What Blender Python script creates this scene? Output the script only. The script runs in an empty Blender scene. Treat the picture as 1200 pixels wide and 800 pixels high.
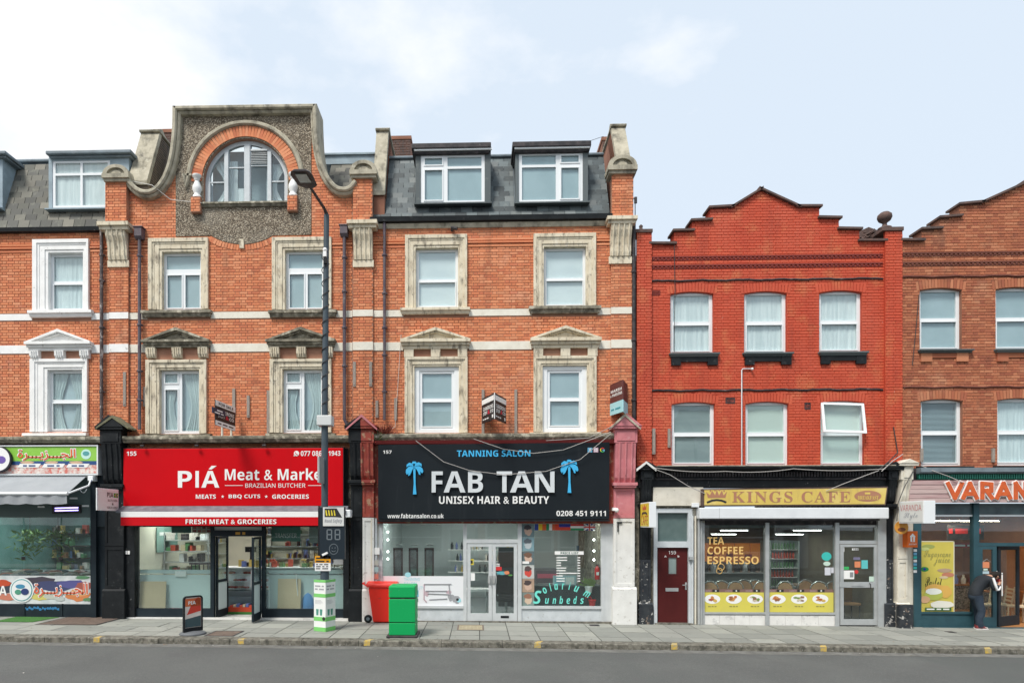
import bpy, math, random
from mathutils import Vector, Matrix, noise as mnoise
from mathutils.geometry import tessellate_polygon
random.seed(7)
sc = bpy.context.scene
COL = sc.collection
rad = math.radians
# ---------------------------------------------------------------- camera
F, CX, HY, TH, D, H = 750.0, 537.0, 613.0, math.atan(23 / 750.0), 17.05, 2.61
cd = bpy.data.cameras.new('camera'); cam = bpy.data.objects.new('camera', cd); COL.objects.link(cam)
cd.sensor_width = 36.0; cd.lens = 36.0 * F / 1200.0
cd.shift_x = (600.0 - CX) / 1200.0; cd.shift_y = (HY - 400.0) / 1200.0
cd.clip_end = 2000.0; cd.clip_start = 0.05
cam.location = (0, -D, H); cam.rotation_euler = (rad(90), 0, TH)
sc.camera = cam
# ---------------------------------------------------------------- sky, sun, exposure
SUN_EL, SUN_AZ = 55.0, 214.0          # azimuth measured clockwise from +Y
w = bpy.data.worlds.new("World"); sc.world = w; w.use_nodes = True
nt = w.node_tree; N = nt.nodes; L = nt.links; N.clear()
def nn(tree, t, **k):
    n = tree.nodes.new(t)
    for a, b in k.items(): setattr(n, a, b)
    return n
out = nn(nt, 'ShaderNodeOutputWorld'); bg = nn(nt, 'ShaderNodeBackground'); bg.inputs[1].default_value = 0.1
sky = nn(nt, 'ShaderNodeTexSky', sky_type='NISHITA'); sky.sun_disc = False
sky.sun_elevation = rad(SUN_EL); sky.sun_rotation = rad(SUN_AZ); sky.air_density = 1.0; sky.dust_density = 2.0
tc = nn(nt, 'ShaderNodeTexCoord')
mp = nn(nt, 'ShaderNodeMapping'); mp.inputs['Scale'].default_value = (1.0, 1.0, 1.9); mp.inputs['Location'].default_value = (0.35, 0.2, 0.12)
n1 = nn(nt, 'ShaderNodeTexNoise'); n1.inputs['Scale'].default_value = 2.3; n1.inputs['Detail'].default_value = 9; n1.inputs['Roughness'].default_value = 0.52
r1 = nn(nt, 'ShaderNodeMapRange'); r1.inputs[1].default_value = 0.56; r1.inputs[2].default_value = 0.70
L.new(tc.outputs['Generated'], mp.inputs[0]); L.new(mp.outputs[0], n1.inputs['Vector'])
# a broad bank of cloud drifting over the west (photo's left) side of the sky
sx = nn(nt, 'ShaderNodeSeparateXYZ'); L.new(tc.outputs['Generated'], sx.inputs[0])
wx = nn(nt, 'ShaderNodeMath', operation='MULTIPLY'); wx.inputs[1].default_value = -0.34; L.new(sx.outputs['X'], wx.inputs[0])
ad = nn(nt, 'ShaderNodeMath', operation='ADD'); L.new(n1.outputs['Fac'], ad.inputs[0]); L.new(wx.outputs[0], ad.inputs[1])
L.new(ad.outputs[0], r1.inputs[0])
veil = nn(nt, 'ShaderNodeMix', data_type='RGBA'); veil.inputs['Factor'].default_value = 0.86
veil.inputs['B'].default_value = (6.8, 7.7, 8.7, 1)
L.new(sky.outputs[0], veil.inputs['A'])
cl = nn(nt, 'ShaderNodeMix', data_type='RGBA'); cl.inputs['B'].default_value = (9.0, 9.0, 9.1, 1)
L.new(r1.outputs[0], cl.inputs['Factor']); L.new(veil.outputs['Result'], cl.inputs['A'])
L.new(cl.outputs['Result'], bg.inputs[0]); L.new(bg.outputs[0], out.inputs[0])
sl = bpy.data.lights.new('sun', 'SUN'); sl.energy = 3.0; sl.angle = rad(16); sl.color = (1.0, 0.955, 0.89)
so = bpy.data.objects.new('sun', sl); COL.objects.link(so)
az, el = rad(SUN_AZ), rad(SUN_EL)
sdir = Vector((math.sin(az) * math.cos(el), math.cos(az) * math.cos(el), math.sin(el)))
so.rotation_euler = (-sdir).to_track_quat('-Z', 'Y').to_euler(); so.location = (-10, -20, 30)
vs = sc.view_settings; vs.view_transform = 'Standard'; vs.look = 'None'; vs.gamma = 1.0; vs.exposure = 0.3; vs.use_curve_mapping = False
sc.render.engine = 'CYCLES'
sc.cycles.max_bounces = 7; sc.cycles.transparent_max_bounces = 12; sc.cycles.diffuse_bounces = 3; sc.cycles.glossy_bounces = 3
sc.cycles.use_denoising = True; sc.cycles.caustics_reflective = False; sc.cycles.caustics_refractive = False
# ---------------------------------------------------------------- pixel of the photo -> metres on a plane parallel to the street
CT, ST = math.cos(TH), math.sin(TH)
def _t(px, Y):
    a = (px - CX) / F
    return (Y + D) / (a * ST + CT), a
def X_(px, Y=0.0):
    t, a = _t(px, Y); return t * (a * CT - ST)
def Z_(py, px, Y=0.0):
    t, a = _t(px, Y); return H + t * (HY - py) / F
def R_(x0, y0, x1, y1, Y=0.0):
    xc = (x0 + x1) / 2
    return X_(x0, Y), X_(x1, Y), Z_(y1, xc, Y), Z_(y0, xc, Y)
def PT(pts, Y=0.0): return [(X_(x, Y), Z_(y, x, Y)) for x, y in pts]
def gz(X): return -0.0065 * X
# ---------------------------------------------------------------- mesh builder
class MB:
    def __init__(s): s.v = []; s.f = []; s.m = []; s.s = []
    def add(s, vs, fs, m=0, sm=False):
        o = len(s.v); s.v += [tuple(v) for v in vs]
        for f in fs: s.f.append(tuple(i + o for i in f)); s.m.append(m); s.s.append(sm)
        return s
    def box(s, x0, x1, y0, y1, z0, z1, m=0):
        return s.add([(x0,y0,z0),(x1,y0,z0),(x1,y1,z0),(x0,y1,z0),(x0,y0,z1),(x1,y0,z1),(x1,y1,z1),(x0,y1,z1)],
                     [(0,1,5,4),(1,2,6,5),(2,3,7,6),(3,0,4,7),(4,5,6,7),(3,2,1,0)], m)
    def pbox(s, x0, y0, x1, y1, ya, yb, m=0):      # box given by photo pixels on the plane ya
        a, b, c, d = R_(x0, y0, x1, y1, ya); return s.box(a, b, ya, yb, c, d, m)
    def xf(s, M, start=0):
        s.v = s.v[:start] + [tuple(M @ Vector(v)) for v in s.v[start:]]; return s
    def holed(s, outer, holes, y0, y1, m=0, inner=True):
        loops = [outer] + list(holes); pts = [p for l in loops for p in l]; n = len(pts)
        tri = tessellate_polygon([[Vector((p[0], p[1], 0)) for p in l] for l in loops])
        vs = [(p[0], y0, p[1]) for p in pts] + [(p[0], y1, p[1]) for p in pts]; fs = []
        for a, b, c in tri:
            (ax, az_), (bx, bz), (cx, cz) = pts[a], pts[b], pts[c]
            if (bx-ax)*(cz-az_) - (bz-az_)*(cx-ax) < 0: a, c = c, a
            fs.append((a, b, c)); fs.append((c + n, b + n, a + n))
        o = 0
        for li, l in enumerate(loops):
            k = len(l); ar = sum(l[i][0]*l[(i+1) % k][1] - l[(i+1) % k][0]*l[i][1] for i in range(k))
            for i in range(k):
                a, b = o + i, o + (i+1) % k
                if (ar > 0) != (li > 0): fs.append((a, a+n, b+n, b))
                else: fs.append((b, b+n, a+n, a))
            o += k
        return s.add(vs, fs, m)
    def prism(s, poly, y0, y1, m=0): return s.holed(poly, [], y0, y1, m)
    def prismx(s, poly, x0, x1, m=0):              # poly of (y,z), extruded along x
        k = len(poly)
        vs = [(x0, p[0], p[1]) for p in poly] + [(x1, p[0], p[1]) for p in poly]
        ar = sum(poly[i][0]*poly[(i+1) % k][1] - poly[(i+1) % k][0]*poly[i][1] for i in range(k))
        r = list(range(k)); fs = [tuple(reversed(r)), tuple(i + k for i in r)] + [(i, (i+1) % k, (i+1) % k + k, i + k) for i in r]
        if ar < 0: fs = [tuple(reversed(f)) for f in fs]
        return s.add(vs, fs, m)
    def tube(s, pts, r, n=8, m=0, cap=True):
        pts = [Vector(p) for p in pts]; k = len(pts); rs = r if isinstance(r, (list, tuple)) else [r] * k
        vs = []; up = None
        for i, p in enumerate(pts):
            t = (pts[min(i+1, k-1)] - pts[max(i-1, 0)]).normalized()
            if up is None:
                up = Vector((0, 0, 1)) if abs(t.z) < .9 else Vector((0, 1, 0))
            a = t.cross(up)
            if a.length < 1e-5: a = t.cross(Vector((1, 0, 0)))
            a.normalize(); b = a.cross(t).normalized(); up = b
            for j in range(n):
                q = 2 * math.pi * j / n; vs.append(p + (a * math.cos(q) + b * math.sin(q)) * rs[i])
        fs = [(i*n+j, (i+1)*n+j, (i+1)*n+(j+1) % n, i*n+(j+1) % n) for i in range(k-1) for j in range(n)]
        s.add(vs, fs, m, True)
        if cap:
            s.add([vs[j] for j in range(n)], [tuple(range(n))], m); s.add([vs[(k-1)*n+j] for j in range(n)], [tuple(reversed(range(n)))], m)
        return s
    def lathe(s, prof, cx, cy, z0=0, n=16, m=0, sm=True):
        vs = [(cx + r*math.cos(2*math.pi*j/n), cy + r*math.sin(2*math.pi*j/n), z0 + z) for r, z in prof for j in range(n)]
        fs = [(i*n+j, i*n+(j+1) % n, (i+1)*n+(j+1) % n, (i+1)*n+j) for i in range(len(prof)-1) for j in range(n)]
        s.add(vs, fs, m, sm)
        k = (len(prof)-1)*n
        s.add([vs[j] for j in range(n)], [tuple(reversed(range(n)))], m); s.add(vs[k:k+n], [tuple(range(n))], m)
        return s
    def ball(s, c, r, n=10, m=0, sq=(1, 1, 1)):
        prof = [(max(.001, r*math.sin(math.pi*i/n)), -r*math.cos(math.pi*i/n)) for i in range(n+1)]
        o = len(s.v); s.lathe(prof, 0, 0, 0, n+4, m); s.v[o:] = [(c[0]+x*sq[0], c[1]+y*sq[1], c[2]+z*sq[2]) for x, y, z in s.v[o:]]
        return s
    def sweep(s, path, prof, m=0, closed=False, sm=False):     # path (x,z); prof (offset along inward normal, y)
        k = len(path); q = len(prof); vs = []
        for i in range(k):
            a = path[i-1] if (closed or i > 0) else path[i]; b = path[(i+1) % k] if (closed or i < k-1) else path[i]; p = path[i]
            d1 = Vector((p[0]-a[0], p[1]-a[1])); d2 = Vector((b[0]-p[0], b[1]-p[1]))
            if d1.length < 1e-6: d1 = d2
            if d2.length < 1e-6: d2 = d1
            d1.normalize(); d2.normalize(); n1_ = Vector((d1.y, -d1.x)); n2_ = Vector((d2.y, -d2.x)); nm = (n1_ + n2_)
            if nm.length < 1e-4: nm = n1_.copy()
            nm.normalize(); f = 1.0 / max(.5, nm.dot(n1_))
            for o, y in prof: vs.append((p[0] + nm.x*o*f, y, p[1] + nm.y*o*f))
        fs = []
        for i in range(k if closed else k-1):
            for j in range(q):
                a = i*q+j; b = i*q+(j+1) % q; c = ((i+1) % k)*q+(j+1) % q; d = ((i+1) % k)*q+j; fs.append((a, b, c, d))
        if not closed: fs += [tuple(reversed(range(q))), tuple((k-1)*q+j for j in range(q))]
        return s.add(vs, fs, m, sm)
    def build(s, name, mats, parent=None, loc=None, bevel=0, **tags):
        base = Vector(loc) if loc is not None else (WL.get(parent.name, Vector((0,0,0))) if parent else Vector((0,0,0)))
        me = bpy.data.meshes.new(name)
        me.from_pydata([(x-base.x, y-base.y, z-base.z) for x, y, z in s.v], [], s.f)
        if not isinstance(mats, (list, tuple)): mats = [mats]
        for mt in mats: me.materials.append(mt)
        me.polygons.foreach_set('material_index', s.m); me.polygons.foreach_set('use_smooth', s.s); me.update()
        o = bpy.data.objects.new(name, me); COL.objects.link(o)
        if parent:
            o.parent = parent
            o.location = base - WL.get(parent.name, Vector((0,0,0)))
        else: o.location = base
        WL[o.name] = base
        if bevel:
            b = o.modifiers.new('b', 'BEVEL'); b.width = bevel; b.segments = 2; b.limit_method = 'ANGLE'
        tg(o, **tags); return o
WL = {}
def tg(o, label=None, cat=None, group=None, kind=None):
    if label: o['label'] = label
    if cat: o['category'] = cat
    if group: o['group'] = group
    if kind: o['kind'] = kind
    return o
def thing(name, label, cat, loc, group=None):
    o = bpy.data.objects.new(name, None); COL.objects.link(o); o.location = loc; o.empty_display_size = .2
    WL[o.name] = Vector(loc); return tg(o, label, cat, group)
def inst(o, loc, rot=(0, 0, 0), scale=None, parent=None):   # a copy of one mesh object, world location
    c = o.copy(); COL.objects.link(c); c.parent = parent if parent else o.parent
    c.location = Vector(loc) - (WL[c.parent.name] if c.parent else Vector((0,0,0))); c.rotation_euler = rot
    if scale: c.scale = scale
    WL[c.name] = Vector(loc); return c
# ---------------------------------------------------------------- materials
def rampn(t, stops, fac, const=False):
    r = nn(t, 'ShaderNodeValToRGB'); e = r.color_ramp.elements
    if const: r.color_ramp.interpolation = 'CONSTANT'
    while len(e) < len(stops): e.new(0.5)
    for i, (p, c) in enumerate(stops): e[i].position = p; e[i].color = (c[0], c[1], c[2], 1)
    t.links.new(fac, r.inputs[0]); return r.outputs[0]
def noi(t, vec, scale, detail=4, rough=.55):
    n = nn(t, 'ShaderNodeTexNoise'); n.inputs['Scale'].default_value = scale; n.inputs['Detail'].default_value = detail; n.inputs['Roughness'].default_value = rough
    t.links.new(vec, n.inputs['Vector']); return n.outputs['Fac']
def mrange(t, v, a, b, c=0, d=1):
    n = nn(t, 'ShaderNodeMapRange'); t.links.new(v, n.inputs[0])
    for i, q in enumerate((a, b, c, d)): n.inputs[i+1].default_value = q
    return n.outputs[0]
def mixc(t, f, a, b, mode='MIX'):
    n = nn(t, 'ShaderNodeMix', data_type='RGBA', blend_type=mode)
    for k, v in (('Factor', f), ('A', a), ('B', b)):
        if isinstance(v, (int, float)): n.inputs[k].default_value = v
        elif isinstance(v, (tuple, list)): n.inputs[k].default_value = (v[0], v[1], v[2], 1)
        else: t.links.new(v, n.inputs[k])
    return n.outputs['Result']
def mat(name, col, col2=None, sc_=3.0, rough=.75, bump=0, bsc=60, pal=None, rnd=0, metal=0, spec=.35, stains=(), emit=0, aniso=(1, 1, 1), detail=4):
    m = bpy.data.materials.new(name); m.use_nodes = True; t = m.node_tree; b = t.nodes['Principled BSDF']
    g = nn(t, 'ShaderNodeNewGeometry'); pos = g.outputs['Position']
    mp_ = nn(t, 'ShaderNodeMapping'); mp_.inputs['Scale'].default_value = aniso; t.links.new(pos, mp_.inputs[0]); vec = mp_.outputs[0]
    c = None
    if pal or rnd:
        oi = nn(t, 'ShaderNodeObjectInfo'); a = nn(t, 'ShaderNodeMath', operation='ADD'); t.links.new(oi.outputs['Random'], a.inputs[0]); t.links.new(g.outputs['Random Per Island'], a.inputs[1])
        fr = nn(t, 'ShaderNodeMath', operation='FRACT'); t.links.new(a.outputs[0], fr.inputs[0]); rv = fr.outputs[0]
    if pal: c = rampn(t, [(i / len(pal), q) for i, q in enumerate(pal)], rv, True)
    else: c = mixc(t, 0.0, col, col)
    if col2: c = mixc(t, mrange(t, noi(t, vec, sc_, detail), .35, .65), c, col2)
    if rnd:
        hv = nn(t, 'ShaderNodeHueSaturation'); m2 = nn(t, 'ShaderNodeMath', operation='MULTIPLY'); m2.inputs[1].default_value = 7.31; t.links.new(rv, m2.inputs[0])
        f2 = nn(t, 'ShaderNodeMath', operation='FRACT'); t.links.new(m2.outputs[0], f2.inputs[0])
        t.links.new(mrange(t, f2.outputs[0], 0, 1, 1-rnd, 1+rnd), hv.inputs['Value']); t.links.new(c, hv.inputs['Color']); c = hv.outputs[0]
    for st in stains:   # (colour, scale, lo, hi, strength, aniso)
        sc3 = st[5] if len(st) > 5 else (1, 1, 1); mm = nn(t, 'ShaderNodeMapping'); mm.inputs['Scale'].default_value = sc3; mm.inputs['Location'].default_value = (st[1]*1.7, 3.1, st[2]*9); t.links.new(pos, mm.inputs[0])
        f = mrange(t, noi(t, mm.outputs[0], st[1], 6, .62), st[2], st[3], 0, st[4]); c = mixc(t, f, c, st[0])
    t.links.new(c, b.inputs['Base Color']); b.inputs['Roughness'].default_value = rough; b.inputs['Metallic'].default_value = metal; b.inputs['Specular IOR Level'].default_value = spec
    if bump:
        bp = nn(t, 'ShaderNodeBump'); bp.inputs['Strength'].default_value = min(1, bump); bp.inputs['Distance'].default_value = .012
        t.links.new(noi(t, pos, bsc, 5, .6), bp.inputs['Height']); t.links.new(bp.outputs[0], b.inputs['Normal'])
    if emit:
        t.links.new(c, b.inputs['Emission Color']); b.inputs['Emission Strength'].default_value = emit
    return m
def glassmat(name, tint=(.93, .97, .97), ior=1.62, dusty=0.0, dcol=(.6, .65, .66), wob=0.0):
    m = bpy.data.materials.new(name); m.use_nodes = True; t = m.node_tree; t.nodes.clear(); o = nn(t, 'ShaderNodeOutputMaterial')
    tr = nn(t, 'ShaderNodeBsdfTransparent'); tr.inputs[0].default_value = (*tint, 1); gl = nn(t, 'ShaderNodeBsdfGlossy'); gl.inputs['Roughness'].default_value = 0.01
    mx = nn(t, 'ShaderNodeMixShader'); r0 = ((ior-1)/(ior+1))**2
    lw = nn(t, 'ShaderNodeLayerWeight'); lw.inputs['Blend'].default_value = .5; pw = nn(t, 'ShaderNodeMath', operation='POWER'); pw.inputs[1].default_value = 4.0
    fr = nn(t, 'ShaderNodeMath', operation='MULTIPLY_ADD'); fr.inputs[1].default_value = .8; fr.inputs[2].default_value = r0; t.links.new(lw.outputs['Facing'], pw.inputs[0]); t.links.new(pw.outputs[0], fr.inputs[0])
    if wob:
        g = nn(t, 'ShaderNodeNewGeometry'); bp = nn(t, 'ShaderNodeBump'); bp.inputs['Strength'].default_value = wob; bp.inputs['Distance'].default_value = .01
        t.links.new(noi(t, g.outputs['Position'], 1.3, 1), bp.inputs['Height']); t.links.new(bp.outputs[0], gl.inputs['Normal'])
    t.links.new(fr.outputs[0], mx.inputs[0]); t.links.new(tr.outputs[0], mx.inputs[1]); t.links.new(gl.outputs[0], mx.inputs[2]); last = mx.outputs[0]
    if dusty:
        df = nn(t, 'ShaderNodeBsdfDiffuse'); df.inputs[0].default_value = (*dcol, 1); m3 = nn(t, 'ShaderNodeMixShader'); m3.inputs[0].default_value = dusty
        t.links.new(last, m3.inputs[1]); t.links.new(df.outputs[0], m3.inputs[2]); last = m3.outputs[0]
    t.links.new(last, o.inputs[0]); return m
BR = [(.66,.235,.11),(.69,.26,.125),(.62,.21,.10),(.71,.29,.15),(.67,.245,.115),(.61,.205,.10),(.70,.29,.15),(.64,.22,.105),(.69,.275,.14),(.56,.18,.09)]
M = {}
M['brick'] = mat('orange_brick', (1,1,1), pal=BR, rnd=.09, rough=.88, bump=.35, bsc=90, stains=((( .70,.46,.34), 1.1, .58, .74, .35), ((.20,.08,.05), 1.6, .57, .75, .5, (.5,1,2.4)), ((.17,.08,.055), 1.3, .56, .72, .45, (2.2,1,.3)), ((.74,.68,.60), 16, .70, .73, .6)))
M['mortar'] = mat('mortar', (.44,.24,.16), (.33,.16,.105), 2.2, rough=.95, bump=.3)  # reddish dark tone also carries the shadow lines between brick courses
BRN = [(.40,.135,.07),(.44,.15,.075),(.37,.12,.063),(.47,.175,.09),(.35,.11,.06),(.42,.145,.072),(.50,.20,.105)]
M['brickb'] = mat('brown_brick', (1,1,1), pal=BRN, rnd=.10, rough=.88, bump=.35, bsc=90, stains=(((.62,.36,.22), 1.0, .55, .72, .35), ((.14,.07,.05), 1.8, .6, .75, .5)))
M['mortarb'] = mat('mortar_brown', (.30,.14,.09), (.22,.10,.065), 2.2, rough=.95, bump=.3)
M['brickr'] = mat('red_painted_brick', (.57,.092,.042), (.52,.076,.036), 1.2, rnd=.05, rough=.62, bump=.2, bsc=60, stains=(((.62,.22,.09), 1.9, .53, .66, .5, (1,1,.9)), ((.34,.06,.035), 1.2, .54, .70, .5, (2.4,1,.3)), ((.62,.14,.08), .8, .5, .7, .5), ((.80,.72,.64), 18, .71, .74, .7)))
M['mortarr'] = mat('red_painted_mortar', (.46,.066,.032), (.41,.055,.028), 1.5, rough=.8, bump=.2)
M['stone'] = mat('weathered_stone', (.74,.67,.52), (.62,.54,.40), 3, rough=.9, bump=.35, bsc=50, stains=(((.13,.11,.085), 4.5, .52, .70, .8, (2.2,1,.6)), ((.16,.13,.10), 11, .60, .68, .7, (1,1,.5)), ((.84,.80,.70), 6, .6, .7, .5)))
M['stonew'] = mat('lichened_coping', (.50,.46,.36), (.37,.34,.26), 5, rough=.95, bump=.5, bsc=40, stains=(((.07,.065,.055), 4, .5, .7, .8, (1,1,.6)), ((.60,.57,.47), 7, .6, .7, .6)))
M['dark'] = mat('blackened_cornice', (.30,.275,.21), (.12,.11,.085), 7, rough=.95, bump=.5, bsc=40, stains=(((.58,.54,.43), 5, .54, .64, .8), ((.05,.05,.045), 9, .6, .7, .7)))
M['white'] = mat('white_masonry_paint', (.88,.88,.86), (.80,.80,.78), 4, rough=.6, bump=.12, stains=(((.33,.30,.27), 9, .64, .70, .7), ((.5,.49,.46), 3, .6, .75, .4, (2,1,.4))))
M['band'] = mat('stone_band', (.80,.77,.67), (.70,.66,.56), 4, rough=.85, bump=.2, stains=(((.3,.27,.22), 5, .6, .75, .5),))
M['pebble'] = None
M['upvc'] = mat('white_upvc', (.80,.83,.84), rough=.35, spec=.5)
M['upvcd'] = mat('aged_white_frame', (.60,.64,.66), (.52,.56,.58), 5, rough=.55, stains=(((.3,.29,.26), 12, .62, .7, .6),))
M['glass'] = glassmat('window_glass', wob=.15)
M['shopglass'] = glassmat('shop_glass', (.88,.94,.93), 1.7, dusty=.015, wob=.05)
M['frost'] = glassmat('frosted_film', (.80,.88,.88), 1.5, dusty=.72, dcol=(.78,.88,.88))
M['net'] = mat('net_curtain', (.86,.92,.93), (.70,.77,.79), 3, rough=.95, aniso=(5,1,.4))  # upright streaks in the colour shade the folds, likewise netg and netw
M['netg'] = mat('grey_green_curtain', (.60,.69,.69), (.50,.59,.60), 4, rough=.95, aniso=(5,1,.35))
M['netw'] = mat('white_curtain', (.93,.95,.95), (.76,.81,.82), 3, rough=.95, aniso=(5,1,.35))
M['blind'] = mat('grey_blind', (.50,.60,.64), (.43,.53,.57), 1.5, rough=.9)  # pale sky reflection of the panes put into this sheet's colour
M['blindw'] = mat('white_blind', (.93,.96,.97), (.84,.88,.90), 1.1, rough=.9, aniso=(1,1,2.5))
M['blindg'] = mat('pale_green_blind', (.76,.84,.77), rough=.9)
M['dusk'] = mat('dusky_blind', (.27,.33,.36), (.38,.45,.48), 1.0, rough=.8, aniso=(.4,1,2))  # banded colour stands for dark reflections in the pane
M['room'] = mat('dim_room', (.20,.21,.20), rough=.95)
M['slate'] = mat('blue_grey_slate', (1,1,1), pal=[(.085,.105,.11),(.115,.14,.145),(.06,.075,.08),(.16,.18,.18),(.095,.115,.12)], rnd=.3, rough=.6, bump=.4, bsc=25, stains=(((.24,.26,.24), 5, .58, .74, .5),))
M['slateo'] = mat('old_brown_slate', (1,1,1), pal=[(.13,.13,.11),(.16,.155,.13),(.10,.10,.09),(.19,.18,.15),(.14,.14,.125)], rnd=.25, rough=.75, bump=.4, bsc=25, stains=(((.30,.30,.24), 5, .55, .74, .5),))
M['lead'] = mat('grey_lead', (.20,.25,.28), (.14,.17,.19), 3, rough=.55, stains=(((.42,.47,.50), 4, .6, .75, .5),))
M['leadb'] = mat('pale_blue_lead', (.33,.42,.47), (.25,.32,.36), 3, rough=.55, stains=(((.16,.18,.19), 4, .6, .75, .5),))
M['black'] = mat('black_gloss_paint', (.010,.012,.014), (.017,.020,.022), 4, rough=.5, bump=.06, spec=.2, stains=(((.28,.28,.27), 14, .67, .71, .6), ((.10,.10,.10), 5, .6, .75, .4)))
M['blackpeel'] = mat('peeling_black_paint', (.02,.024,.03), (.04,.045,.05), 6, rough=.55, bump=.25, stains=(((.60,.58,.54), 9, .60, .63, .8), ((.30,.22,.17), 6, .62, .68, .7)))
M['iron'] = mat('dark_iron', (.020,.020,.023), (.06,.05,.052), 6, rough=.6, stains=(((.25,.24,.23), 12, .6, .7, .5),))
M['pipe'] = mat('aubergine_pipe', (.085,.065,.085), (.13,.11,.12), 5, rough=.5, stains=(((.36,.34,.33), 8, .62, .72, .6, (1,1,.4)),))
M['pipew'] = mat('flaking_pipe', (.06,.05,.05), (.12,.09,.085), 9, rough=.7, stains=(((.55,.51,.48), 12, .56, .62, .7, (1,1,.5)),))
M['pink'] = mat('dusty_pink_paint', (.60,.22,.235), (.54,.18,.20), 4, rough=.5, bump=.1, spec=.45, stains=(((.70,.42,.42), 6, .6, .74, .5), ((.2,.06,.06), 9, .64, .7, .6)))
M['redpeel'] = mat('brick_red_peeling_paint', (.36,.07,.045), (.28,.05,.04), 7, rough=.7, bump=.3, stains=(((.45,.33,.20), 7, .55, .62, .7), ((.62,.25,.24), 4, .6, .7, .5)))
M['plaster'] = mat('white_shop_plaster', (.78,.78,.75), (.70,.70,.67), 4, rough=.7, bump=.2, stains=(((.42,.39,.34), 8, .60, .68, .7), ((.25,.22,.2), 14, .66, .70, .7)))
M['cream'] = mat('cream_paint', (.74,.70,.60), (.64,.60,.50), 4, rough=.7, bump=.1, stains=(((.3,.25,.2), 9, .63, .70, .7),))
M['marble'] = mat('marble_tile', (.78,.77,.74), (.70,.69,.66), 4, rough=.3, stains=(((.42,.42,.41), 5, .56, .60, .5),))
M['alu'] = mat('satin_aluminium', (.52,.54,.54), (.44,.46,.46), 4, rough=.38, metal=.35, spec=.5)
M['aluw'] = mat('pale_grey_aluminium', (.62,.65,.66), (.55,.58,.59), 4, rough=.4, metal=.1)
M['shutter'] = mat('white_shutter_box', (.76,.79,.81), (.70,.73,.75), 3, rough=.35, stains=(((.45,.44,.42), 7, .64, .72, .4),))
M['navy'] = mat('dark_navy_frame', (.013,.021,.028), (.018,.028,.035), 3, rough=.5, spec=.2)
M['teal'] = mat('teal_timber_paint', (.032,.088,.108), (.026,.072,.09), 4, rough=.5)
M['green'] = mat('dark_green_paint', (.01,.12,.08), rough=.5)
M['asphalt'] = mat('asphalt', (.112,.118,.113), (.094,.099,.096), .7, rough=.9, bump=.55, bsc=110, stains=(((.19,.19,.18), 55, .52, .7, .7), ((.075,.08,.078), 14, .55, .70, .5), ((.16,.165,.158), 20, .56, .72, .45), ((.085,.095,.09), .16, .46, .56, .6, (1,.2,1)), ((.10,.10,.10), 1.4, .58, .66, .5), ((.05,.05,.05), 4, .68, .72, .5), ((.35,.35,.33), 30, .755, .79, .6)))
M['slab'] = mat('paving_concrete', (1,1,1), pal=[(.265,.272,.245),(.29,.295,.265),(.24,.248,.224),(.31,.315,.28),(.275,.28,.252)], rnd=.06, rough=.85, bump=.25, bsc=70, stains=(((.15,.155,.145), 2.2, .56, .74, .5), ((.34,.345,.31), 11, .62, .74, .5), ((.10,.10,.09), 26, .70, .73, .7)))
M['joint'] = mat('paving_joint', (.06,.062,.056), rough=.95)
M['kerb'] = mat('granite_kerb', (.22,.21,.175), (.13,.122,.10), 12, rnd=.15, rough=.85, bump=.6, bsc=45, stains=(((.05,.05,.04), 7, .46, .64, .85), ((.46,.45,.41), 14, .6, .7, .5)))
M['yellow'] = mat('worn_yellow_paint', (.56,.38,.07), (.32,.29,.20), 16, rough=.8)
def flat(name, c, rough=.5, **k):
    if name not in M: M[name] = mat(name, c, rough=rough, **k)
    return M[name]
def pebblemat():
    m = bpy.data.materials.new('pebbledash'); m.use_nodes = True; t = m.node_tree; b = t.nodes['Principled BSDF']; g = nn(t, 'ShaderNodeNewGeometry')
    v = nn(t, 'ShaderNodeTexVoronoi'); v.inputs['Scale'].default_value = 36; t.links.new(g.outputs['Position'], v.inputs['Vector'])
    sp = nn(t, 'ShaderNodeSeparateColor'); t.links.new(v.outputs['Color'], sp.inputs[0])
    c = rampn(t, [(0,(.14,.11,.075)),(.25,(.30,.245,.175)),(.5,(.42,.35,.26)),(.7,(.56,.49,.38)),(.9,(.22,.17,.12))], sp.outputs[0], True)
    c = mixc(t, mrange(t, v.outputs['Distance'], .35, .75), c, (.11,.09,.065))
    c = mixc(t, mrange(t, noi(t, g.outputs['Position'], .9), .5, .68, 0, .5), c, (.36,.33,.27)); t.links.new(c, b.inputs['Base Color']); b.inputs['Roughness'].default_value = .9
    bp = nn(t, 'ShaderNodeBump'); bp.inputs['Strength'].default_value = 1; bp.inputs['Distance'].default_value = .02; bp.invert = True; t.links.new(v.outputs['Distance'], bp.inputs['Height']); t.links.new(bp.outputs[0], b.inputs['Normal'])
    return m
M['pebble'] = pebblemat()
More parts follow.
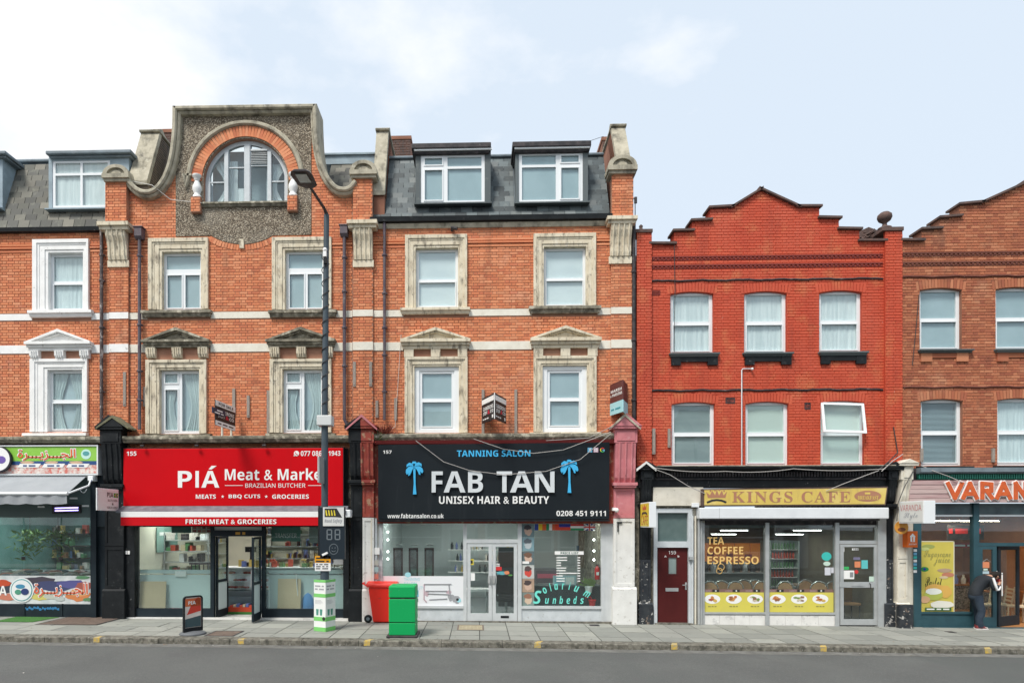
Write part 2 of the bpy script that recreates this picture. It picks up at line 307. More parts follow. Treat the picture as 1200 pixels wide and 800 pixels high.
# ---------------------------------------------------------------- brickwork
def scan(poly, z):
    xs = []
    k = len(poly)
    for i in range(k):
        (xa, za), (xb, zb) = poly[i], poly[(i+1) % k]
        if (za <= z < zb) or (zb <= z < za): xs.append(xa + (z - za) * (xb - xa) / (zb - za))
    xs.sort(); return [(xs[i], xs[i+1]) for i in range(0, len(xs)-1, 2)]
def subtract(iv, cut):
    o = []
    for a, b in iv:
        segs = [(a, b)]
        for c, d in cut:
            ns = []
            for p, q in segs:
                if d <= p or c >= q: ns.append((p, q)); continue
                if c > p: ns.append((p, c))
                if d < q: ns.append((d, q))
            segs = ns
        o += segs
    return o
BUDGET = {}
def bricks(parent, polys, holes, Y, bm, n_single=0, proud=.011, z0=None, stuff_name='brickwork', zphase=0.0):
    zs = [p[1] for q in polys for p in q]; zlo, zhi = min(zs), max(zs); pitch = .075
    k0 = math.floor((zlo - zphase) / pitch); rows = []; C = Vector((0, -D, H))
    for k in range(k0, int((zhi - zphase) / pitch) + 1):
        za = zphase + k * pitch; zb = za + .065; zm = (za + zb) / 2
        ivs = []
        for p in polys: ivs += scan(p, zm)
        for p in holes: ivs = subtract(ivs, scan(p, zm))
        off = 0.0 if k % 2 else .1675
        lens = (.215, .1025)
        for a, b in ivs:
            if b - a < .03: continue
            per = .3375; x = math.floor((a - off) / per) * per + off; j = 0
            while x < b:
                ln = lens[j % 2]; xa, xb = max(x, a), min(x + ln, b)
                if xb - xa > .02: rows.append((xa, xb, za, zb, xb - xa > .2149))
                x += ln + .01; j += 1
    full = [(-(Vector(((r[0]+r[1])/2, Y, r[2])) - C).length, i) for i, r in enumerate(rows) if r[4]]
    full.sort(reverse=True); single = set(i for _, i in full[:n_single])
    mb = MB(); rnd_ = random.Random(int(abs(polys[0][0][0]) * 100))
    def one(mb, xa, xb, za, zb):
        y0 = Y - proud + rnd_.uniform(-.0025, .0025); e = .0035; a1, a2 = rnd_.uniform(-.0012, .0012), rnd_.uniform(-.0012, .0012)
        mb.add([(xa,Y,za+a1),(xb,Y,za+a2),(xb,Y,zb+a2),(xa,Y,zb+a1),(xa+e,y0,za+e+a1),(xb-e,y0,za+e+a2),(xb-e,y0,zb-e+a2),(xa+e,y0,zb-e+a1)],
               [(4,5,6,7),(0,1,5,4),(1,2,6,5),(2,3,7,6),(3,0,4,7)])
    proto = None
    for i, (xa, xb, za, zb, f) in enumerate(rows):
        if i in single:
            if proto is None:
                m1 = MB(); one(m1, 0, .215, 0, .065); proto = m1.build('brick', bm, parent, loc=(0, Y, 0)); proto.data.transform(Matrix.Translation((0, 0, 0)))
                WL[proto.name] = Vector((xa, Y, za)); proto.location = Vector((xa, Y, za)) - WL[parent.name]
                for v in proto.data.vertices: pass
            else: inst(proto, (xa, Y + rnd_.uniform(-.002, .002), za))
        else: one(mb, xa, xb, za, zb)
    if mb.v: mb.build(stuff_name, bm, parent, kind='stuff')
def voussoirs(parent, centers, bm, wd=.066, ln=.225, Y=0, proud=.02):     # centers: (x, z, angle of the brick's long axis)
    proto = None
    for x, z, a in centers:
        if proto is None:
            m1 = MB().box(-wd/2, wd/2, -proud, 0.01, -ln/2, ln/2); proto = m1.build('arch_brick', bm, parent, loc=(0,0,0)); proto.location = Vector((x, Y, z)) - WL[parent.name]; WL[proto.name] = Vector((x, Y, z)); proto.rotation_euler = (0, a, 0)
        else: inst(proto, (x, Y, z), (0, a, 0))
def rect(x0, x1, z0, z1): return [(x0, z0), (x1, z0), (x1, z1), (x0, z1)]
# ---------------------------------------------------------------- windows
def wavy(x0, x1, z0, z1, y, amp=.02, per=.09, n=36, seed=0, gather=0.0, side=0):
    r = random.Random(seed); mb = MB(); vs = []; rows = 7; ph = [r.uniform(0, 6) for _ in range(3)]
    for j in range(rows):
        v = j / (rows - 1); z = z0 + (z1 - z0) * v
        pull = gather * (math.sin(math.pi * min(1, (1 - v) * .9)) ** 1.5) * (x1 - x0)
        a = x0 + (pull if side in (1, 2) else 0); b = x1 - (pull if side in (-1, 2) else 0)
        for i in range(n + 1):
            u0_ = i / n; x = a + (b - a) * u0_; u = u0_ + .07*math.sin(u0_*5+ph[2]) + .03*math.sin(u0_*13+ph[0]); yy = y + amp * (math.sin(u * (x1-x0) / per * 6.28 + ph[0]) + .5 * math.sin(u * (x1-x0) / per * 11.3 + ph[1] + v)) * (.5 + .5 * (1 - v)); vs.append((x, yy, z))
    mb.add(vs, [(j*(n+1)+i, j*(n+1)+i+1, (j+1)*(n+1)+i+1, (j+1)*(n+1)+i) for j in range(rows-1) for i in range(n)], 0, True); return mb
STY = {   # panes as (u0,u1,v0,v1) of the opening, v upwards; last entry True if the pane sits in a casement of its own
 'sash': [(.08,.92,.53,.955,0),(.08,.92,.05,.47,1)],
 'sash2': [(.07,.93,.50,.955,0),(.07,.93,.05,.45,1)],
 'A': [(.07,.93,.72,.955,0),(.09,.47,.05,.62,1),(.55,.93,.05,.62,1)],
 'B': [(.09,.42,.80,.95,1),(.10,.42,.06,.70,1),(.52,.94,.05,.95,0)],
 'dL': [(.06,.34,.79,.94,1),(.06,.34,.06,.69,1),(.42,.95,.76,.95,0),(.42,.95,.05,.71,0)],
 'dR': [(.05,.58,.76,.95,0),(.05,.58,.05,.71,0),(.66,.94,.79,.94,1),(.66,.94,.06,.69,1)],
 'open': [(.05,.95,.53,.96,0),(.07,.93,.05,.47,1)],
 'four': [(.05,.48,.74,.955,0),(.52,.95,.74,.955,0),(.05,.48,.05,.69,0),(.52,.95,.05,.69,0)],
}
def window(parent, x0, x1, z0, z1, style, y=.10, fm=None, back='net', seed=0, depth=.06, room=True, head=True, split=0):
    fm = fm or M['upvc']; ww, hh = x1-x0, z1-z0
    ps = STY[style]; f = MB(); hs = [rect(x0+u0*ww, x0+u1*ww, z0+v0*hh, z0+v1*hh) for u0, u1, v0, v1, c in ps]
    f.holed(rect(x0, x1, z0, z1), hs, y, y + depth)
    for (u0, u1, v0, v1, c), h in zip(ps, hs):
        if c:
            t = .035; o = rect(h[0][0]-t*.6, h[1][0]+t*.6, h[0][1]-t*.6, h[2][1]+t*.6); i = rect(h[0][0]+.008, h[1][0]-.008, h[0][1]+.008, h[2][1]-.008)
            f.holed(o, [i], y - .018, y - .001)
    if head: f.box(x0 + ww*.35, x1 - ww*.35, y-.012, y-.001, z1 - .035, z1 - .018)
    wo = f.build('window', fm, parent)
    for h in hs:
        if style == 'open' and h is hs[0]: continue
        MB().box(h[0][0]-.01, h[1][0]+.01, y+.025, y+.031, h[0][1]-.01, h[2][1]+.01).build('pane', M['glass'], wo)
    if back in ('net', 'netw'):
        wavy(x0+.02, x1-.02, z0+.01, z1-.02, y+.065, seed=seed, amp=.012).build('curtain', M[back], wo)
    elif back == 'pair':
        xm = x0 + ww*.5; wavy(x0+.02, xm+.01, z0+.01, z1-.02, y+.065, seed=seed, gather=.45, side=-1, amp=.018).build('curtain', M['netg'], wo)
        wavy(xm-.01, x1-.02, z0+.01, z1-.02, y+.065, seed=seed+3, gather=.45, side=1, amp=.018).build('curtain', M['netg'], wo)
        MB().box(x0+.02, x1-.02, y+.10, y+.105, z0, z1).build('blind', M['blind'], wo)
    elif back == 'half':
        MB().box(x0+.02, x1-.02, y+.05, y+.056, z0+hh*.5, z1-.02).build('blind', M['blindw'], wo)
        MB().box(x0+.02, x1-.02, y+.08, y+.086, z0, z1).build('curtain', M['net'], wo)
    elif back == 'venetian':
        v = MB(); zt = z0+(z1-z0)*.02
        while zt < z1-.06: v.prismx([(y+.055, zt), (y+.057, zt), (y+.075, zt+.016), (y+.073, zt+.016)], x0+.03, x1-.03); zt += .032
        v.build('blind', M['blind'], wo, kind='stuff'); MB().box(x0+.02, x1-.02, y+.25, y+.255, z0, z1).build('blind', M['dusk'], wo)
    elif back:
        MB().box(x0+.01, x1-.01, y+.05, y+.056, z0, z1).build('blind', M[back], wo)  # sheet behind the panes; grey ones stand for reflections in the glass
    return wo
def frame_surround(parent, o, i, st, sill=None, foot=True, ybase=0):
    """stone architrave: o outer and i inner rectangles (x0,x1,z0,z1)."""
    i = (i[0]+.006, i[1]-.006, i[2], i[3]-.006); mb = MB(); zb = i[2]
    def U(a, b, ya, yb):   # an upside-down U between rectangles a and b
        mb.prism([(a[0], zb), (b[0], zb), (b[0], b[3]), (b[1], b[3]), (b[1], zb), (a[1], zb), (a[1], a[3]), (a[0], a[3])][::1], ya, yb)
    def mid(t): return (o[0]+(i[0]-o[0])*t, o[1]+(i[1]-o[1])*t, 0, o[3]+(i[3]-o[3])*t)
    U(mid(0), mid(.30), -.085, .0); U(mid(.301), mid(.45), -.062, .0); U(mid(.451), mid(.80), -.05, .0); U(mid(.801), mid(1), -.028, .12)
    return mb.build('window_surround', st, parent, bevel=.006)
def sill(parent, r, st, Y0=-.15, name='window_sill', under=True):
    x0, x1, z0, z1 = r; h = z1-z0; mb = MB()
    mb.prismx([(.09, z0+h*.45), (Y0, z0+h*.45), (Y0, z1-h*.18), (.09, z1)], x0, x1)
    mb.prismx([(.0, z0), (Y0*.55, z0), (Y0*.8, z0+h*.44), (.0, z0+h*.44)], x0+.03, x1-.03)
    return mb.build(name, st, parent, bevel=.006)
def pediment(parent, x0, x1, zc0, zc1, apex, st, br, brk=3, scroll=True, zb0=None):
    """cornice from zc0 to zc1 with a gablet to apex above, and little brackets zb0..zc0 below."""
    h = zc1 - zc0; mb = MB(); xm = (x0+x1)/2
    mb.box(x0+.05, x1-.05, -.10, 0, zc0, zc0+h*.35); mb.box(x0+.025, x1-.025, -.15, 0, zc0+h*.352, zc0+h*.65); mb.box(x0, x1, -.21, 0, zc0+h*.652, zc1)
    t = .07
    for s in (0, 1):
        a = (x0+.01, zc1+.002) if not s else (x1-.01, zc1+.002); b = (xm, apex)
        dx = .16 if not s else -.16
        p = [a, b, (xm, apex-t*1.15), (a[0]+dx, zc1+.002)]
        if s: p = p[::-1]
        mb.prism(p, -.19, 0)
        p2 = [(a[0]+dx*1.02, zc1+.003), (xm, apex-t*1.17), (xm, apex-t*1.75), (a[0]+dx*1.7, zc1+.003)]
        if s: p2 = p2[::-1]
        mb.prism(p2, -.13, 0)
    mb.prism([(x0+.15, zc1+.001), (x1-.15, zc1+.001), (xm, apex-t*1.2)], -.06, 0)
    po = mb.build('window_pediment', st, parent, bevel=.005)
    if zb0 is not None:
        wb = .25
        for k in range(brk):
            xc = x0+.09+wb/2 + (x1-x0-.18-wb)*k/(brk-1); b = MB()
            if scroll:
                b.prismx([(0, zb0), (-.07, zb0), (-.12, zb0+(zc0-zb0)*.35), (-.13, zc0-.002), (0, zc0-.002)], xc-wb/2, xc+wb/2)
                for q in (-1, 0, 1): b.tube([(xc+q*.06, -.115, zb0+.02), (xc+q*.06, -.14, zc0-.02)], .018, 6)
            else: b.box(xc-wb/2, xc+wb/2, -.09, 0, zb0, zc0-.002)
            b.build('bracket', br, po)
    return po
def console(parent, r, cap, st, yb, depth=.22):
    """scrolled bracket under a pier: r body rect, cap rect, yb the wall face behind."""
    x0, x1, z0, z1 = r; mb = MB(); h = z1-z0; zs = z0 + h*.2
    prof = [(yb, zs), (yb-depth*.30, zs), (yb-depth*.42, zs+h*.12), (yb-depth*.45, zs+h*.3), (yb-depth*.62, zs+h*.5), (yb-depth*.92, zs+h*.66), (yb-depth, z1), (yb, z1)]
    w_ = (x1-x0)
    mb.prismx(prof, x0+w_*.05, x1-w_*.05); mb.box(x0, x1, yb-.05, yb, z0, zs-.002)
    for k in range(4):
        xx = x0 + w_*(.16 + .225*k); mb.tube([(xx, p[0]-.004, p[1]) for p in prof[1:7]], w_*.045, 6)
    a = cap; hh = a[3]-a[2]
    mb.box(a[0]+.03, a[1]-.03, yb-depth-.03, yb, z1+.002, z1+hh*.45); mb.box(a[0], a[1], yb-depth-.09, yb, z1+hh*.452, a[3])
    return mb.build('pier_bracket', st, parent, bevel=.006)
# ---------------------------------------------------------------- lettering
TXT = {}
def text(parent, s, x0, x1, z0, z1, y, m, bold=.02, name='lettering', th=.004, shear=0.0, build=True, rot=None, sp=1.0, keep=False, style=None):
    if s.startswith('~'):      # print too small to read in the photo: only its word shapes
        tot = len(s)-1; mb = MB(); i = 0
        for wd in s[1:].split(' '):
            mb.box(x0+(x1-x0)*i/tot, x0+(x1-x0)*(i+len(wd)-.3)/tot, y-.003, y, z0+(z1-z0)*.12, z1-(z1-z0)*.12); i += len(wd)+1
        if rot: mb.xf(rot)
        return mb.build('small_print', m, parent, kind='stuff')
    st = style or ('b' if bold >= .01 else 'r')
    U, l_, d_ = {'b': (0x1D5D4, 0x1D5EE, 0x1D7EC), 'r': (0x1D5A0, 0x1D5BA, 0x1D7E2), 's': (0x1D400, 0x1D41A, 0x1D7CE), 'c': (0x1D4D0, 0x1D4EA, 0), 'i': (0x1D63C, 0x1D656, 0x1D7EC), 'x': (65, 97, 48)}[st]
    s = ''.join(chr(U+ord(c)-65) if 'A' <= c <= 'Z' else chr(l_+ord(c)-97) if 'a' <= c <= 'z' else chr(d_+ord(c)-48) if '0' <= c <= '9' and d_ else c for c in s)
    bold = bold if 0x600 < ord(s[0]) < 0xFFFF or max(map(ord, s)) < 0x1D000 else 0
    if 'cu' not in TXT:
        TXT['cu'] = bpy.data.curves.new('t', 'FONT'); TXT['ob'] = bpy.data.objects.new('t', TXT['cu'])
    cu, ob = TXT['cu'], TXT['ob']; cu.body = s; cu.size = 1; cu.offset = bold; cu.resolution_u = 3; cu.shear = shear; cu.space_character = sp; cu.space_line = .9
    me = bpy.data.meshes.new_from_object(ob)
    vs = [(v.co.x, v.co.y) for v in me.vertices]; fs = [tuple(p.vertices) for p in me.polygons]; bpy.data.meshes.remove(me)
    if not vs: return None
    a, b = min(v[0] for v in vs), max(v[0] for v in vs); c, d = min(v[1] for v in vs), max(v[1] for v in vs)
    if d - c < .2 and s.strip('-. ') : c, d = min(c, 0), max(d, .5)
    kx = (x1-x0)/(b-a); kz = (z1-z0)/(d-c)
    if keep: kx = kz; x0 = (x0 + x1 - (b-a)*kx)/2
    pts = [(x0+(v[0]-a)*kx, z0+(v[1]-c)*kz) for v in vs]; mb = MB()
    n = len(pts); fr = [(p[0], y-th, p[1]) for p in pts]; mb.add(fr, fs)
    if th > .0045:
        ed = {}
        for f in fs:
            for i in range(len(f)):
                e = (f[i], f[(i+1) % len(f)]); ed[e] = 1
        bs = [(p[0], y, p[1]) for p in pts]; side = [(j, i, i+n, j+n) for (i, j) in ed if (j, i) not in ed]; o = len(mb.v)
        mb.add(fr + bs, side)
    if rot: mb.xf(rot)
    return mb.build(name, m, parent) if build else mb
def ptext(parent, s, px0, py0, px1, py1, Y, m, **k):
    a, b, c, d = R_(px0, py0, px1, py1, Y); return text(parent, s, a, b, c, d, Y, m, **k)
def flat_poly(px, Y, th=.004): return MB().prism(PT(px, Y)[::1], Y-th, Y)
def disc(cx, cz, r, y, n=28, th=.004, m=0, mb=None, r2=None):
    mb = mb or MB(); r2 = r2 or r
    return mb.prism([(cx+r*math.cos(2*math.pi*i/n), cz+r2*math.sin(2*math.pi*i/n)) for i in range(n)], y-th, y, m)
def pipe(name, label, pts, r, m, group=None, hop=None, brackets=(), cat='drainpipe'):
    t = thing(name, label, cat, pts[-1], group); MB().tube(pts, r, 10).build('pipe', m, t)
    if hop:
        x, y, z0, z1 = hop; MB().prismx([(y-.10, z0+.07),(y-.045, z0),(y+.045, z0),(y+.10, z0+.07),(y+.10, z1),(y-.10, z1)][::-1], x-.10, x+.10).box(x-.13, x+.13, y-.12, y+.10, z1+.001, z1+.03).build('hopper', m, t, bevel=.006)
    for z in brackets: MB().lathe([(r+.014, 0), (r+.018, .01), (r+.018, .05), (r+.014, .06)], pts[0][0], pts[0][1], z, 10).box(pts[0][0]-.07, pts[0][0]+.07, pts[0][1]+r*.5, pts[0][1]+r+.02, z+.01, z+.05).build('pipe_bracket', m, t)
    return t
# ================================================================ THE GROUND
KY = -2.95
def gbox(mb, x0, x1, y0, y1, zt, th, m=0):   # a block that follows the fall of the street
    mb.add([(x0,y0,gz(x0)+zt-th),(x1,y0,gz(x1)+zt-th),(x1,y1,gz(x1)+zt-th),(x0,y1,gz(x0)+zt-th),(x0,y0,gz(x0)+zt),(x1,y0,gz(x1)+zt),(x1,y1,gz(x1)+zt),(x0,y1,gz(x0)+zt)],
           [(0,1,5,4),(1,2,6,5),(2,3,7,6),(3,0,4,7),(4,5,6,7),(3,2,1,0)], m); return mb
def gsheet(mb, x0, x1, y0, y1, z): return mb.add([(x0,y0,gz(x0)+z),(x1,y0,gz(x1)+z),(x1,y1,gz(x1)+z),(x0,y1,gz(x0)+z)], [(0,1,2,3)])
gsheet(MB(), -400, 400, -400, 400, -.30).build('ground', M['joint'], kind='structure')
rd = MB()
for i in range(24): gsheet(rd, -60+5*i, -55+5*i, -17.9, KY-.001, -.128)
rd.build('road', M['asphalt'], kind='structure')
gt = MB(); gsheet(gt, -40, 40, KY-.33, KY-.002, -.124).build('gutter', mat('gutter_channel', (.20,.20,.185), (.13,.13,.12), 5, rough=.9, bump=.4, stains=(((.05,.05,.045), 6, .55, .7, .8, (.5,6,1)),)), kind='structure')
pv = MB(); gbox(pv, -40, 40, KY+.3, .6, -.012, .25); pav = pv.build('pavement', M['joint'], kind='structure')
gbox(MB(), -40, 40, -20.9, -17.9, 0, .2).build('far_pavement', M['slab'], kind='structure')
rows = [(-.02, -.72), (-.73, -1.43), (-1.44, -2.10), (-2.11, KY+.31)]
r_ = random.Random(3); x0g = X_(501.7, 0)
cols = []
def slab(xa, xb, ya, yb):
    mb = MB(); dz = r_.uniform(-.0035, .0035); g = .010
    gbox(mb, xa+g, xb-g, yb+g, ya-g, dz, .05); mb.build('paving_slab', M['slab'], pav)
for ri, (ya, yb) in enumerate(rows):
    x = x0g - .684*9
    while x < 16.5: slab(x, x+.684, ya, yb); x += .684
    xe = x0g - .684*9; x = xe; first = True
    while x > -16:
        wd_ = .9 if not (first and ri % 2) else .45
        slab(x-wd_, x, ya, yb); x -= wd_; first = False
kb = MB(); gbox(kb, -40, 40, KY+.02, KY+.29, -.02, .2); kerb = kb.build('kerb', M['joint'], kind='structure')
def kerbstone(xa, xb):
    g = .006; n = 4; prof = [(KY, -.17), (KY+.004, -.02), (KY+.022, -.004), (KY+.045, 0), (KY+.30, 0), (KY+.30, -.17)]; vs = []
    for i in range(n+1):
        x = xa+g+(xb-xa-2*g)*i/n; j = r_.uniform(-.003, .003)
        for y, z in prof: vs.append((x, y + (j if y < KY+.1 else 0), gz(x)+z+j))
    q = len(prof); fs = [(i*q+j, i*q+(j+1) % q, (i+1)*q+(j+1) % q, (i+1)*q+j) for i in range(n) for j in range(q)] + [tuple(reversed(range(q))), tuple(n*q+j for j in range(q))]
    MB().add(vs, fs).build('kerbstone', M['kerb'], kerb)
ks = [X_(p, KY) for p in (-90, 52, 105, 186, 353, 420, 517, 589, 698, 786, 861, 963, 1060, 1160)]
ks = [-16] + [a for k in ks for a in (k,)] ; out_ = [ks[0]]
for k in ks[1:]:
    while k - out_[-1] > 2.3: out_.append(out_[-1] + 1.6)
    out_.append(k)
while out_[-1] < 16: out_.append(out_[-1]+1.6)
for a, b in zip(out_, out_[1:]): kerbstone(a, b)
for p in (113, 282, 430, 630, 790, 965, 1158):   # loading ticks painted across the kerb
    xk = X_(p, KY); ja, jb = r_.uniform(.5, 1.1), r_.uniform(-.05, .06); m = MB(); m.add([(xk-.07*ja,KY-.003,gz(xk)-.11),(xk+.07,KY-.003,gz(xk)-.11),(xk+.07,KY+.001,gz(xk)-.01),(xk-.07,KY+.001,gz(xk)-.01),(xk+.08*ja,KY+.05,gz(xk)+.006),(xk-.05,KY+.05,gz(xk)+.006),(xk+.14*ja,KY+.15+jb,gz(xk)+.006),(xk+.02,KY+.15+jb,gz(xk)+.006)],
       [(0,1,2,3),(3,2,4,5),(5,4,6,7)]); m.build('kerb_marking', M['yellow'], kerb)
def cover(name, label, px0, py0, px1, py1, m, cat='manhole cover', rim=None):
    def yd(py): return -D*(1-115/(py-HY)) if py > 0 else 0
    def Yof(px, py):
        Y = 0
        for _ in range(30):
            x = X_(px, Y); want = gz(x); Y += (Z_(py, px, Y) - want) * 6
        return Y
    xm = (px0+px1)/2; ya, yb = Yof(xm, py0), Yof(xm, py1); xa, xb = X_(px0, (ya+yb)/2), X_(px1, (ya+yb)/2); z = gz((xa+xb)/2)
    t = thing(name, label, cat, ((xa+xb)/2, (ya+yb)/2, z)); MB().holed([(0,0),(1,0),(1,1),(0,1)], [], 0, 1)
    a = MB(); a.box(xa, xb, yb, yb+.035, z+.002, z+.010); a.box(xa, xb, ya-.035, ya, z+.002, z+.010); a.box(xa, xa+.035, yb+.036, ya-.036, z+.002, z+.010); a.box(xb-.035, xb, yb+.036, ya-.036, z+.002, z+.010); a.build('frame', rim or M['iron'], t)
    c = MB(); c.box(xa+.04, xb-.04, yb+.04, ya-.04, z+.001, z+.006)
    nx = max(2, int((xb-xa)/.11)); ny = max(1, int((ya-yb)/.11))
    for i in range(nx):
        for j in range(ny):
            u = xa+.05+(xb-xa-.1)*i/nx; v = yb+.05+(ya-yb-.1)*j/ny; c.box(u, u+(xb-xa-.1)/nx*.72, v, v+(ya-yb-.1)/ny*.72, z+.0061, z+.009)
    c.build('lid', m, t); return t
rust = mat('rusty_brown_cover', (.14,.105,.085), (.20,.15,.12), 8, rough=.85, bump=.3)
cover('manhole_cover', 'wide brown manhole cover in the pavement before the black pilaster', 62, 722, 132, 732, rust)
cover('manhole_cover', 'speckled brown inspection cover beside the pavement sign', 246, 739, 280, 745, rust)
cover('manhole_cover', 'beige framed inspection cover outside the salon doors', 536, 732, 567, 738, mat('beige_cover', (.40,.35,.24), (.33,.29,.2), 8, rough=.85), rim=rust)
cover('stopcock_cover', 'small dark stopcock cover before the salon side window', 691, 731.5, 702, 733, M['iron'])
cover('stopcock_cover', 'small dark stopcock cover in the pavement by the sandwich cafe poster', 1110, 739.5, 1118, 741, M['iron'])
mt = MB(); za = gz(-13); xa, xb = X_(-10, -.6), X_(66, -.35)
mt.add([(X_(-5,-.9),-.95,za+.012),(X_(40,-.9),-.95,gz(-12)+.012),(X_(70,-.1),-.12,gz(-11.4)+.012),(X_(20,-.1),-.12,za+.012),(X_(-5,-.9),-.95,za),(X_(40,-.9),-.95,gz(-12)),(X_(70,-.1),-.12,gz(-11.4)),(X_(20,-.1),-.12,za)], [(0,1,2,3),(4,5,1,0),(5,6,2,1),(6,7,3,2),(7,4,0,3)])
mt.build('grass_mat', mat('artificial_grass', (.045,.15,.03), (.08,.22,.05), 30, rough=.95, bump=.8, bsc=200), label='green artificial grass mat laid outside the fish shop door', cat='doormat', loc=(xa, -.5, za))
M['dark3'] = mat('dark_coping_tile', (.14,.085,.07), (.08,.06,.055), 6, rough=.8, bump=.3)
# ================================================================ HOUSES
def smooth(p, n=2):
    for _ in range(n):
        q = [p[0]]
        for a, b in zip(p, p[1:]): q += [(a[0]*.75+b[0]*.25, a[1]*.75+b[1]*.25), (a[0]*.25+b[0]*.75, a[1]*.25+b[1]*.75)]
        q.append(p[-1]); p = q
    return p
ZB = 4.25      # underside of the upper storeys
def shell(parent, outline, holes, x0, x1, zt, m, name='wall', side=None, back=True):
    mb = MB(); mb.holed(outline, holes, 0, .35)
    if back:
        mb.box(x0+.01, x0+.30, .352, 8, ZB, zt); mb.box(x1-.30, x1-.01, .352, 8, ZB, zt); mb.box(x0+.01, x1-.01, 8.001, 8.3, ZB, zt)
    o = mb.build(name, [m], parent)
    if back:
        f = MB(); f.box(x0+.31, x1-.31, .353, 7.99, ZB, ZB+.15); f.box(x0+.31, x1-.31, .353, 7.99, 7.15, 7.3); f.box(x0+.31, x1-.31, .353, 7.99, zt-.15, zt-.001); f.box(x0+.31, x1-.31, 2.2, 2.3, ZB+.151, 7.149); f.box(x0+.31, x1-.31, 2.2, 2.3, 7.301, zt-.151)
        f.build('inner_floor', M['room'], parent)
    return o
def slates(parent, x0, x1, ye, ze, yt, zt, sm, dorm=(), gauge=.19, wd=.29, lead=None):
    Ls = math.hypot(yt-ye, zt-ze); a = math.atan2(zt-ze, yt-ye); uy, uz = (yt-ye)/Ls, (zt-ze)/Ls
    rb = MB().prismx([(ye, ze), (yt, zt), (yt+4.5, zt+.05), (yt+4.5, ze), (ye+.05, ze)], x0, x1).build('roof', M['lead'], parent)
    R = random.Random(int(x0*10)+77); nr = int(Ls/gauge); protos = {}
    for k in range(nr):
        s = k*gauge; zz = ze + uz*(s+gauge*.5); x = x0 - (wd/2 if k % 2 else 0)
        cut = [(d[0], d[1]) for d in dorm if d[2] < zz < d[3]]
        while x < x1:
            for xa, xb in subtract([(max(x, x0), min(x+wd, x1))], cut):
                if xb-xa < .04: continue
                loc = ((xa+xb)/2, ye+uy*s, ze+uz*s); w_ = round(xb-xa, 3); rot = (a + .05 + R.uniform(-.008, .016), 0, R.uniform(-.006, .006))
                if w_ not in protos:
                    m = MB().box(-w_/2+.007, w_/2-.007, -.012, min(gauge+.07, Ls-s), .006, .016); p = m.build('slate', sm, rb, loc=(0,0,0)); protos[w_] = p
                    p.location = Vector(loc)-WL[rb.name]; WL[p.name] = Vector(loc); p.rotation_euler = rot
                else: inst(protos[w_], loc, rot)
            x += wd
    return rb
def dormer(parent, px, style, y, slab, win, fm, m, mside, seed, back, fascia=True, depth=1.6, slabm=None):
    """px: face rectangle, slab: lead roof slab, win: window rectangle, all photo pixels at plane y"""
    a, b, c, d = R_(*px, y); w0, w1, w2, w3 = R_(*win, y); s0, s1, s2, s3 = R_(*slab, y-.16)
    mb = MB(); mb.holed(rect(a, b, c, d), [rect(w0, w1, w2, w3)], y, y+.12); mb.box(a, a+.08, y+.121, y+depth, c, d); mb.box(b-.08, b, y+.121, y+depth, c, d)
    o = mb.build('dormer', mside, parent)
    MB().box(s0, s1, y-.16, y+depth+.2, s2+(s3-s2)*.45, s3).box(s0+.05, s1-.05, y-.08, y+depth, s2+.02, s2+(s3-s2)*.45-.001).build('dormer_roof', slabm or m, o, bevel=.02)
    if fascia: MB().box(a-.03, b+.03, y-.13, y-.081, d-.0, d+.055).build('fascia_board', M['upvc'], o)
    MB().prismx([(y-.13, c-.03), (y-.13, c+.005), (y+.05, c+.05), (y+.05, c-.03)], a-.03, b+.03).build('lead_apron', mside, o)
    window(o, w0, w1, w2, w3, style, y=y+.02, fm=fm, back=back, seed=seed, head=False)
    # its room
    return o
def partywall(parent, x0, x1, ze, zt, yt, m_side, yf=-.02):
    t = zt+.42
    mb = MB().prismx([(yf+.06, ze-.3), (yf+.06, ze+.35), (yt-.22, t-.05), (yt+1.6, t-.05), (yt+1.6, ze-.3)], x0+.03, x1-.03)
    for k in range(24):     # tile creasing courses down the slope
        f = k/23; y = yf+.10+(yt-.22-yf-.06)*f; z = ze+.38+(t-.05-ze-.35)*f-.06
        mb.box(x0+.012, x1-.012, y+.02, y+.45, z-.028, z)
    o = mb.build('party_wall', m_side, parent)
    L_ = MB().prismx([(yf, ze+.25), (yf-.02, ze+.36), (yt-.30, t), (yt-.16, t), (yf+.12, ze+.34)], x0, x1-.01)
    L_.prismx([(yt-.36, t+.001), (yt-.38, t+.05), (yt-.2, t+.16), (yt-.02, t+.05), (yt+1.6, t+.05), (yt+1.6, t+.001)], x0-.02, x1+.02)
    L_.build('coping', M['stonew'], o, bevel=.01); return o
def chimney(parent, px, Y, m, n=3):
    a, b, c, d = R_(*px, Y); mb = MB().box(a, b, Y, Y+1.4, 8, d-.12); mb.box(a-.03, b+.03, Y-.03, Y+1.43, d-.119, d-.02)
    o = mb.build('chimney', M['mortarb'], parent); bricks(o, [rect(a, b, 8.6, d-.12)], [], Y-.001, m, 0)
    return o
def pier(parent, px, proud, bm, mm, zlo=None, sides=True, nb=0):
    a, b, c, d = px; MB().box(a, b, -proud, .001, c, d).build('pier', mm, parent)
    bricks(parent, [rect(a, b, c, d)], [], -proud-.001, bm, nb)
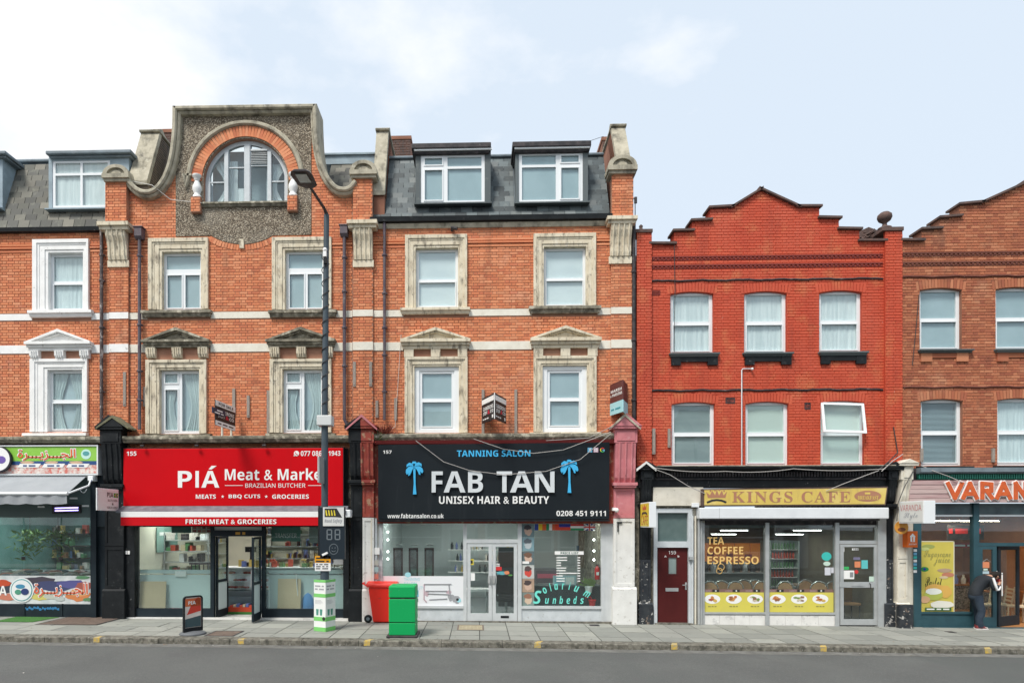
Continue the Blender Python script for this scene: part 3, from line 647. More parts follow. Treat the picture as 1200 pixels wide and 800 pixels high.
def piercap(parent, px, st, yb, depth=.34):
    """little scroll-topped stone block; px = (x0,x1,z0,z1) of the whole"""
    a, b, c, d = px; w_ = b-a; h = d-c; mb = MB()
    mb.box(a+.02, b-.02, yb-.08, yb+depth, c, c+h*.16); mb.box(a-.01, b+.01, yb-.13, yb+depth, c+h*.162, c+h*.42)
    n = 14; xm = (a+b)/2; R = w_*.5; hh = h*.58
    o = [(xm+R*math.cos(math.pi*i/n), c+h*.422+hh*math.sin(math.pi*i/n)) for i in range(n+1)]
    i_ = [(xm+R*.68*math.cos(math.pi*i/n), c+h*.422+hh*.66*math.sin(math.pi*i/n)) for i in range(n+1)]
    mb.prism(o + i_[::-1], yb-.11, yb+depth); mb.prism(i_, yb-.045, yb+depth-.01)
    i2 = [(xm+R*.4*math.cos(math.pi*i/n), c+h*.422+hh*.4*math.sin(math.pi*i/n)) for i in range(n+1)]; mb.prism(i2, yb-.075, yb-.046)
    return mb.build('pier_cap', st, parent, bevel=.008)
zb1 = (Z_(373, 284), Z_(365.5, 284)); zb2 = (Z_(412.2, 284), Z_(402.6, 284))
def bands(parent, x0, x1, segs, m, Y=0):
    for (z0, z1) in (zb1, zb2):
        mb = MB()
        for a, b in subtract([(x0, x1)], segs[(z0, z1)] if isinstance(segs, dict) else segs):
            mb.box(a, b, Y-.022, Y, z0, z1)
        mb.build('stone_band', m, parent)
def ledge(parent, x0, x1, z0, z1, Yp=-.34):
    h = z1-z0; MB().prismx([(0, z0), (Yp*.8, z0), (Yp, z0+h*.4), (Yp, z0+h*.75), (0, z1)], x0, x1).build('stone_ledge', M['dark'], parent, bevel=.01)
X01, X12, X23, X34 = X_(139), X_(426), X_(743.5), X_(1046.5)
LEDGE = (Z_(519, 420), Z_(509.5, 420))
# ---------------------------------------------------------------- H0
h0 = thing('terraced_house', 'orange brick house above the fish shop with bright white window surrounds', 'house', (X_(60), 0, ZB))
XL0 = X_(-70)
wU, wL = R_(57, 296, 98, 364), R_(56, 433, 97, 506)
wU2, wL2 = R_(-62, 297, -21, 364), R_(-63, 434, -22, 506)
ze0 = Z_(269, 60)
shell(h0, rect(XL0, X01, ZB, ze0), [rect(*w_) for w_ in (wU, wL)], XL0, X01, ze0, M['mortar'])
sU, sL = R_(40, 281.5, 105.5, 364), R_(37, 421, 104, 507)
bricks(h0, [rect(XL0, X01, ZB+.4, ze0)], [rect(sU[0]+.02, sU[1]-.02, sU[2], sU[3]-.02), rect(sL[0]+.02, sL[1]-.02, sL[2], Z_(403, 70)), rect(XL0, X01, zb1[0], zb1[1]), rect(XL0, X01, zb2[0], zb2[1]), rect(X_(128), X01, ZB, ze0)], 0, M['brick'], 300)
bands(h0, XL0, X_(128), [(sU[0]-.05, sU[1]+.05)], M['white'])
frame_surround(h0, sU, wU, M['white']); sill(h0, R_(36, 363.5, 110.5, 372.5), M['white'])
frame_surround(h0, sL, wL, M['white']); sill(h0, R_(30, 506.5, 104.5, 515), M['white'])
pediment(h0, X_(34), X_(110.5), Z_(411.5, 72), Z_(402, 72), Z_(387.5, 72), M['white'], M['white'], 3, True, Z_(421, 72))
window(h0, *wU, 'sash', back='net', seed=1); window(h0, *wL, 'sash', back='pair', seed=2)
yt0 = .75; zt0 = Z_(191, 40, yt0)
d1 = R_(57, 183, 130, 247, .1)
slates(h0, XL0, X_(128), -.02, ze0+.02, yt0, zt0, M['slateo'], dorm=[(d1[0], d1[1], d1[2]-.05, 99)], wd=.31, gauge=.20)
dormer(h0, (57, 183, 151, 246), 'four', .1, (53, 175.5, 153, 183), (61, 188, 129, 243), M['upvc'], M['lead'], M['leadb'], 5, 'netw', fascia=False)
dormer(h0, (-75, 183, 3, 246), 'four', .1, (-80, 177, 6, 184), (-70, 188, -3, 243), M['upvc'], M['lead'], M['leadb'], 5, 'netw', fascia=False)
MB().box(XL0, X_(128), yt0-.1, yt0+.25, zt0-.02, zt0+.07).build('ridge_roll', M['lead'], h0, bevel=.03)
MB().prismx([(-.02, ze0-.11), (-.14, ze0-.10), (-.16, ze0+.0), (-.02, ze0+.02)], XL0, X_(124)).build('gutter', M['black'], h0)
ledge(h0, XL0, X01-.1, LEDGE[0], LEDGE[1])
# ---------------------------------------------------------------- H1 (curved gable)
h1 = thing('terraced_house', 'orange brick house with the tall curved gable and arched window above the red butcher sign', 'house', (X_(284), 0, ZB))
left = smooth([(149, 205), (155, 214), (162, 220), (171, 222.5), (180, 219), (188, 209), (194, 196), (198, 180), (200.5, 160), (201.5, 140), (201.5, 123.5)])
right = smooth([(371, 121), (371.5, 140), (372.5, 160), (375, 178), (380, 196), (387, 209), (395, 217.5), (403, 219), (409, 217), (414, 210)])
path = PT(left + right, -.22)
out1 = [(X01, ZB), (X01, Z_(222, 140))] + [(p[0], p[1]-.02) for p in path] + [(X12, Z_(216, 426)), (X12, ZB)]
A1, A2 = R_(190, 295, 236, 363), R_(334, 293, 380, 363); B1, B2 = R_(187, 433, 234, 508), R_(331, 432, 378, 507)
cxA, rA = X_(288), X_(337.5)-X_(288); zsA = Z_(212.5, 288); zbA = Z_(238, 288)
def arc(cx, cz, r, a0=0, a1=math.pi, n=24): return [(cx+r*math.cos(a0+(a1-a0)*i/n), cz+r*math.sin(a0+(a1-a0)*i/n)) for i in range(n+1)]
archhole = [(cxA-rA, zbA)] + [(cxA+rA, zbA)] + arc(cxA, zsA, rA)[0:]
archhole = [(cxA-rA, zbA), (cxA+rA, zbA)] + arc(cxA, zsA, rA)
shell(h1, out1, [rect(*w_) for w_ in (A1, A2, B1, B2)] + [archhole], X01, X12, Z_(262, 284), M['mortar'])
pl, pr = X_(206.5), X_(365); ptop = Z_(131, 288); pbot = Z_(276.5, 284)
dip = smooth(PT([(247.5, 276.5), (258, 282), (271, 285.5), (284, 287), (297, 285.5), (310, 282), (320, 276.5)]), 1)
inner = [(p[0], p[1]) for p in path]
rO = X_(288+63)-X_(288); rH = X_(288+69)-X_(288)
zspr = Z_(204.5, 288)
panel = [(pl, pbot)] + dip + [(pr, pbot), (pr, Z_(182, 365)), (X_(365.5), ptop), (X_(206), ptop), (pl, Z_(182, 206))]
arc2 = [(cxA-rO, zspr), (cxA-rO, zbA-.26), (cxA+rO, zbA-.26), (cxA+rO, zspr)]
hole2 = [(cxA-rA, zbA), (cxA+rA, zbA)] + arc(cxA, zsA, rA)
MB().holed(panel, [hole2], -.03, -.001).build('pebbledash_panel', M['pebble'], h1)
S1, S2 = R_(175, 280, 245, 364), R_(319.5, 279, 389, 364); T1, T2 = R_(172, 422, 243, 508), R_(317, 421, 389, 507)
gp = Z_(405, 284)
cop_in = [(p[0], p[1]-.10) for p in path]
reg = [(X_(152), ZB+.4), (X_(152), Z_(228, 152))] + [(p[0], p[1]-.12) for p in path if Z_(224, 284) - .9 < 99] + [(X_(413), Z_(222, 413)), (X_(413), ZB+.4)]
holes1 = [panel] + [rect(s[0]+.02, s[1]-.02, s[2], s[3]-.02) for s in (S1, S2)] + [rect(s[0]+.02, s[1]-.02, s[2], gp) for s in (T1, T2)] + [rect(X01, X12, *zb1), rect(X01, X12, *zb2)]
dz = .25; soldier = [(p[0], p[1]) for p in dip] + [(p[0], p[1]-.16) for p in dip[::-1]]
bricks(h1, [reg], holes1 + [soldier], 0, M['brick'], 300)
bands(h1, X_(152), X_(413), [(S1[0]-.05, S1[1]+.05), (S2[0]-.05, S2[1]+.05)], M['band'])
# upside-down soldier arch under the panel
cs = []; tot = 0
for (xa, za), (xb, zb_) in zip(dip, dip[1:]):
    n_ = max(1, round(math.hypot(xb-xa, zb_-za)/.078)); a = math.atan2(zb_-za, xb-xa)
    for i in range(n_):
        f = (i+.5)/n_; cs.append((xa+(xb-xa)*f + math.sin(a)*.085, za+(zb_-za)*f - math.cos(a)*.085, -a))
voussoirs(h1, cs, M['brick'], .066, .15, proud=.022)
MB().box(X_(281.5), X_(286.5), -.06, 0, Z_(292, 284), Z_(281, 284)).build('keystone', M['stone'], h1, bevel=.01)
# arch ring
cs = []; rm = (rA+rO)/2+.02; nA = int(math.pi*rm/.082)
for i in range(nA):
    t = math.pi*(i+.5)/nA; cs.append((cxA+rm*math.cos(t), zsA+rm*math.sin(t), math.pi/2-t))
voussoirs(h1, cs, M['brick'], .074, rO-rA-.03, proud=.05)
zc_ = zsA; k = 0
zz = zspr + .005
while zz + .065 < zsA+.02:
    for s in (-1, 1): MB().box(cxA+s*rm-(rO-rA)/2+.02, cxA+s*rm+(rO-rA)/2-.0, -.05, 0, zz, zz+.065).build('arch_brick', M['brick'], h1)
    zz += .075
MB().sweep([(cxA-rH, zspr)] + arc(cxA, zsA, rH, math.pi, 0) + [(cxA+rH, zspr)], [(-.01, -.07), (.03, -.11), (.09, -.11), (.12, -.06), (.12, 0), (-.01, 0)]).build('hood_mould', M['stonew'], h1)
MB().box(cxA-rH-.05, cxA-rH+.16, -.11, 0, zspr-.06, zspr-.001).box(cxA+rH-.16, cxA+rH+.05, -.11, 0, zspr-.06, zspr-.001).build('hood_stop', M['stonew'], h1)
for s in (-1, 1):
    xb_ = cxA + s*(rA+.155); zt_ = zspr-.03; z0_ = Z_(232.5, 288); b = MB()
    h_ = zt_-z0_
    b.lathe([(.11, 0), (.11, h_*.10), (.075, h_*.14), (.085, h_*.2), (.125, h_*.36), (.12, h_*.48), (.07, h_*.68), (.055, h_*.76), (.09, h_*.80), (.075, h_*.86), (.12, h_*.90), (.12, h_)], xb_, -.05, z0_, 14)
    b.build('baluster', M['white'], h1)
    MB().box(xb_-.13, xb_+.13, -.15, 0, Z_(251, 288), z0_-.001).build('baluster_block', M['mortar'], h1)
    bricks(h1, [rect(xb_-.13, xb_+.13, Z_(251, 288), z0_-.01)], [], -.151, M['brick'], 0)
# coping of the gable
w2 = MB()
w2.sweep(path, [(.0, -.20), (.03, -.235), (.09, -.235), (.12, -.20), (.12, .50), (.0, .50)])
w2.sweep(path, [(.111, -.15), (.15, -.17), (.19, -.13), (.20, 0), (.111, 0)])
w2.build('gable_coping', M['stonew'], h1)
# arched window
fy = .10
def archpoly(x0, x1, z0, r, n=14):
    pts = [(x0, z0), (x1, z0)]
    for i in range(n+1):
        x = x1 + (x0-x1)*i/n; pts.append((x, zsA + math.sqrt(max(0, r*r-(x-cxA)**2))))
    return pts
rI = rA-.11; xs = [X_(244.5), X_(261), X_(266.5), X_(284.5), X_(292.5), X_(312), X_(317), X_(332)]
lights = []
for a, b in ((0, 1), (2, 3), (4, 5), (6, 7)):
    a_, b_ = max(xs[a], cxA-rI+.01), min(xs[b], cxA+rI-.01); lights.append((a_, b_))
z0w = zbA+.09; f = MB(); f.holed([(cxA-rA, zbA), (cxA+rA, zbA)] + arc(cxA, zsA, rA-.005), [archpoly(a, b, z0w, rI) for a, b in lights], fy, fy+.08)
fw = f.build('arched_window', M['upvcd'], h1)
for i, (a, b) in enumerate(lights):
    MB().prism(archpoly(a-.005, b+.005, z0w-.005, rI), fy+.04, fy+.046).build('pane', M['glass'], fw)
    for py in ((211,) if i in (0, 3) else (194,) if i == 1 else (192,)): MB().box(a, b, fy-.004, fy+.036, Z_(py, 288)-.015, Z_(py, 288)+.015).build('glazing_bar', M['upvcd'], fw)
for x_ in (X_(264), X_(288.5), X_(314.5)): MB().box(x_-.05 if x_ != X_(288.5) else x_-.07, x_+.05 if x_ != X_(288.5) else x_+.07, fy-.03, fy-.001, zbA+.02, zsA+math.sqrt(rI**2-(x_-cxA)**2)).build('mullion', M['upvcd'], fw)
la, lb = lights[2]; v = MB(); v.box(la, lb, fy-.02, fy+.02, Z_(174.5, 300), Z_(172.5, 300))
for i in range(7): v.prismx([(fy-.03, Z_(190, 300)+.045*i), (fy-.03, Z_(190, 300)+.045*i+.012), (fy+.03, Z_(190, 300)+.045*i+.04), (fy+.03, Z_(190, 300)+.045*i+.028)], la+.01, lb-.01)
v.build('louvre_vent', M['alu'], fw)
wavy(lights[0][0], lights[0][1]+.3, zbA+.1, zsA+.7, fy+.18, seed=4, gather=.5, side=1).build('curtain', M['netw'], fw)
wavy(lights[3][0]-.2, lights[3][1], zbA+.1, zsA+.6, fy+.18, seed=5, gather=.5, side=-1).build('curtain', M['netw'], fw)
MB().box(cxA-rA, cxA+rA, fy+.5, fy+.51, zbA, zsA+rA).build('blind', M['blind'], fw)
MB().box(X_(271), X_(281), fy+.2, fy+.22, zbA+.1, zbA+.55).build('card', M['upvc'], fw)
sill(h1, R_(236, 237.5, 341, 243.5), M['dark'], -.13)
for s, wn, r1s, tp in ((S1, A1, (167.5, 363.5, 249.5, 372.5), 0), (S2, A2, (316, 363, 395.5, 372.5), 1)):
    frame_surround(h1, s, wn, M['stone']); sill(h1, R_(*r1s), M['dark']); window(h1, *wn, 'A', back='blind', seed=7, head=False)
for k_, (s, wn, r1s) in enumerate(((T1, B1, (167, 508, 249, 516)), (T2, B2, (313, 507, 394, 515)))):
    frame_surround(h1, s, wn, M['stone']); sill(h1, R_(*r1s), M['dark']); window(h1, *wn, 'B', back='pair' , seed=9+k_, head=False)
pediment(h1, X_(169.5), X_(248.5), Z_(408, 208), Z_(400, 208), Z_(385.5, 208), M['dark'], M['stone'], 3, True, Z_(420, 208))
pediment(h1, X_(313.5), X_(394.5), Z_(407.5, 353), Z_(399.5, 353), Z_(385, 353), M['dark'], M['stone'], 3, True, Z_(419.5, 353))
ledge(h1, X01+.1, X12-.1, LEDGE[0], LEDGE[1])
yt1 = .95
slates(h1, X_(380, .5), X12+.1, .40, Z_(226, 410), yt1+.5, Z_(190, 410, yt1+.5), M['slateo'], wd=.30)
slates(h1, X_(163, .5), X_(205, .5), .40, Z_(226, 180), yt1+.5, Z_(186, 180, yt1+.5), M['slateo'], wd=.30)
MB().box(X_(376, 1.3), X12+.1, 1.3, 2.0, Z_(192, 410, 1.3), Z_(182, 410, 1.3)).box(X_(376, 1.3), X12+.1, 1.25, 2.1, Z_(182, 410, 1.3)+.001, Z_(180, 410, 1.3)).build('flat_roof_edge', M['leadb'], h1)
partywall(h1, X_(155, .2), X_(178, .2), Z_(228, 165), Z_(152, 165, .75)-.58, .95, mat('tile_creasing', (.24,.19,.15), (.15,.13,.11), 6, rough=.95, bump=.5))
chimney(h1, (181, 151, 215, 200), 1.7, M['dark3'])
# ---------------------------------------------------------------- H2
h2 = thing('terraced_house', 'orange brick house above the tanning salon with two wide dormers in a slate roof', 'house', (X_(580), 0, ZB))
ze2 = Z_(260, 590); C1, C2 = R_(487, 290.5, 537, 361), R_(637, 289, 687, 359); D1, D2 = R_(485.5, 429, 538, 507), R_(635.5, 428, 688, 506)
shell(h2, rect(X12, X23, ZB, ze2), [rect(*w_) for w_ in (C1, C2, D1, D2)], X12, X23, ze2, M['mortar'])
U1, U2 = R_(475, 276, 547.5, 362), R_(625, 274.5, 698, 360); V1, V2 = R_(474.5, 418.5, 548, 507), R_(625, 417.5, 698.5, 505.5)
apr = [rect(X_(475)-.0, X_(547.5), Z_(388, 510), zb1[0]-.01), rect(X_(624.5), X_(698), Z_(386, 660), zb1[0]-.01)]
bricks(h2, [rect(X_(437), X_(716), ZB+.4, ze2)], [rect(s[0]+.02, s[1]-.02, s[2], s[3]-.02) for s in (U1, U2)] + [rect(s[0]+.02, s[1]-.02, s[2], Z_(402, 584)) for s in (V1, V2)] + [rect(X12, X23, *zb1), rect(X12, X23, *zb2)], 0, M['brick'], 300)
bands(h2, X_(437), X_(716), [(s[0]-.05, s[1]+.05) for s in (U1, U2)], M['band'])
for a in apr: bricks(h2, [a], [], -.012, M['brick'], 0)
for s, wn, q, bk, sd in ((U1, C1, (469.5, 360.5, 551, 369), 'half', 3), (U2, C2, (619.5, 358.5, 703.5, 368), 'half', 4)):
    frame_surround(h2, s, wn, M['stone']); sill(h2, R_(*q), M['dark'] if s is U2 else M['stone']); window(h2, *wn, 'sash2', back='blindw', seed=sd, head=False)
for s, wn, q, sd in ((V1, D1, (469, 507, 551.5, 515), 5), (V2, D2, (620.5, 505.5, 703, 514.5), 6)):
    frame_surround(h2, s, wn, M['stone']); sill(h2, R_(*q), M['stone'])
    a, b, c, d = wn; MB().holed(rect(a, b, c, d), [rect(a+.13, b-.13, c+.10, d-.11)], .04, .12).build('window_lining', M['upvc'], h2)
    window(h2, a+.13, b-.13, c+.10, d-.11, 'sash', y=.07, back='blind', seed=sd, head=False)
pediment(h2, X_(470), X_(551.5), Z_(409.5, 510), Z_(399, 510), Z_(385.5, 510), M['stone'], M['stone'], 3, False, Z_(419, 510))
pediment(h2, X_(621), X_(703.5), Z_(408.5, 662), Z_(397.5, 662), Z_(383.5, 662), M['stone'], M['stone'], 3, False, Z_(418, 662))
ledge(h2, X12+.25, X_(725), LEDGE[0]+.02, LEDGE[1]+.03)
yt2 = .9; zt2 = Z_(185, 590, yt2)
f1, f2 = R_(486, 179, 575, 240, .06), R_(603, 177, 690, 239, .06)
slates(h2, X12+.15, X_(715), -.02, ze2+.05, yt2, zt2, M['slate'], dorm=[(f1[0], f1[1], f1[2]-.04, 99), (f2[0], f2[1], f2[2]-.04, 99)])
dormer(h2, (487, 179, 575, 240), 'dL', .06, (482, 167, 575.5, 178.5), (493, 181, 568, 237.5), M['upvc'], M['iron'], M['slate'], 5, 'blind')
dormer(h2, (604, 177, 689, 239), 'dR', .06, (600.5, 165, 693, 176.5), (608, 178.5, 683, 236.5), M['upvc'], M['iron'], M['slate'], 6, 'blind')
MB().box(X12+.3, X_(715), yt2-.1, yt2+.3, zt2-.02, zt2+.06).build('ridge_roll', M['lead'], h2, bevel=.03)
MB().prismx([(-.02, ze2-.04), (-.17, ze2-.02), (-.19, ze2+.10), (-.02, ze2+.12)], X12+.2, X_(716)).build('gutter', M['black'], h2)
MB().prismx([(0, ze2-.16), (-.05, ze2-.16), (-.09, ze2-.045), (0, ze2-.045)], X12+.2, X_(716)).build('eaves_course', M['stonew'], h2)
partywall(h2, X_(438, .2), X_(453, .2), Z_(240, 445), Z_(150, 445, .75)-.58, .95, M['mortarb'])
pw = partywall(h2, X_(720.5, .2), X_(737.5, .2), Z_(205, 728), Z_(145, 728, .75)-.58, .95, M['mortarb'])
chimney(h2, (459, 159, 481, 200), 2.2, M['dark3']); chimney(h2, (706, 160, 722, 200), 2.2, M['dark3'])
MB().tube([(X_(530), -.05, Z_(271, 530)), (X_(530), -.16, Z_(270, 530)), (X_(536), -.20, Z_(272, 530))], .045, 8).build('security_lamp', M['iron'], h2)
# piers between the houses
for par, cap, br_, con, ccap, low in ((h0, (122.5, 195, 153, 214), (127.5, 213, 152, 266), (126, 273, 151, 313), (120, 264.5, 156, 273.5), (130, 313, 152, 505)),
                                     (h1, (411, 190, 442, 210), (415, 209, 437.5, 264), (413.5, 271, 438, 313), (408.5, 262.5, 443.5, 271.5), (414, 313, 437.5, 505)),
                                     (h2, (712, 184, 745.5, 205), (715.5, 204, 740.5, 259.5), (713.5, 266, 740.5, 309), (709.5, 258, 744.5, 266.5), (715.5, 309, 741, 505))):
    pier(par, R_(*br_), .16, M['brick'], M['mortar']); pier(par, R_(low[0], low[1], low[2], 520), .06, M['brick'], M['mortar'])
    piercap(par, R_(*cap, -.16), M['stonew'], -.16); console(par, R_(*con, -.1), R_(*ccap, -.1), M['stone'], -.06)
    a, b, _, _ = R_(*low)
    for (z0, z1) in (zb1, zb2): MB().box(a-.002, b+.002, -.085, -.06, z0, z1).build('stone_band', M['white'] if par is h0 else M['band'], par)
# ---------------------------------------------------------------- H3 and H4 (stepped gables)
def seg(r, rise=.07, n=8):
    x0, x1, z0, z1 = r; return [(x0, z0), (x1, z0)] + [(x1+(x0-x1)*i/n, z1-rise+rise*(1-(2*i/n-1)**2)) for i in range(n+1)]
def arch_over(parent, r, bm, rise=.07, ln=.225):
    x0, x1, z0, z1 = r; w_ = x1-x0; n = int((w_+.16)/.076); cs = []
    for i in range(n):
        u = (i+.5)/n*2-1; x = (x0+x1)/2+u*(w_/2+.08); z = z1-rise+rise*(1-u*u)+ln/2+.004; cs.append((x+u*.02, z, u*.13))
    voussoirs(parent, cs, bm, .066, ln, proud=.014)
def stepped(parent, outl, capz, wins, xl, xr, bm, mm, single, ZB=3.96):
    poly = [(xl, ZB)] + outl + [(xr, ZB)]
    hs = [seg(w_) for w_ in wins]; shell(parent, poly, hs, xl, xr, Z_(300, 900), mm)
    ah = []
    for w_ in wins:
        x0, x1, z0, z1 = w_; ah.append([(x0, z0), (x1, z0), (x1, z1-.05), (x1+.10, z1+.15), (x1*.5+x0*.5, z1+.235), (x0-.10, z1+.15), (x0, z1-.05)])
    bricks(parent, [[(xl, ZB+.02)] + [(x, z-.02) for x, z in outl] + [(xr, ZB+.02)]], ah, 0, bm, single)
    for w_ in wins: arch_over(parent, w_, bm)
    for (xa, za), (xb, zb_) in zip(outl, outl[1:]):
        if abs(xb-xa) < .03: continue
        dx = .05
        if xb < xa: continue
        s = (zb_-za)/(xb-xa)
        MB().prism([(xa-dx, za-dx*s), (xb+dx, zb_+dx*s), (xb+dx, zb_+dx*s+.055), (xa-dx, za-dx*s+.055)], -.09, .42).build('coping', M['dark3'], parent)
h3 = thing('terraced_house', 'house painted bright red with a stepped gable above the yellow cafe sign', 'house', (X_(900), 0, ZB))
o3 = PT([(762, 287), (790, 287), (790, 272), (811, 271.5), (811, 260), (832, 259), (832, 245), (858, 243.5), (891, 223.5), (935, 243.5), (960, 243.5), (960, 256.5), (983, 257), (983, 269.5), (1007, 270), (1007, 283.5), (1036, 283.5)])
X3a, X3b = X_(745.5), X_(1055.5)
w3 = [R_(785.5, 342, 836, 414), R_(872, 341.5, 922, 413.5), R_(960, 340.5, 1010, 412.5), R_(787, 471, 837.5, 545.5), R_(873.5, 470.5, 924, 545.5), R_(961.5, 469.5, 1012.5, 545.5)]
o3f = [(X_(762), o3[0][1])] + o3[1:-1] + [(X_(1036), o3[-1][1])]
stepped(h3, o3f, None, w3, X_(762), X_(1036), M['brickr'], M['mortarr'], 300)
def dentils(parent, x0, x1, zt, bm, Y=0, teeth=True):
    mb = MB(); mb.box(x0, x1, Y-.035, Y, zt-.03, zt); 
    if teeth:
        x = x0+.03
        while x < x1-.05: mb.box(x, x+.055, Y-.03, Y, zt-.075, zt-.031); x += .11
        mb.box(x0, x1, Y-.02, Y, zt-.10, zt-.076)
    mb.build('dentil_course', bm, parent)
def rough_string(parent, x0, x1, z, m):
    pts = []; n = 40
    for i in range(n+1): pts.append((x0+(x1-x0)*i/n, -.02, z+.010*math.sin(i*.9)+.006*math.sin(i*2.3)))
    MB().tube(pts, .026, 6).build('string_course', m, parent)
M['redd'] = mat('dark_red_paint', (.20,.03,.022), rough=.6); M['brownd'] = mat('sooty_red_brick', (.16,.055,.038), rough=.8)  # second one is darker red-brown than the wall bricks
dentils(h3, X_(763), X_(1034), Z_(299.5, 900), M['redd']); dentils(h3, X_(763), X_(1034), Z_(309.5, 900), M['redd'])
rough_string(h3, X_(763), X_(1034), Z_(328, 900), M['iron']); rough_string(h3, X_(763), X_(1034), Z_(457, 900), M['iron'])
bks = ['netw', 'netw', 'netw', 'dusk2', 'blindg', 'blindg']; M['dusk2'] = mat('grey_reflecting_blind', (.44,.50,.50), (.30,.36,.37), .9, rough=.8, aniso=(.5,1,2.2))  # the pane's grey reflection is put into this sheet's banded colour
for i, w_ in enumerate(w3):
    if i == 5:
        wo = window(h3, *w_, 'open', y=.08, back='blindg', seed=i, head=False)
        continue
    wo = window(h3, *w_, 'sash', y=.08, back=bks[i], seed=20+i)
for i, q in enumerate(((783.5, 413.5, 842, 418.5), (869.5, 413, 928, 418), (958, 412, 1015.5, 417))):
    r = R_(*q); sill(h3, r, M['slate'], -.13)
    x0, x1, z0, z1 = r; a = .30
    MB().box(x0+.06, x0+a, -.07, 0, z0-.22, z0-.002).box(x1-a, x1-.04, -.07, 0, z0-.22, z0-.002).box(x0+a+.001, x1-a-.001, -.06, 0, z0-.13, z0-.002).build('sill_corbel', M['black'], h3)
for q in ((783, 545.5, 844, 550), (870, 545.5, 930, 550), (958, 545.5, 1019, 550)): sill(h3, R_(*q), M['black'], -.12)
# the open top-hung sash of the third window
x0, x1, z0, z1 = w3[5]; zq = z0+(z1-z0)*.49; sa = MB().holed(rect(x0+.01, x1-.01, zq, z1-.04), [rect(x0+.075, x1-.075, zq+.065, z1-.10)], -.002, .038)
sa.xf(Matrix.Translation((x0, .03, z1)) @ Matrix.Rotation(rad(-13), 4, 'X') @ Matrix.Rotation(rad(2.2), 4, 'Y') @ Matrix.Translation((-x0, -.03, -z1)))
so_ = sa.build('open_sash', M['upvc'], h3)
g = MB().box(x0+.07, x1-.07, .015, .021, zq+.06, z1-.095); g.xf(Matrix.Translation((x0, .03, z1)) @ Matrix.Rotation(rad(-13), 4, 'X') @ Matrix.Rotation(rad(2.2), 4, 'Y') @ Matrix.Translation((-x0, -.03, -z1))); g.build('pane', M['glass'], so_)
for par, q in ((h3, (745.5, 273, 763, 549)), (h3, (1035.5, 271, 1055.5, 549))):
    pier(par, R_(*q), .07, M['brickr'], M['mortarr'])
a, b, c, d = R_(744, 269, 764.5, 273, -.07); MB().box(a, b, -.12, .35, c, d).build('pier_coping', M['dark3'], h3, bevel=.01)
a, b, c, d = R_(1033, 266.5, 1058, 271, -.07); MB().box(a, b, -.12, .35, c, d).build('pier_coping', M['dark3'], h3, bevel=.01)
xf_ = X_(749.5); zf = Z_(269, 750); MB().lathe([(.10, 0), (.09, .03), (.05, .05), (.04, .09), (.055, .13), (.02, .17)], xf_+.06, .1, zf, 10).build('finial', M['dark3'], h3)
xf_ = X_(1039.5); zf = Z_(266.5, 1040); MB().lathe([(.17, 0), (.16, .03), (.07, .07), (.05, .13), (.06, .16), (.14, .22), (.175, .30), (.165, .37), (.10, .43), (.02, .45)], xf_, .1, zf, 16).build('ball_finial', M['dark3'], h3)
MB().prismx([(.36, Z_(296, 1020)), (5, Z_(296, 1020, 5)), (5, Z_(320, 1020))], X3a, X3b).build('roof', M['slateo'], h3)
rr = random.Random(5); tl = None
for i in range(34):     # loose ridge tiles heaped behind the parapet
    f = rr.random(); px = 1006+28*rr.random(); m_ = MB().box(-.13, .13, -.09, .09, -.011, .011); z = Z_(283-16*min(1, (px-1004)/16)*f, px, .5)
    if tl is None:
        tl = m_.build('loose_tile', M['dark3'], h3, loc=(0,0,0)); tl.location = Vector((X_(px, .5), .5, z))-WL[h3.name]; WL[tl.name] = Vector((X_(px,.5), .5, z))
    else: inst(tl, (X_(px, .5), .45+.3*f, z), (rr.uniform(-.5,.3), rr.uniform(-.5, .2), rr.uniform(-.5,.5)))
MB().prism(PT([(1005, 284), (1009, 270), (1018, 266), (1032, 271), (1034, 284)], .6), .6, 1.2).build('roof_verge', M['dark3'], h3)
for q, m_ in (((850, 466, 861, 472.5), 'iron'), ((942.5, 472, 949.5, 479.5), 'iron'), ((763.5, 340.5, 773.5, 346), 'redd')):
    a, b, c, d = R_(*q); v = MB().holed(rect(a, b, c, d), [rect(a+.02, b-.02, c+.02, d-.02)], -.02, 0); n_ = 4
    for i in range(n_): v.box(a+.02, b-.02, -.015, -.002, c+.025+(d-c-.04)*i/n_, c+.025+(d-c-.04)*(i+.5)/n_)
    v.build('air_brick', M[m_], h3)
h4 = thing('terraced_house', 'brown brick house with a stepped gable above the sandwich cafe', 'house', (X_(1180), 0, ZB))
half = [(1056, 282.5), (1081, 282), (1081, 276), (1102, 268.5), (1102, 260.5), (1125, 253.5), (1125, 246), (1149, 239.5), (1200, 217)]
half = [(1056, 283), (1080, 283), (1080, 270), (1101, 269), (1101, 256.5), (1124, 254.5), (1124, 241), (1150, 238.5), (1201, 215.5)]
xm = X_(1201); L4 = PT(half); o4 = L4 + [(2*xm-x, z) for x, z in L4[:-1][::-1]]
w4 = [R_(1077.5, 337.5, 1127, 410), R_(1166.5, 336.5, 1217, 409.5), R_(1079, 467.5, 1128, 545.5), R_(1168.5, 466.5, 1219, 545)]
stepped(h4, o4, None, w4, X_(1056), o4[-1][0], M['brickb'], M['mortarb'], 300)
dentils(h4, X_(1056), o4[-1][0], Z_(295.5, 1150), M['brownd']); dentils(h4, X_(1056), o4[-1][0], Z_(306.5, 1150), M['brownd']); rough_string(h4, X_(1056), o4[-1][0], Z_(324, 1130), M['brownd']); rough_string(h4, X_(1058), o4[-1][0], Z_(453.5, 1130), M['brownd'])
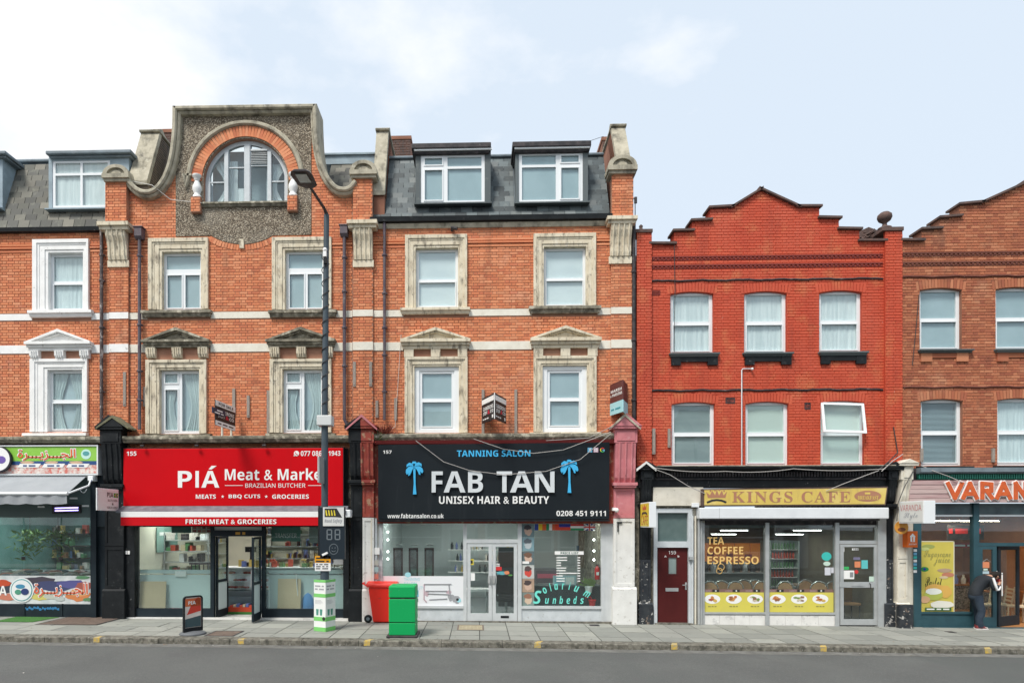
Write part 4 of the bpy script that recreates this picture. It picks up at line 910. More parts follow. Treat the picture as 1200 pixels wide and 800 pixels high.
for i, w_ in enumerate(w4): window(h4, *w_, 'sash', y=.09, back=('blind', 'blind', 'venetian', 'net')[i], seed=30+i, head=False)
for q in ((1075, 409.5, 1138, 414), (1164, 409, 1228, 413.5)):
    r = R_(*q); sill(h4, r, M['slate'], -.13); x0, x1, z0, z1 = r
    MB().box(x0+.07, x0+.35, -.05, 0, z0-.22, z0-.002).box(x1-.40, x1-.1, -.05, 0, z0-.22, z0-.002).box(x0+.351, x1-.401, -.04, 0, z0-.12, z0-.002).build('sill_corbel', M['brickb'], h4)
for q in ((1073, 545.5, 1138, 550.5), (1163, 545, 1232, 550)): sill(h4, R_(*q), M['black'], -.12)
MB().prismx([(.36, Z_(296, 1100)), (5, Z_(296, 1100, 5)), (5, Z_(320, 1100))], X_(1060), o4[-1][0]).build('roof', M['slateo'], h4)
# ---------------------------------------------------------------- rainwater pipes
def vpipe(px, py0, py1, Y, m, label, r=.045, hop=None, br=(), name='drainpipe', foot=None):
    x = X_(px, Y); z0, z1 = Z_(py1, px, Y), Z_(py0, px, Y); pts = [(x, Y, z1), (x, Y, z0)]
    if foot: pts = [(x, Y, z1), (x, Y, z0+.2), (x+foot[0], Y+foot[1], z0)]
    return pipe(name, label, pts, r, m, 'rainwater pipes on the brick fronts', (x, Y, Z_(hop[1], px, Y), Z_(hop[0], px, Y)) if hop else None, [Z_(p, px, Y) for p in br])
vpipe(163.5, 268, 503, -.12, M['pipe'], 'aubergine drainpipe with hopper at the edge of the curved gable house, nearest the fish shop', hop=(268, 281), br=(301, 382, 436, 470))
vpipe(119, 262, 492, -.10, M['pipew'], 'flaking black drainpipe with peeled paint patches by the white surrounds', br=(300, 330, 385, 460))
vpipe(403.5, 267, 500, -.12, M['pipe'], 'dark drainpipe with hopper beside the street lamp', hop=(266, 278), br=(303, 343, 385, 430), foot=(.1, .03))
vpipe(450.5, 260, 492, -.10, M['pipe'], 'thin grey drainpipe at the edge of the house above the tanning salon', r=.038, br=(300, 345, 385, 417, 460))
vpipe(742.8, 262, 520, -.09, M['iron'], 'black drainpipe in the gap beside the red painted house', r=.05, br=(320, 400, 470))
for px in (168,): MB().tube([(X_(px)-.1, -.12, Z_(262, px)), (X_(px)-.1, -.12, Z_(268, px))], .06, 8)
t = thing('vent_pipe', 'thin white pipe with a bent top on the red house', 'pipe', (X_(868.5), -.04, Z_(545, 868)))
xq = X_(868.5); MB().tube([(xq, -.04, Z_(545, 868)), (xq, -.04, Z_(434, 868)), (xq+.03, -.04, Z_(432.5, 868)), (X_(880), -.04, Z_(432.5, 868))], .016, 8).build('pipe', M['aluw'], t)
MB().ball((X_(880), -.08, Z_(433, 880)), .035, 8).build('camera_head', M['upvc'], t)

for par, a, b in ((h0, 110, 147), (h1, 407, 437), (h2, 716, 752), (h3, 750, 768), (h4, 1039.5, 1070)): MB().box(X_(a), X_(b), .002, 8, gz(X_(a))-.1, 4.6 if par is not h3 and par is not h4 else 3.95).build('party_wall', M['navy'] if par is h0 else M['dark'], par)   # filler
MB().prismx([(-.05, 3.9), (-.12, 3.9), (-.12, 4.0), (-.05, 4.0)], X_(1040), X_(1046)).build('cable_gland', M['black'], h3)

for par, xa_, xb_, ss in ((h0, XL0, X_(128), (sU,)), (h1, X_(152), X_(413), (S1, S2)), (h2, X_(437), X_(716), (U1, U2))):   # string_brick courses under the eaves
    cuts = [(q[0]-.01, q[1]+.01) for q in ss] + ([(X_(243), X_(322))] if par is h1 else [])
    for p, d_ in ((282.5, .035), (286, .05), (290, .03)):
        for a, b in subtract([(xa_, xb_)], cuts): MB().box(a, b, -d_, 0, Z_(p, 400)-.035, Z_(p, 400)+.012).build('string_course', M['brick'], par)
# ================================================================ SHOP UNITS
def room(x0, x1, yb, wm, fm, cm, zc=3.05, lights=(), label='shop', lm=None, yf=.02):
    zf = gz((x0+x1)/2)+.02
    MB().box(x0, x1, yf, yb, zf-.1, zf).build('shop_floor', fm, kind='structure')
    MB().box(x0, x1, yf+.05, yb, zc, zc+.08).build('shop_ceiling', cm, kind='structure')
    MB().box(x0, x1, yb, yb+.1, zf+.001, zc-.001).box(x0-.08, x0-.001, yf+.1, yb, zf+.001, zc).box(x1+.001, x1+.08, yf+.1, yb, zf+.001, zc).build('shop_wall', wm, kind='structure')
def ceil_light(x, y, lx, ly, z, label, group, m=None):
    t = thing('ceiling_light', label, 'ceiling light', (x, y, z), group)
    MB().box(x-lx/2-.03, x+lx/2+.03, y-ly/2-.03, y+ly/2+.03, z-.03, z).build('housing', M['upvc'], t)
    MB().box(x-lx/2, x+lx/2, y-ly/2, y+ly/2, z-.045, z-.031).build('diffuser', m or M['lamp'], t); return t
M['lamp'] = mat('lit_panel', (1, .97, .92), emit=20)
M['bulb'] = mat('lit_bulb', (1, .97, .92), emit=6)
M['wallw'] = mat('shop_white_wall', (.62,.66,.64), (.56,.60,.58), 1, rough=.8)
M['floorg'] = mat('shop_grey_floor', (.42,.43,.41), (.36,.37,.35), 3, rough=.5)
M['ceilw'] = mat('shop_ceiling_white', (.6,.62,.6), rough=.9)
def pilaster(label, px0, px1, pys, m_up, m_low, Y=-.30, cap_m=None, split=None, flute=False, py_switch=606):
    """pys: apex, cap bottom, block bottom, console bottom, plinth top, ground"""
    ap, cb, bb, cn, pt, gr = pys; x0, x1 = X_(px0, Y), X_(px1, Y); xm = (px0+px1)/2; z = lambda p: Z_(p, xm, Y)
    xc = (x0+x1)/2; w_ = x1-x0; zg = gz(xc)
    t = thing('shop_pilaster', label, 'pilaster', (xc, Y, zg))
    def two(mb1, nm, **k):   # optionally painted half and half in two colours
        o = mb1.build(nm, m_up if not split else [m_up, split], t, **k)
        if split:
            for p in o.data.polygons:
                if sum(o.data.vertices[i].co.x for i in p.vertices)/len(p.vertices) > .0: p.material_index = 1
        return o
    halves = [(x0, x1)] if not split else [(x0, xc), (xc+.001, x1)]
    cm_ = cap_m or m_up
    mb = MB()
    for a, b in halves:
        f = lambda d: (a-(d if a == x0 else 0), b+(d if b == x1 else 0))
        c, d = f(.07); mb.box(c, d, Y-.16, .0, z(cb), z(cb)+.06)
    for a, b in halves:
        if split:
            if a == x0: mb.prism([(x0-.09, z(cb)+.061), (xc, z(cb)+.061), (xc, z(ap))], Y-.18, 0)
            else: mb.prism([(xc+.001, z(cb)+.061), (x1+.09, z(cb)+.061), (xc+.001, z(ap))], Y-.18, 0)
        else: mb.prism([(x0-.09, z(cb)+.061), (x1+.09, z(cb)+.061), (xc, z(ap))], Y-.18, 0)
    two(mb, 'cap', bevel=.01)
    mb = MB()
    for a, b in halves:
        mb.box(a+(.02 if a == x0 else 0), b-(.02 if b == x1 else 0), Y-.08, 0, z(bb), z(cb)-.001)
        mb.box(a+(.08 if a == x0 else 0), b-(.08 if b == x1 else 0), Y-.10, Y-.081, z(bb)+.05, z(cb)-.06)
    two(mb, 'block', bevel=.008)
    mb = MB(); h = z(bb)-z(cn)
    prof = [(0, z(cn)), (Y+.10, z(cn)), (Y+.03, z(cn)+h*.12), (Y, z(cn)+h*.35), (Y-.01, z(cn)+h*.6), (Y-.04, z(cn)+h*.8), (Y-.07, z(bb)-.001), (0, z(bb)-.001)]
    for a, b in halves: mb.prismx(prof, a+(.05 if a == x0 else 0), b-(.05 if b == x1 else 0))
    for k in range(3):
        xx = x0+w_*(.25+.25*k)+.004; mb.tube([(xx, p[0]-.002, p[1]) for p in prof[1:7]], w_*.055, 6)
    two(mb, 'console')
    mb = MB()
    for a, b in halves:
        mb.box(a+(.0 if a == x0 else 0), b, Y-.03, 0, z(cn)-.08, z(cn)-.001); mb.box(a+(.03 if a == x0 else 0), b-(.03 if b == x1 else 0), Y-.005, 0, z(cn)-.13, z(cn)-.081)
    two(mb, 'necking', bevel=.005)
    zs = z(cn)-.131; zsw = z(py_switch); zp = z(pt)
    Ys = Y+.12
    def shaft(a, b, za, zb_, m, nm='shaft'):
        s = MB().box(a, b, Ys, 0, za, zb_)
        if flute:
            for k in range(5):
                xx = a+(b-a)*(.14+.18*k); s.box(xx-.018, xx+.018, Ys-.015, Ys-.001, za+.06, zb_-.06)
        else:
            t_ = min(.07, (b-a)*.2); s.holed(rect(a+.01, b-.01, za+.01, zb_-.01), [rect(a+t_, b-t_, za+.09, zb_-.09)], Ys-.02, Ys-.001)
        s.build(nm, m, t)
    if py_switch < pt:
        for (a, b), m_ in zip(halves, (m_up, split or m_up)): shaft(a+(.04 if a == x0 else 0), b-(.04 if b == x1 else 0), zsw+.001, zs, m_)
        for (a, b), m_ in zip(halves, (m_low if not split else m_up, m_low)): shaft(a+(.04 if a == x0 else 0), b-(.04 if b == x1 else 0), zp+.001, zsw, m_, 'shaft')
    for (a, b), m_ in zip(halves, (m_low if not split else m_up, m_low)):
        a_, b_ = a, b; mb = MB(); mb.box(a_, b_, Ys-.07, 0, zg-.05, zp-.05); mb.prismx([(Ys-.07, zp-.049), (Ys-.02, zp), (0, zp), (0, zp-.049)], a_, b_); mb.build('plinth', m_, t, bevel=.006)
    return t
pA = pilaster('black painted pilaster between the fish shop and the red butcher front', 118, 144.5, (487, 504, 520, 567, 690, 722), M['black'], M['black'], cap_m=M['black'], py_switch=640)
MB().prism(PT([(112, 500.5), (131, 486), (150, 500.5), (150, 502.5), (131, 489.5), (112, 502.5)], -.50), -.50, -.05).build('weathered_top', mat('mossy_cap', (.20,.19,.11), (.12,.12,.09), 9, rough=.95, bump=.4), pA)
pB = pilaster('pilaster painted black on one half, brick red over white on the other', 408, 439.5, (487, 503, 519, 562, 690, 726), M['black'], M['plaster'], split=M['redpeel'], py_switch=606)
MB().prism(PT([(405, 502), (423.5, 485), (442, 502), (442, 504), (423.5, 488.5), (405, 504)], -.50), -.505, -.481).build('pediment_edge', M['pink'], pB)
pC = pilaster('dusty pink fluted pilaster with white lower half beside the salon', 718.5, 747, (485, 503, 519, 565, 688, 728), M['pink'], M['plaster'], flute=False, py_switch=607)
MB().prism(PT([(714, 501.5), (732.5, 484), (751, 501.5), (751, 503.5), (732.5, 487.5), (714, 503.5)], -.50), -.505, -.481).build('pediment_edge', M['stonew'], pC)
pD = pilaster('slim black peeling pilaster next to the maroon door', 749.5, 766, (541, 551, 562, 590, 706, 729), M['black'], M['blackpeel'], Y=-.22, py_switch=655)
MB().prism(PT([(746, 549), (757.5, 540), (769, 549), (769, 552), (757.5, 543), (746, 552)], -.42), -.43, -.40).build('pediment_edge', M['plaster'], pD)
pE = pilaster('black flaking pilaster right of the cafe door with bare patches', 1038.5, 1052, (541, 551, 562, 590, 706, 733), M['black'], M['blackpeel'], Y=-.2, py_switch=655)
pF = pilaster('cream pilaster with fluted scroll top behind the white projecting sign', 1053, 1069, (538, 546, 562, 590, 706, 733), M['cream'], M['cream'], Y=-.26, py_switch=655)
MB().box(X_(1053,-.3), X_(1069,-.3), -.34, -.2, gz(12)-.02, Z_(708, 1060, -.3)).build('plinth', M['blackpeel'], pF)
def stone(name): pass
# ---------------------------------------------------------------- S0 fish shop
x0, x1 = X_(-70), X_(113, -.1)
room(x0, x1+.05, 5, mat('teal_shop_wall', (.10,.26,.25), (.16,.34,.33), 2, rough=.7), M['floorg'], M['ceilw'], 3.1)
s0 = thing('shopfront', 'fish shop front of dark navy frames with frameless glass panes', 'shopfront', (X_(40), -.05, gz(-12)))
g0 = gz(-11.7)
def zz(p, px, Y=-.05): return Z_(p, px, Y)
MB().box(x0, x1, -.06, .3, zz(556, 50), ZB+.35).build('fascia_board', M['navy'], s0)
MB().box(X_(-70), X_(109,-.05), -.05, .05, g0-.05, zz(707.5, 50)).build('stall_riser', M['navy'], s0)
MB().box(X_(106.5,-.08), X_(113,-.08), -.10, .1, g0-.05, zz(556, 50)).build('door_jamb', M['navy'], s0)
for p in (-25, 28, 72): MB().box(X_(p,-.07)-.02, X_(p,-.07)+.02, -.07, .03, g0, zz(707, 50)).build('mullion', M['navy'], s0)
MB().box(x0, X_(108, 0), -.03, .02, zz(606, 50), zz(557, 50)).build('transom_panel', mat('grey_green_panel', (.10,.145,.145), rough=.5), s0)
for a, b in ((-70, -26), (-25, 28), (28.5, 72), (72.5, 106.5)): MB().box(X_(a)+.01, X_(b)-.01, -.012, .0, zz(707, 50), zz(596, 50)).build('pane', M['shopglass'], s0)
for p in (28, 72): MB().box(X_(p)-.05, X_(p)+.05, -.03, -.013, zz(656, 50), zz(652, 50)).build('glass_clamp', M['iron'], s0)
for a, b in ((42, 53), (84, 96), (90, 104)):
    pass
for q in ((44, 592.5, 52, 594.5), (81.5, 582.5, 90.5, 584.5), (96, 591.5, 104, 593.5)): MB().pbox(*q, -.045, -.031).build('grille_slot', M['upvc'], s0)
# printed food band along the glass foot: flat print
def blob(px, py, rx, ry, Y, m, parent, name='print', n=18, seed=0, rough_=.12):
    r = random.Random(seed); cx, cz = X_(px, Y), Z_(py, px, Y); sx = rx/44.; sz = ry/44.
    MB().prism([(cx+sx*math.cos(2*math.pi*i/n)*(1+r.uniform(-rough_, rough_)), cz+sz*math.sin(2*math.pi*i/n)*(1+r.uniform(-rough_, rough_))) for i in range(n)], Y-.002, Y).build(name, m, parent)
dec = MB().pbox(-70, 674, 107, 707, -.016, -.0125).build('window_print', mat('fish_print_white', (.72,.74,.74), (.55,.60,.60), 5, rough=.4), s0)
ptxt = flat
for px_, py_, rx, ry, c, sd in ((-5,688,26,9,(.05,.06,.08),1),(45,683,24,8,(.07,.06,.08),2),(62,686,26,6,(.06,.07,.16),3),(85,684,18,5,(.10,.10,.28),4),(98,686,10,5,(.35,.10,.08),5),(3,683,10,4,(.55,.08,.03),6),(92,697,15,7,(.62,.22,.08),7),(92,694,12,4,(.70,.36,.16),8),(48,699,12,4,(.62,.55,.16),9),(60,698,9,4,(.50,.52,.45),10),(8,699,14,4,(.55,.20,.13),11),(103,702,7,2,(.12,.25,.12),12),(97,676,9,2,(.10,.24,.12),13),(70,701,6,3,(.48,.52,.5),14)):
    blob(px_, py_, rx, ry, -.017-.0006*sd, flat('print%d' % sd, c), dec, 'print_patch', seed=sd, rough_=.18)
cc = (X_(25.5, -.03), Z_(691, 25.5, -.03)); disc(cc[0], cc[1], .335, -.030, 32).build('round_logo', flat('logo_white', (.80,.82,.82)), dec)
disc(cc[0], cc[1], .30, -.0345, 32).build('logo_ring', flat('logo_teal', (.10,.35,.36)), dec); disc(cc[0], cc[1], .275, -.039, 32).build('logo_field', flat('logo_white', 0), dec)
disc(cc[0]-.03, cc[1]+.10, .13, -.0435, 20, r2=.06).build('logo_wave', flat('logo_blue', (.06,.26,.42)), dec); disc(cc[0]+.10, cc[1]-.04, .11, -.048, 16, r2=.09).build('logo_crab', flat('logo_navy', (.03,.05,.16)), dec); disc(cc[0]-.09, cc[1]-.05, .09, -.048, 16, r2=.07).build('logo_fish', flat('logo_green', (.08,.30,.20)), dec)
M['orangered'] = flat('orange_red_print', (.72,.12,.04)); M['printwhite'] = flat('print_white', (.85,.85,.83))
ARB = 'ﺓﺮـــﻳﺰـــﺠﻟﺍ'
ptext(dec, ARB, 39, 682, 104, 700, -.028, M['printwhite'], bold=.05); ptext(dec, ARB, 40, 683, 103, 699, -.033, M['orangered'], bold=.012)
ptext(dec, 'A', -1, 686, 8, 697, -.028, M['printwhite'], bold=.05)
for q, c in (((28, 709.5, 70, 715), (.03, .16, .34)),):
    r = random.Random(8)
    for i in range(14): blob(29+i*3, 712.5+r.uniform(-1, 1), 1.8, 1.6, -.0515, flat('blue_scrawl', (.04,.20,.42)), s0, 'blue_scrawl', 8, seed=i, rough_=.5)
# fascia sign
YS = -.22
t = thing('fascia_sign', 'green fish shop sign with orange Arabic lettering and a food photo strip', 'shop sign', (X_(40, YS), YS, Z_(556, 40, YS)))
a, b, c, d = R_(-70, 521.5, 115.5, 556.5, YS); MB().holed(rect(a, b, c, d), [rect(a+.03, b-.035, c+.035, d-.035)], YS-.03, 0).build('frame', M['upvc'], t)
a, b, c, d = R_(-70, 523.5, 113.5, 554.5, YS); zmid = Z_(540, 50, YS)
MB().box(a, b, YS, YS+.02, c, d).build('panel', mat('pink_food_print', (.62,.42,.38), (.78,.74,.68), 7, rough=.4, stains=(((.60,.10,.07), 9, .5, .6, .8),)), t)
MB().box(a, b, YS-.004, YS-.0005, zmid, d).build('green_field', mat('lime_print', (.25,.55,.06), (.30,.60,.10), 3, rough=.4), t)
MB().box(a, b, YS-.003, YS-.0004, Z_(544.5, 50, YS), zmid-.001).build('blue_strip', flat('navy_print', (.03,.08,.22)), t)
for k in range(3):
    o_ = 28.5*k; MB().prism(PT([(20.5+o_, 547.5), (23.5+o_, 543), (48+o_, 543), (45+o_, 547.5)], YS-.005), YS-.0085, YS-.005).build('caption_plate', M['printwhite'], t)
    blob(32+o_, 541.5, 8, 1.6, YS-.0045, flat('food_tan', (.62,.42,.28)), t, 'food_print', seed=k)
    ptext(t, ('~xxx xxxxx', '~xxxx xx', '~xxxx xxxx')[k], 27+o_, 544.3, 42+o_, 546.6, YS-.009, flat('navy_print', 0), bold=.01)
ptext(t, ARB, 20, 525, 89.5, 540, YS-.005, M['printwhite'], bold=.055); ptext(t, ARB, 21, 526, 88.5, 539.2, YS-.011, M['orangered'], bold=.012)
cx_, cz_ = X_(101, YS), Z_(532, 101, YS); disc(cx_, cz_, .135, YS-.005, 24).build('round_badge', flat('mint_print', (.55,.80,.72)), t); disc(cx_, cz_+.02, .09, YS-.010, 20, r2=.06).build('badge_mark', flat('logo_teal', 0), t)
cx_, cz_ = X_(-2, YS-.1), Z_(538, -2, YS-.1); disc(cx_, cz_, .345, YS-.03, 36, th=.06).build('round_board', flat('badge_black', (.02,.02,.03)), t); disc(cx_-.01, cz_+.01, .315, YS-.091, 36).build('board_face', M['printwhite'], t)
disc(cx_+.08, cz_-.01, .12, YS-.096, 18, r2=.10).build('purple_crab', flat('purple_print', (.16,.10,.38)), t)
# awning
t = thing('awning', 'grey fabric awning with scalloped valance over the fish shop window', 'awning', (X_(40), -.2, Z_(560, 40)))
A0 = (-.16, Z_(557, 50, -.16)); A1 = (-1.0, Z_(578, 50, -1.0)); xr0, xr1 = X_(104, -.16), X_(78.5, -1.0); xl = X_(-70)
fab = mat('grey_awning_cloth', (.34,.36,.38), (.30,.32,.34), 3, rough=.85, stains=(((.22,.23,.24), 3, .6, .75, .5),))
MB().add([(xl, A0[0], A0[1]), (xl, A1[0], A1[1]), (xr1, A1[0], A1[1]), (xr1, A0[0], A0[1]), (xl, A0[0], A0[1]-.012), (xl, A1[0], A1[1]-.012), (xr1, A1[0], A1[1]-.012), (xr1, A0[0], A0[1]-.012)],
         [(0,1,2,3),(7,6,5,4),(1,5,6,2),(2,6,7,3),(0,4,5,1),(3,7,4,0)]).build('canopy', fab, t)
MB().tube([(xl, A1[0], A1[1]), (xr1+.02, A1[0], A1[1])], .045, 10).build('front_bar', M['upvc'], t)
v = MB(); n = 60; xs_ = [xl+(xr1-xl)*i/n for i in range(n+1)]; zt_ = A1[1]-.03
vs_ = [(x, A1[0]-.01+.014*math.sin(i*1.1), zt_) for i, x in enumerate(xs_)] + [(x, A1[0]+.02*math.sin(i*1.1), zt_-.225-.028*abs(math.sin(i*.42))) for i, x in enumerate(xs_)]
v.add(vs_, [(i, i+1, n+2+i, n+1+i) for i in range(n)], 0, True).build('valance', fab, t)
MB().tube([(xr0+.12, -.25, A0[1]-.10), (xr1+.35, -.65, A0[1]-.30), (xr1, -.98, A1[1])], .025, 8).build('folding_arm', M['upvc'], t)
MB().tube([(xl, -.14, A0[1]), (xr0+.2, -.14, A0[1])], .05, 10).build('roller', M['upvc'], t)
MB().box(xr0+.05, xr0+.20, -.30, -.08, A0[1]-.16, A0[1]-.02).build('end_bracket', M['upvc'], t, bevel=.02)
MB().tube([(X_(99,-.2)+.10*math.cos(q), -.25, Z_(570, 99,-.2)+.16*math.sin(q)) for q in [math.pi*(.05+i*.12) + math.pi for i in range(8)]], .012, 6).build('crank_eye_cord', M['upvc'], t)
# insect killer
t = thing('insect_killer', 'wide insect killer with violet tubes hung inside the fish shop window', 'insect killer', (X_(77, -.06), -.06, Z_(601, 77, -.06)))
a, b, c, d = R_(61, 592, 94, 601.5, -.10); mbk = MB().holed(rect(a, b, c, d), [rect(a+.05, b-.05, c+.04, d-.04)], -.10, -.035); mbk.box(a+.04, b-.04, -.038, -.035, c+.03, d-.03)
Rk = Matrix.Translation((a, 0, c)) @ Matrix.Rotation(rad(-1.5), 4, 'Y') @ Matrix.Translation((-a, 0, -c)); mbk.xf(Rk).build('casing', M['iron'], t)
M['uv'] = mat('violet_tube', (.45,.38,1), emit=3.0)
for k in (0, 1): MB().tube([(a+.07, -.075, c+.075+.07*k), (b-.07, -.075, c+.075+.07*k)], .014, 8).xf(Rk).build('tube', M['uv'], t)
# things seen inside: ice counter, hanging scales, shelves
t = thing('ice_counter', 'white fish counter heaped with ice and fish inside the fish shop', 'counter', (X_(50, 1.2), 1.2, g0))
MB().box(x0+.1, X_(104, 1.2), .9, 1.9, g0+.02, g0+.92).build('cabinet', M['upvc'], t); MB().prismx([(.85, g0+.921), (1.9, g0+.921), (1.9, g0+1.15), (.85, g0+1.0)], x0+.1, X_(104, 1.2)).build('ice_bed', mat('crushed_ice', (.45,.55,.56), (.25,.32,.33), 14, rough=.5, bump=.8), t)
R = random.Random(4); fm_ = [flat('fish%d' % i, c, rough=.3) for i, c in enumerate(((.10,.14,.16), (.28,.30,.30), (.34,.14,.11), (.16,.18,.12), (.40,.36,.30)))]
for i in range(46):
    px = R.uniform(2, 102); y = R.uniform(.92, 1.6); x = X_(px, y); z = g0+1.0+(y-.85)*.14+.03
    MB().ball((x, y, z), .10+R.uniform(0, .05), 6, sq=(1.5, .6, .4)).build('fish', fm_[i % 5], t)
t = thing('shelf_rack', 'dark shelves of packets on the fish shop back wall', 'shelf', (X_(45, 4), 4.5, g0))
for k in range(4): MB().box(X_(-40, 4.5), X_(100, 4.5), 4.55, 4.95, g0+.9+.42*k, g0+.93+.42*k).build('shelf', M['iron'], t)
for i in range(60):
    x = X_(R.uniform(-30, 98), 4.5); k = R.randrange(4); h = R.uniform(.12, .3); MB().box(x-.08, x+.08, 4.6, 4.75, g0+.931+.42*k, g0+.931+.42*k+h).build('packet', flat('pk%d' % (i % 6), ((.5,.1,.08), (.1,.3,.15), (.6,.5,.2), (.1,.2,.4), (.6,.6,.58), (.35,.2,.1))[i % 6]), t)
for px, py in ((35, 640), (68, 650)):  # leaves and rod stand for greenery reflected in the glass
    x = X_(px, 1.5); t = thing('hanging_plant', 'trailing green plant hanging behind the fish shop glass, ' + ('nearer the street corner' if px < 50 else 'nearer the black pilaster'), 'plant', (x, 1.5, 2.9)); mbp = MB()
    for i in range(200):
        dx, dy, dz = R.gauss(0, .22), R.gauss(0, .15), -abs(R.gauss(0, .36)); c = Vector((x+dx, 1.5+dy, 2.4+dz)); u = Vector((R.uniform(-1,1), R.uniform(-1,1), R.uniform(-1,1))).normalized()*.11; w_ = Vector((R.uniform(-1,1), R.uniform(-1,1), R.uniform(-1,1))).normalized()*.03
        mbp.add([c-u, c+w_, c+u, c-w_], [(0,1,2,3)])
    mbp.build('leaves', flat('leaf_green', (.10,.22,.05)), t, kind='stuff'); MB().tube([(x, 1.5, 3.1), (x, 1.5, 2.4)], .008, 5).build('hanger', M['iron'], t)
ceil_light(X_(20, 1.5), 1.6, 1.6, .25, 3.09, 'long lit strip on the fish shop ceiling', None); ceil_light(X_(80, 2), 3.3, 1.6, .25, 3.09, 'second lit strip, deeper inside the fish shop', None)  # both strips added to brighten the fish shop interior
# ---------------------------------------------------------------- S1 butcher
xa, xb = X_(146, -.05), X_(408, -.05); g1 = gz(X_(284)); zk = lambda p, Y=-.05: Z_(p, 280, Y)
M['butw'] = mat('butcher_wall', (.74,.71,.58), (.66,.65,.54), 1.2, rough=.7)
room(xa, xb, 5.5, M['butw'], M['floorg'], M['ceilw'], 3.1)
s1 = thing('shopfront', 'butcher shopfront of black frames with frosted lower panes and open doors', 'shopfront', (X_(280), -.05, g1))
MB().box(xa, xb, -.08, .3, zk(617), ZB+.35).build('fascia_board', M['black'], s1)
MB().box(X_(113), xa-.001, -.05, .3, zk(617), ZB+.35).build('fascia_end', M['navy'], s1)
for a, b, nm in ((146, 158.5, 'door_jamb'), (402.5, 409, 'door_jamb')): MB().box(X_(a,-.08), X_(b,-.08), -.12, .15, g1-.05, zk(617)).build(nm, M['black'], s1)
for a, b in ((158.5, 247.5), (311, 402.5)):
    MB().box(X_(a), X_(b), -.05, .08, g1-.05, zk(713)).build('stall_riser', M['navy'], s1)
    MB().box(X_(a)+.01, X_(b)-.01, -.02, -.008, zk(712.5), zk(617)).build('pane', M['shopglass'], s1)
    MB().box(X_(a)+.02, X_(b)-.02, .20, .204, zk(713.5), zk(674)).build('frosted_film', M['frost'], s1)
    MB().box(X_(a)+.02, X_(b)-.02, .20, .204, zk(672.5), zk(668)).build('frosted_film', M['frost'], s1)
MB().box(X_(146), X_(409), -.14, -.05, g1-.06, g1+.05).build('threshold', M['marble'], s1)
for a, b in ((247.5, 251.5), (307.5, 311.5)): MB().box(X_(a), X_(b), -.06, .06, g1, zk(617)).build('door_post', M['navy'], s1)
MB().box(X_(251.5), X_(307.5), -.06, .06, zk(628), zk(621)).build('door_header', M['navy'], s1); MB().box(X_(251.5), X_(307.5), -.01, .0, zk(621), zk(617)).build('pane', M['frost'], s1)
ptext(s1, '~xxx xx', 276, 622.5, 288, 626.5, -.062, flat('amber_print', (.55,.30,.05)), bold=.02)
def leaf(parent, x, y0, y1, z0, z1, fm, gm, tilt, film=True):    # a door leaf standing open, seen nearly edge on
    o = MB(); t_ = .055; L0 = y1-y0
    o.holed(rect(0, L0, z0, z1), [rect(t_, L0-t_, z0+.2, z0+.95), rect(t_, L0-t_, z0+1.02, z1-t_)], -.025, .025)
    Mx = Matrix.Translation((x, y0, 0)) @ Matrix.Rotation(tilt, 4, 'Z'); ob = o.xf(Mx).build('door', fm, parent)
    MB().box(t_, L0-t_, -.004, .004, z0+1.02, z1-t_).xf(Mx).build('pane', gm, ob); MB().box(t_, L0-t_, -.004, .004, z0+.2, z0+.95).xf(Mx).build('pane', M['frost'], ob)
    MB().tube([(L0-.10, -.06, z0+.9), (L0-.10, -.06, z0+1.35)], .014, 8).xf(Mx).build('handle', M['alu'], ob); return ob
leaf(s1, X_(253), .05, .75, g1+.02, zk(628.5), M['navy'], M['shopglass'], rad(88)); leaf(s1, X_(306), -.06, .60, g1+.02, zk(628.5), M['navy'], M['shopglass'], rad(-88))
# sign
YB = -.26
t = thing('fascia_sign', 'large red butcher sign with white name lettering', 'shop sign', (X_(273, YB), YB, Z_(592, 273, YB)))
a, b, c, d = R_(144.5, 525, 402, 592.5, YB); M['signred'] = mat('sign_red', (.60,.003,.008), (.54,.003,.008), .6, rough=.4, spec=.12, stains=(((.36,.01,.012), 1.6, .60, .78, .35, (2,1,.3)), ((.70,.10,.10), 20, .72, .75, .4)))
MB().box(a, b, YB, .0, c, d).build('panel', M['signred'], t, bevel=.01); MB().box(a-.02, b+.02, YB+.01, 0, c-.02, d+.02).build('panel_frame', M['black'], t)
W = M['printwhite']; y_ = YB-.002
ptext(t, '155', 148.5, 528.7, 160, 533.7, y_, W, bold=.03); ptext(t, '077 086', 352.5, 528, 377, 534, y_, W, bold=.02); ptext(t, '1943', 385, 528, 399, 533.7, y_, W, bold=.02)
ptext(t, 'P', 208.5, 551.5, 225, 571, y_, W, name='letter'); MB().pbox(229, 551.5, 233, 571, y_-.004, y_).build('letter', W, t); ptext(t, 'A', 236, 551.5, 257, 571, y_, W, name='letter'); MB().prism(PT([(244.5, 549.8), (248, 545.5), (254, 545.5), (248, 549.8)], y_), y_-.005, y_).build('lettering', W, t)
ptext(t, 'Meat & Market', 263.5, 548.5, 384, 562.3, y_, W, bold=.035); ptext(t, 'BRAZILIAN BUTCHER', 287.5, 566, 358, 571, y_, W, bold=.004)
for q in ((263.5, 568.2, 284.5, 568.8), (361, 568.2, 377, 568.8)): MB().pbox(*q, y_-.004, y_).build('lettering_rule', W, t)
ptext(t, 'MEATS', 229.5, 579, 253, 584, y_, W, bold=.03); ptext(t, 'BBQ CUTS', 268, 579, 305, 584.2, y_, W, bold=.03); ptext(t, 'GROCERIES', 319, 579, 362, 584, y_, W, bold=.03)
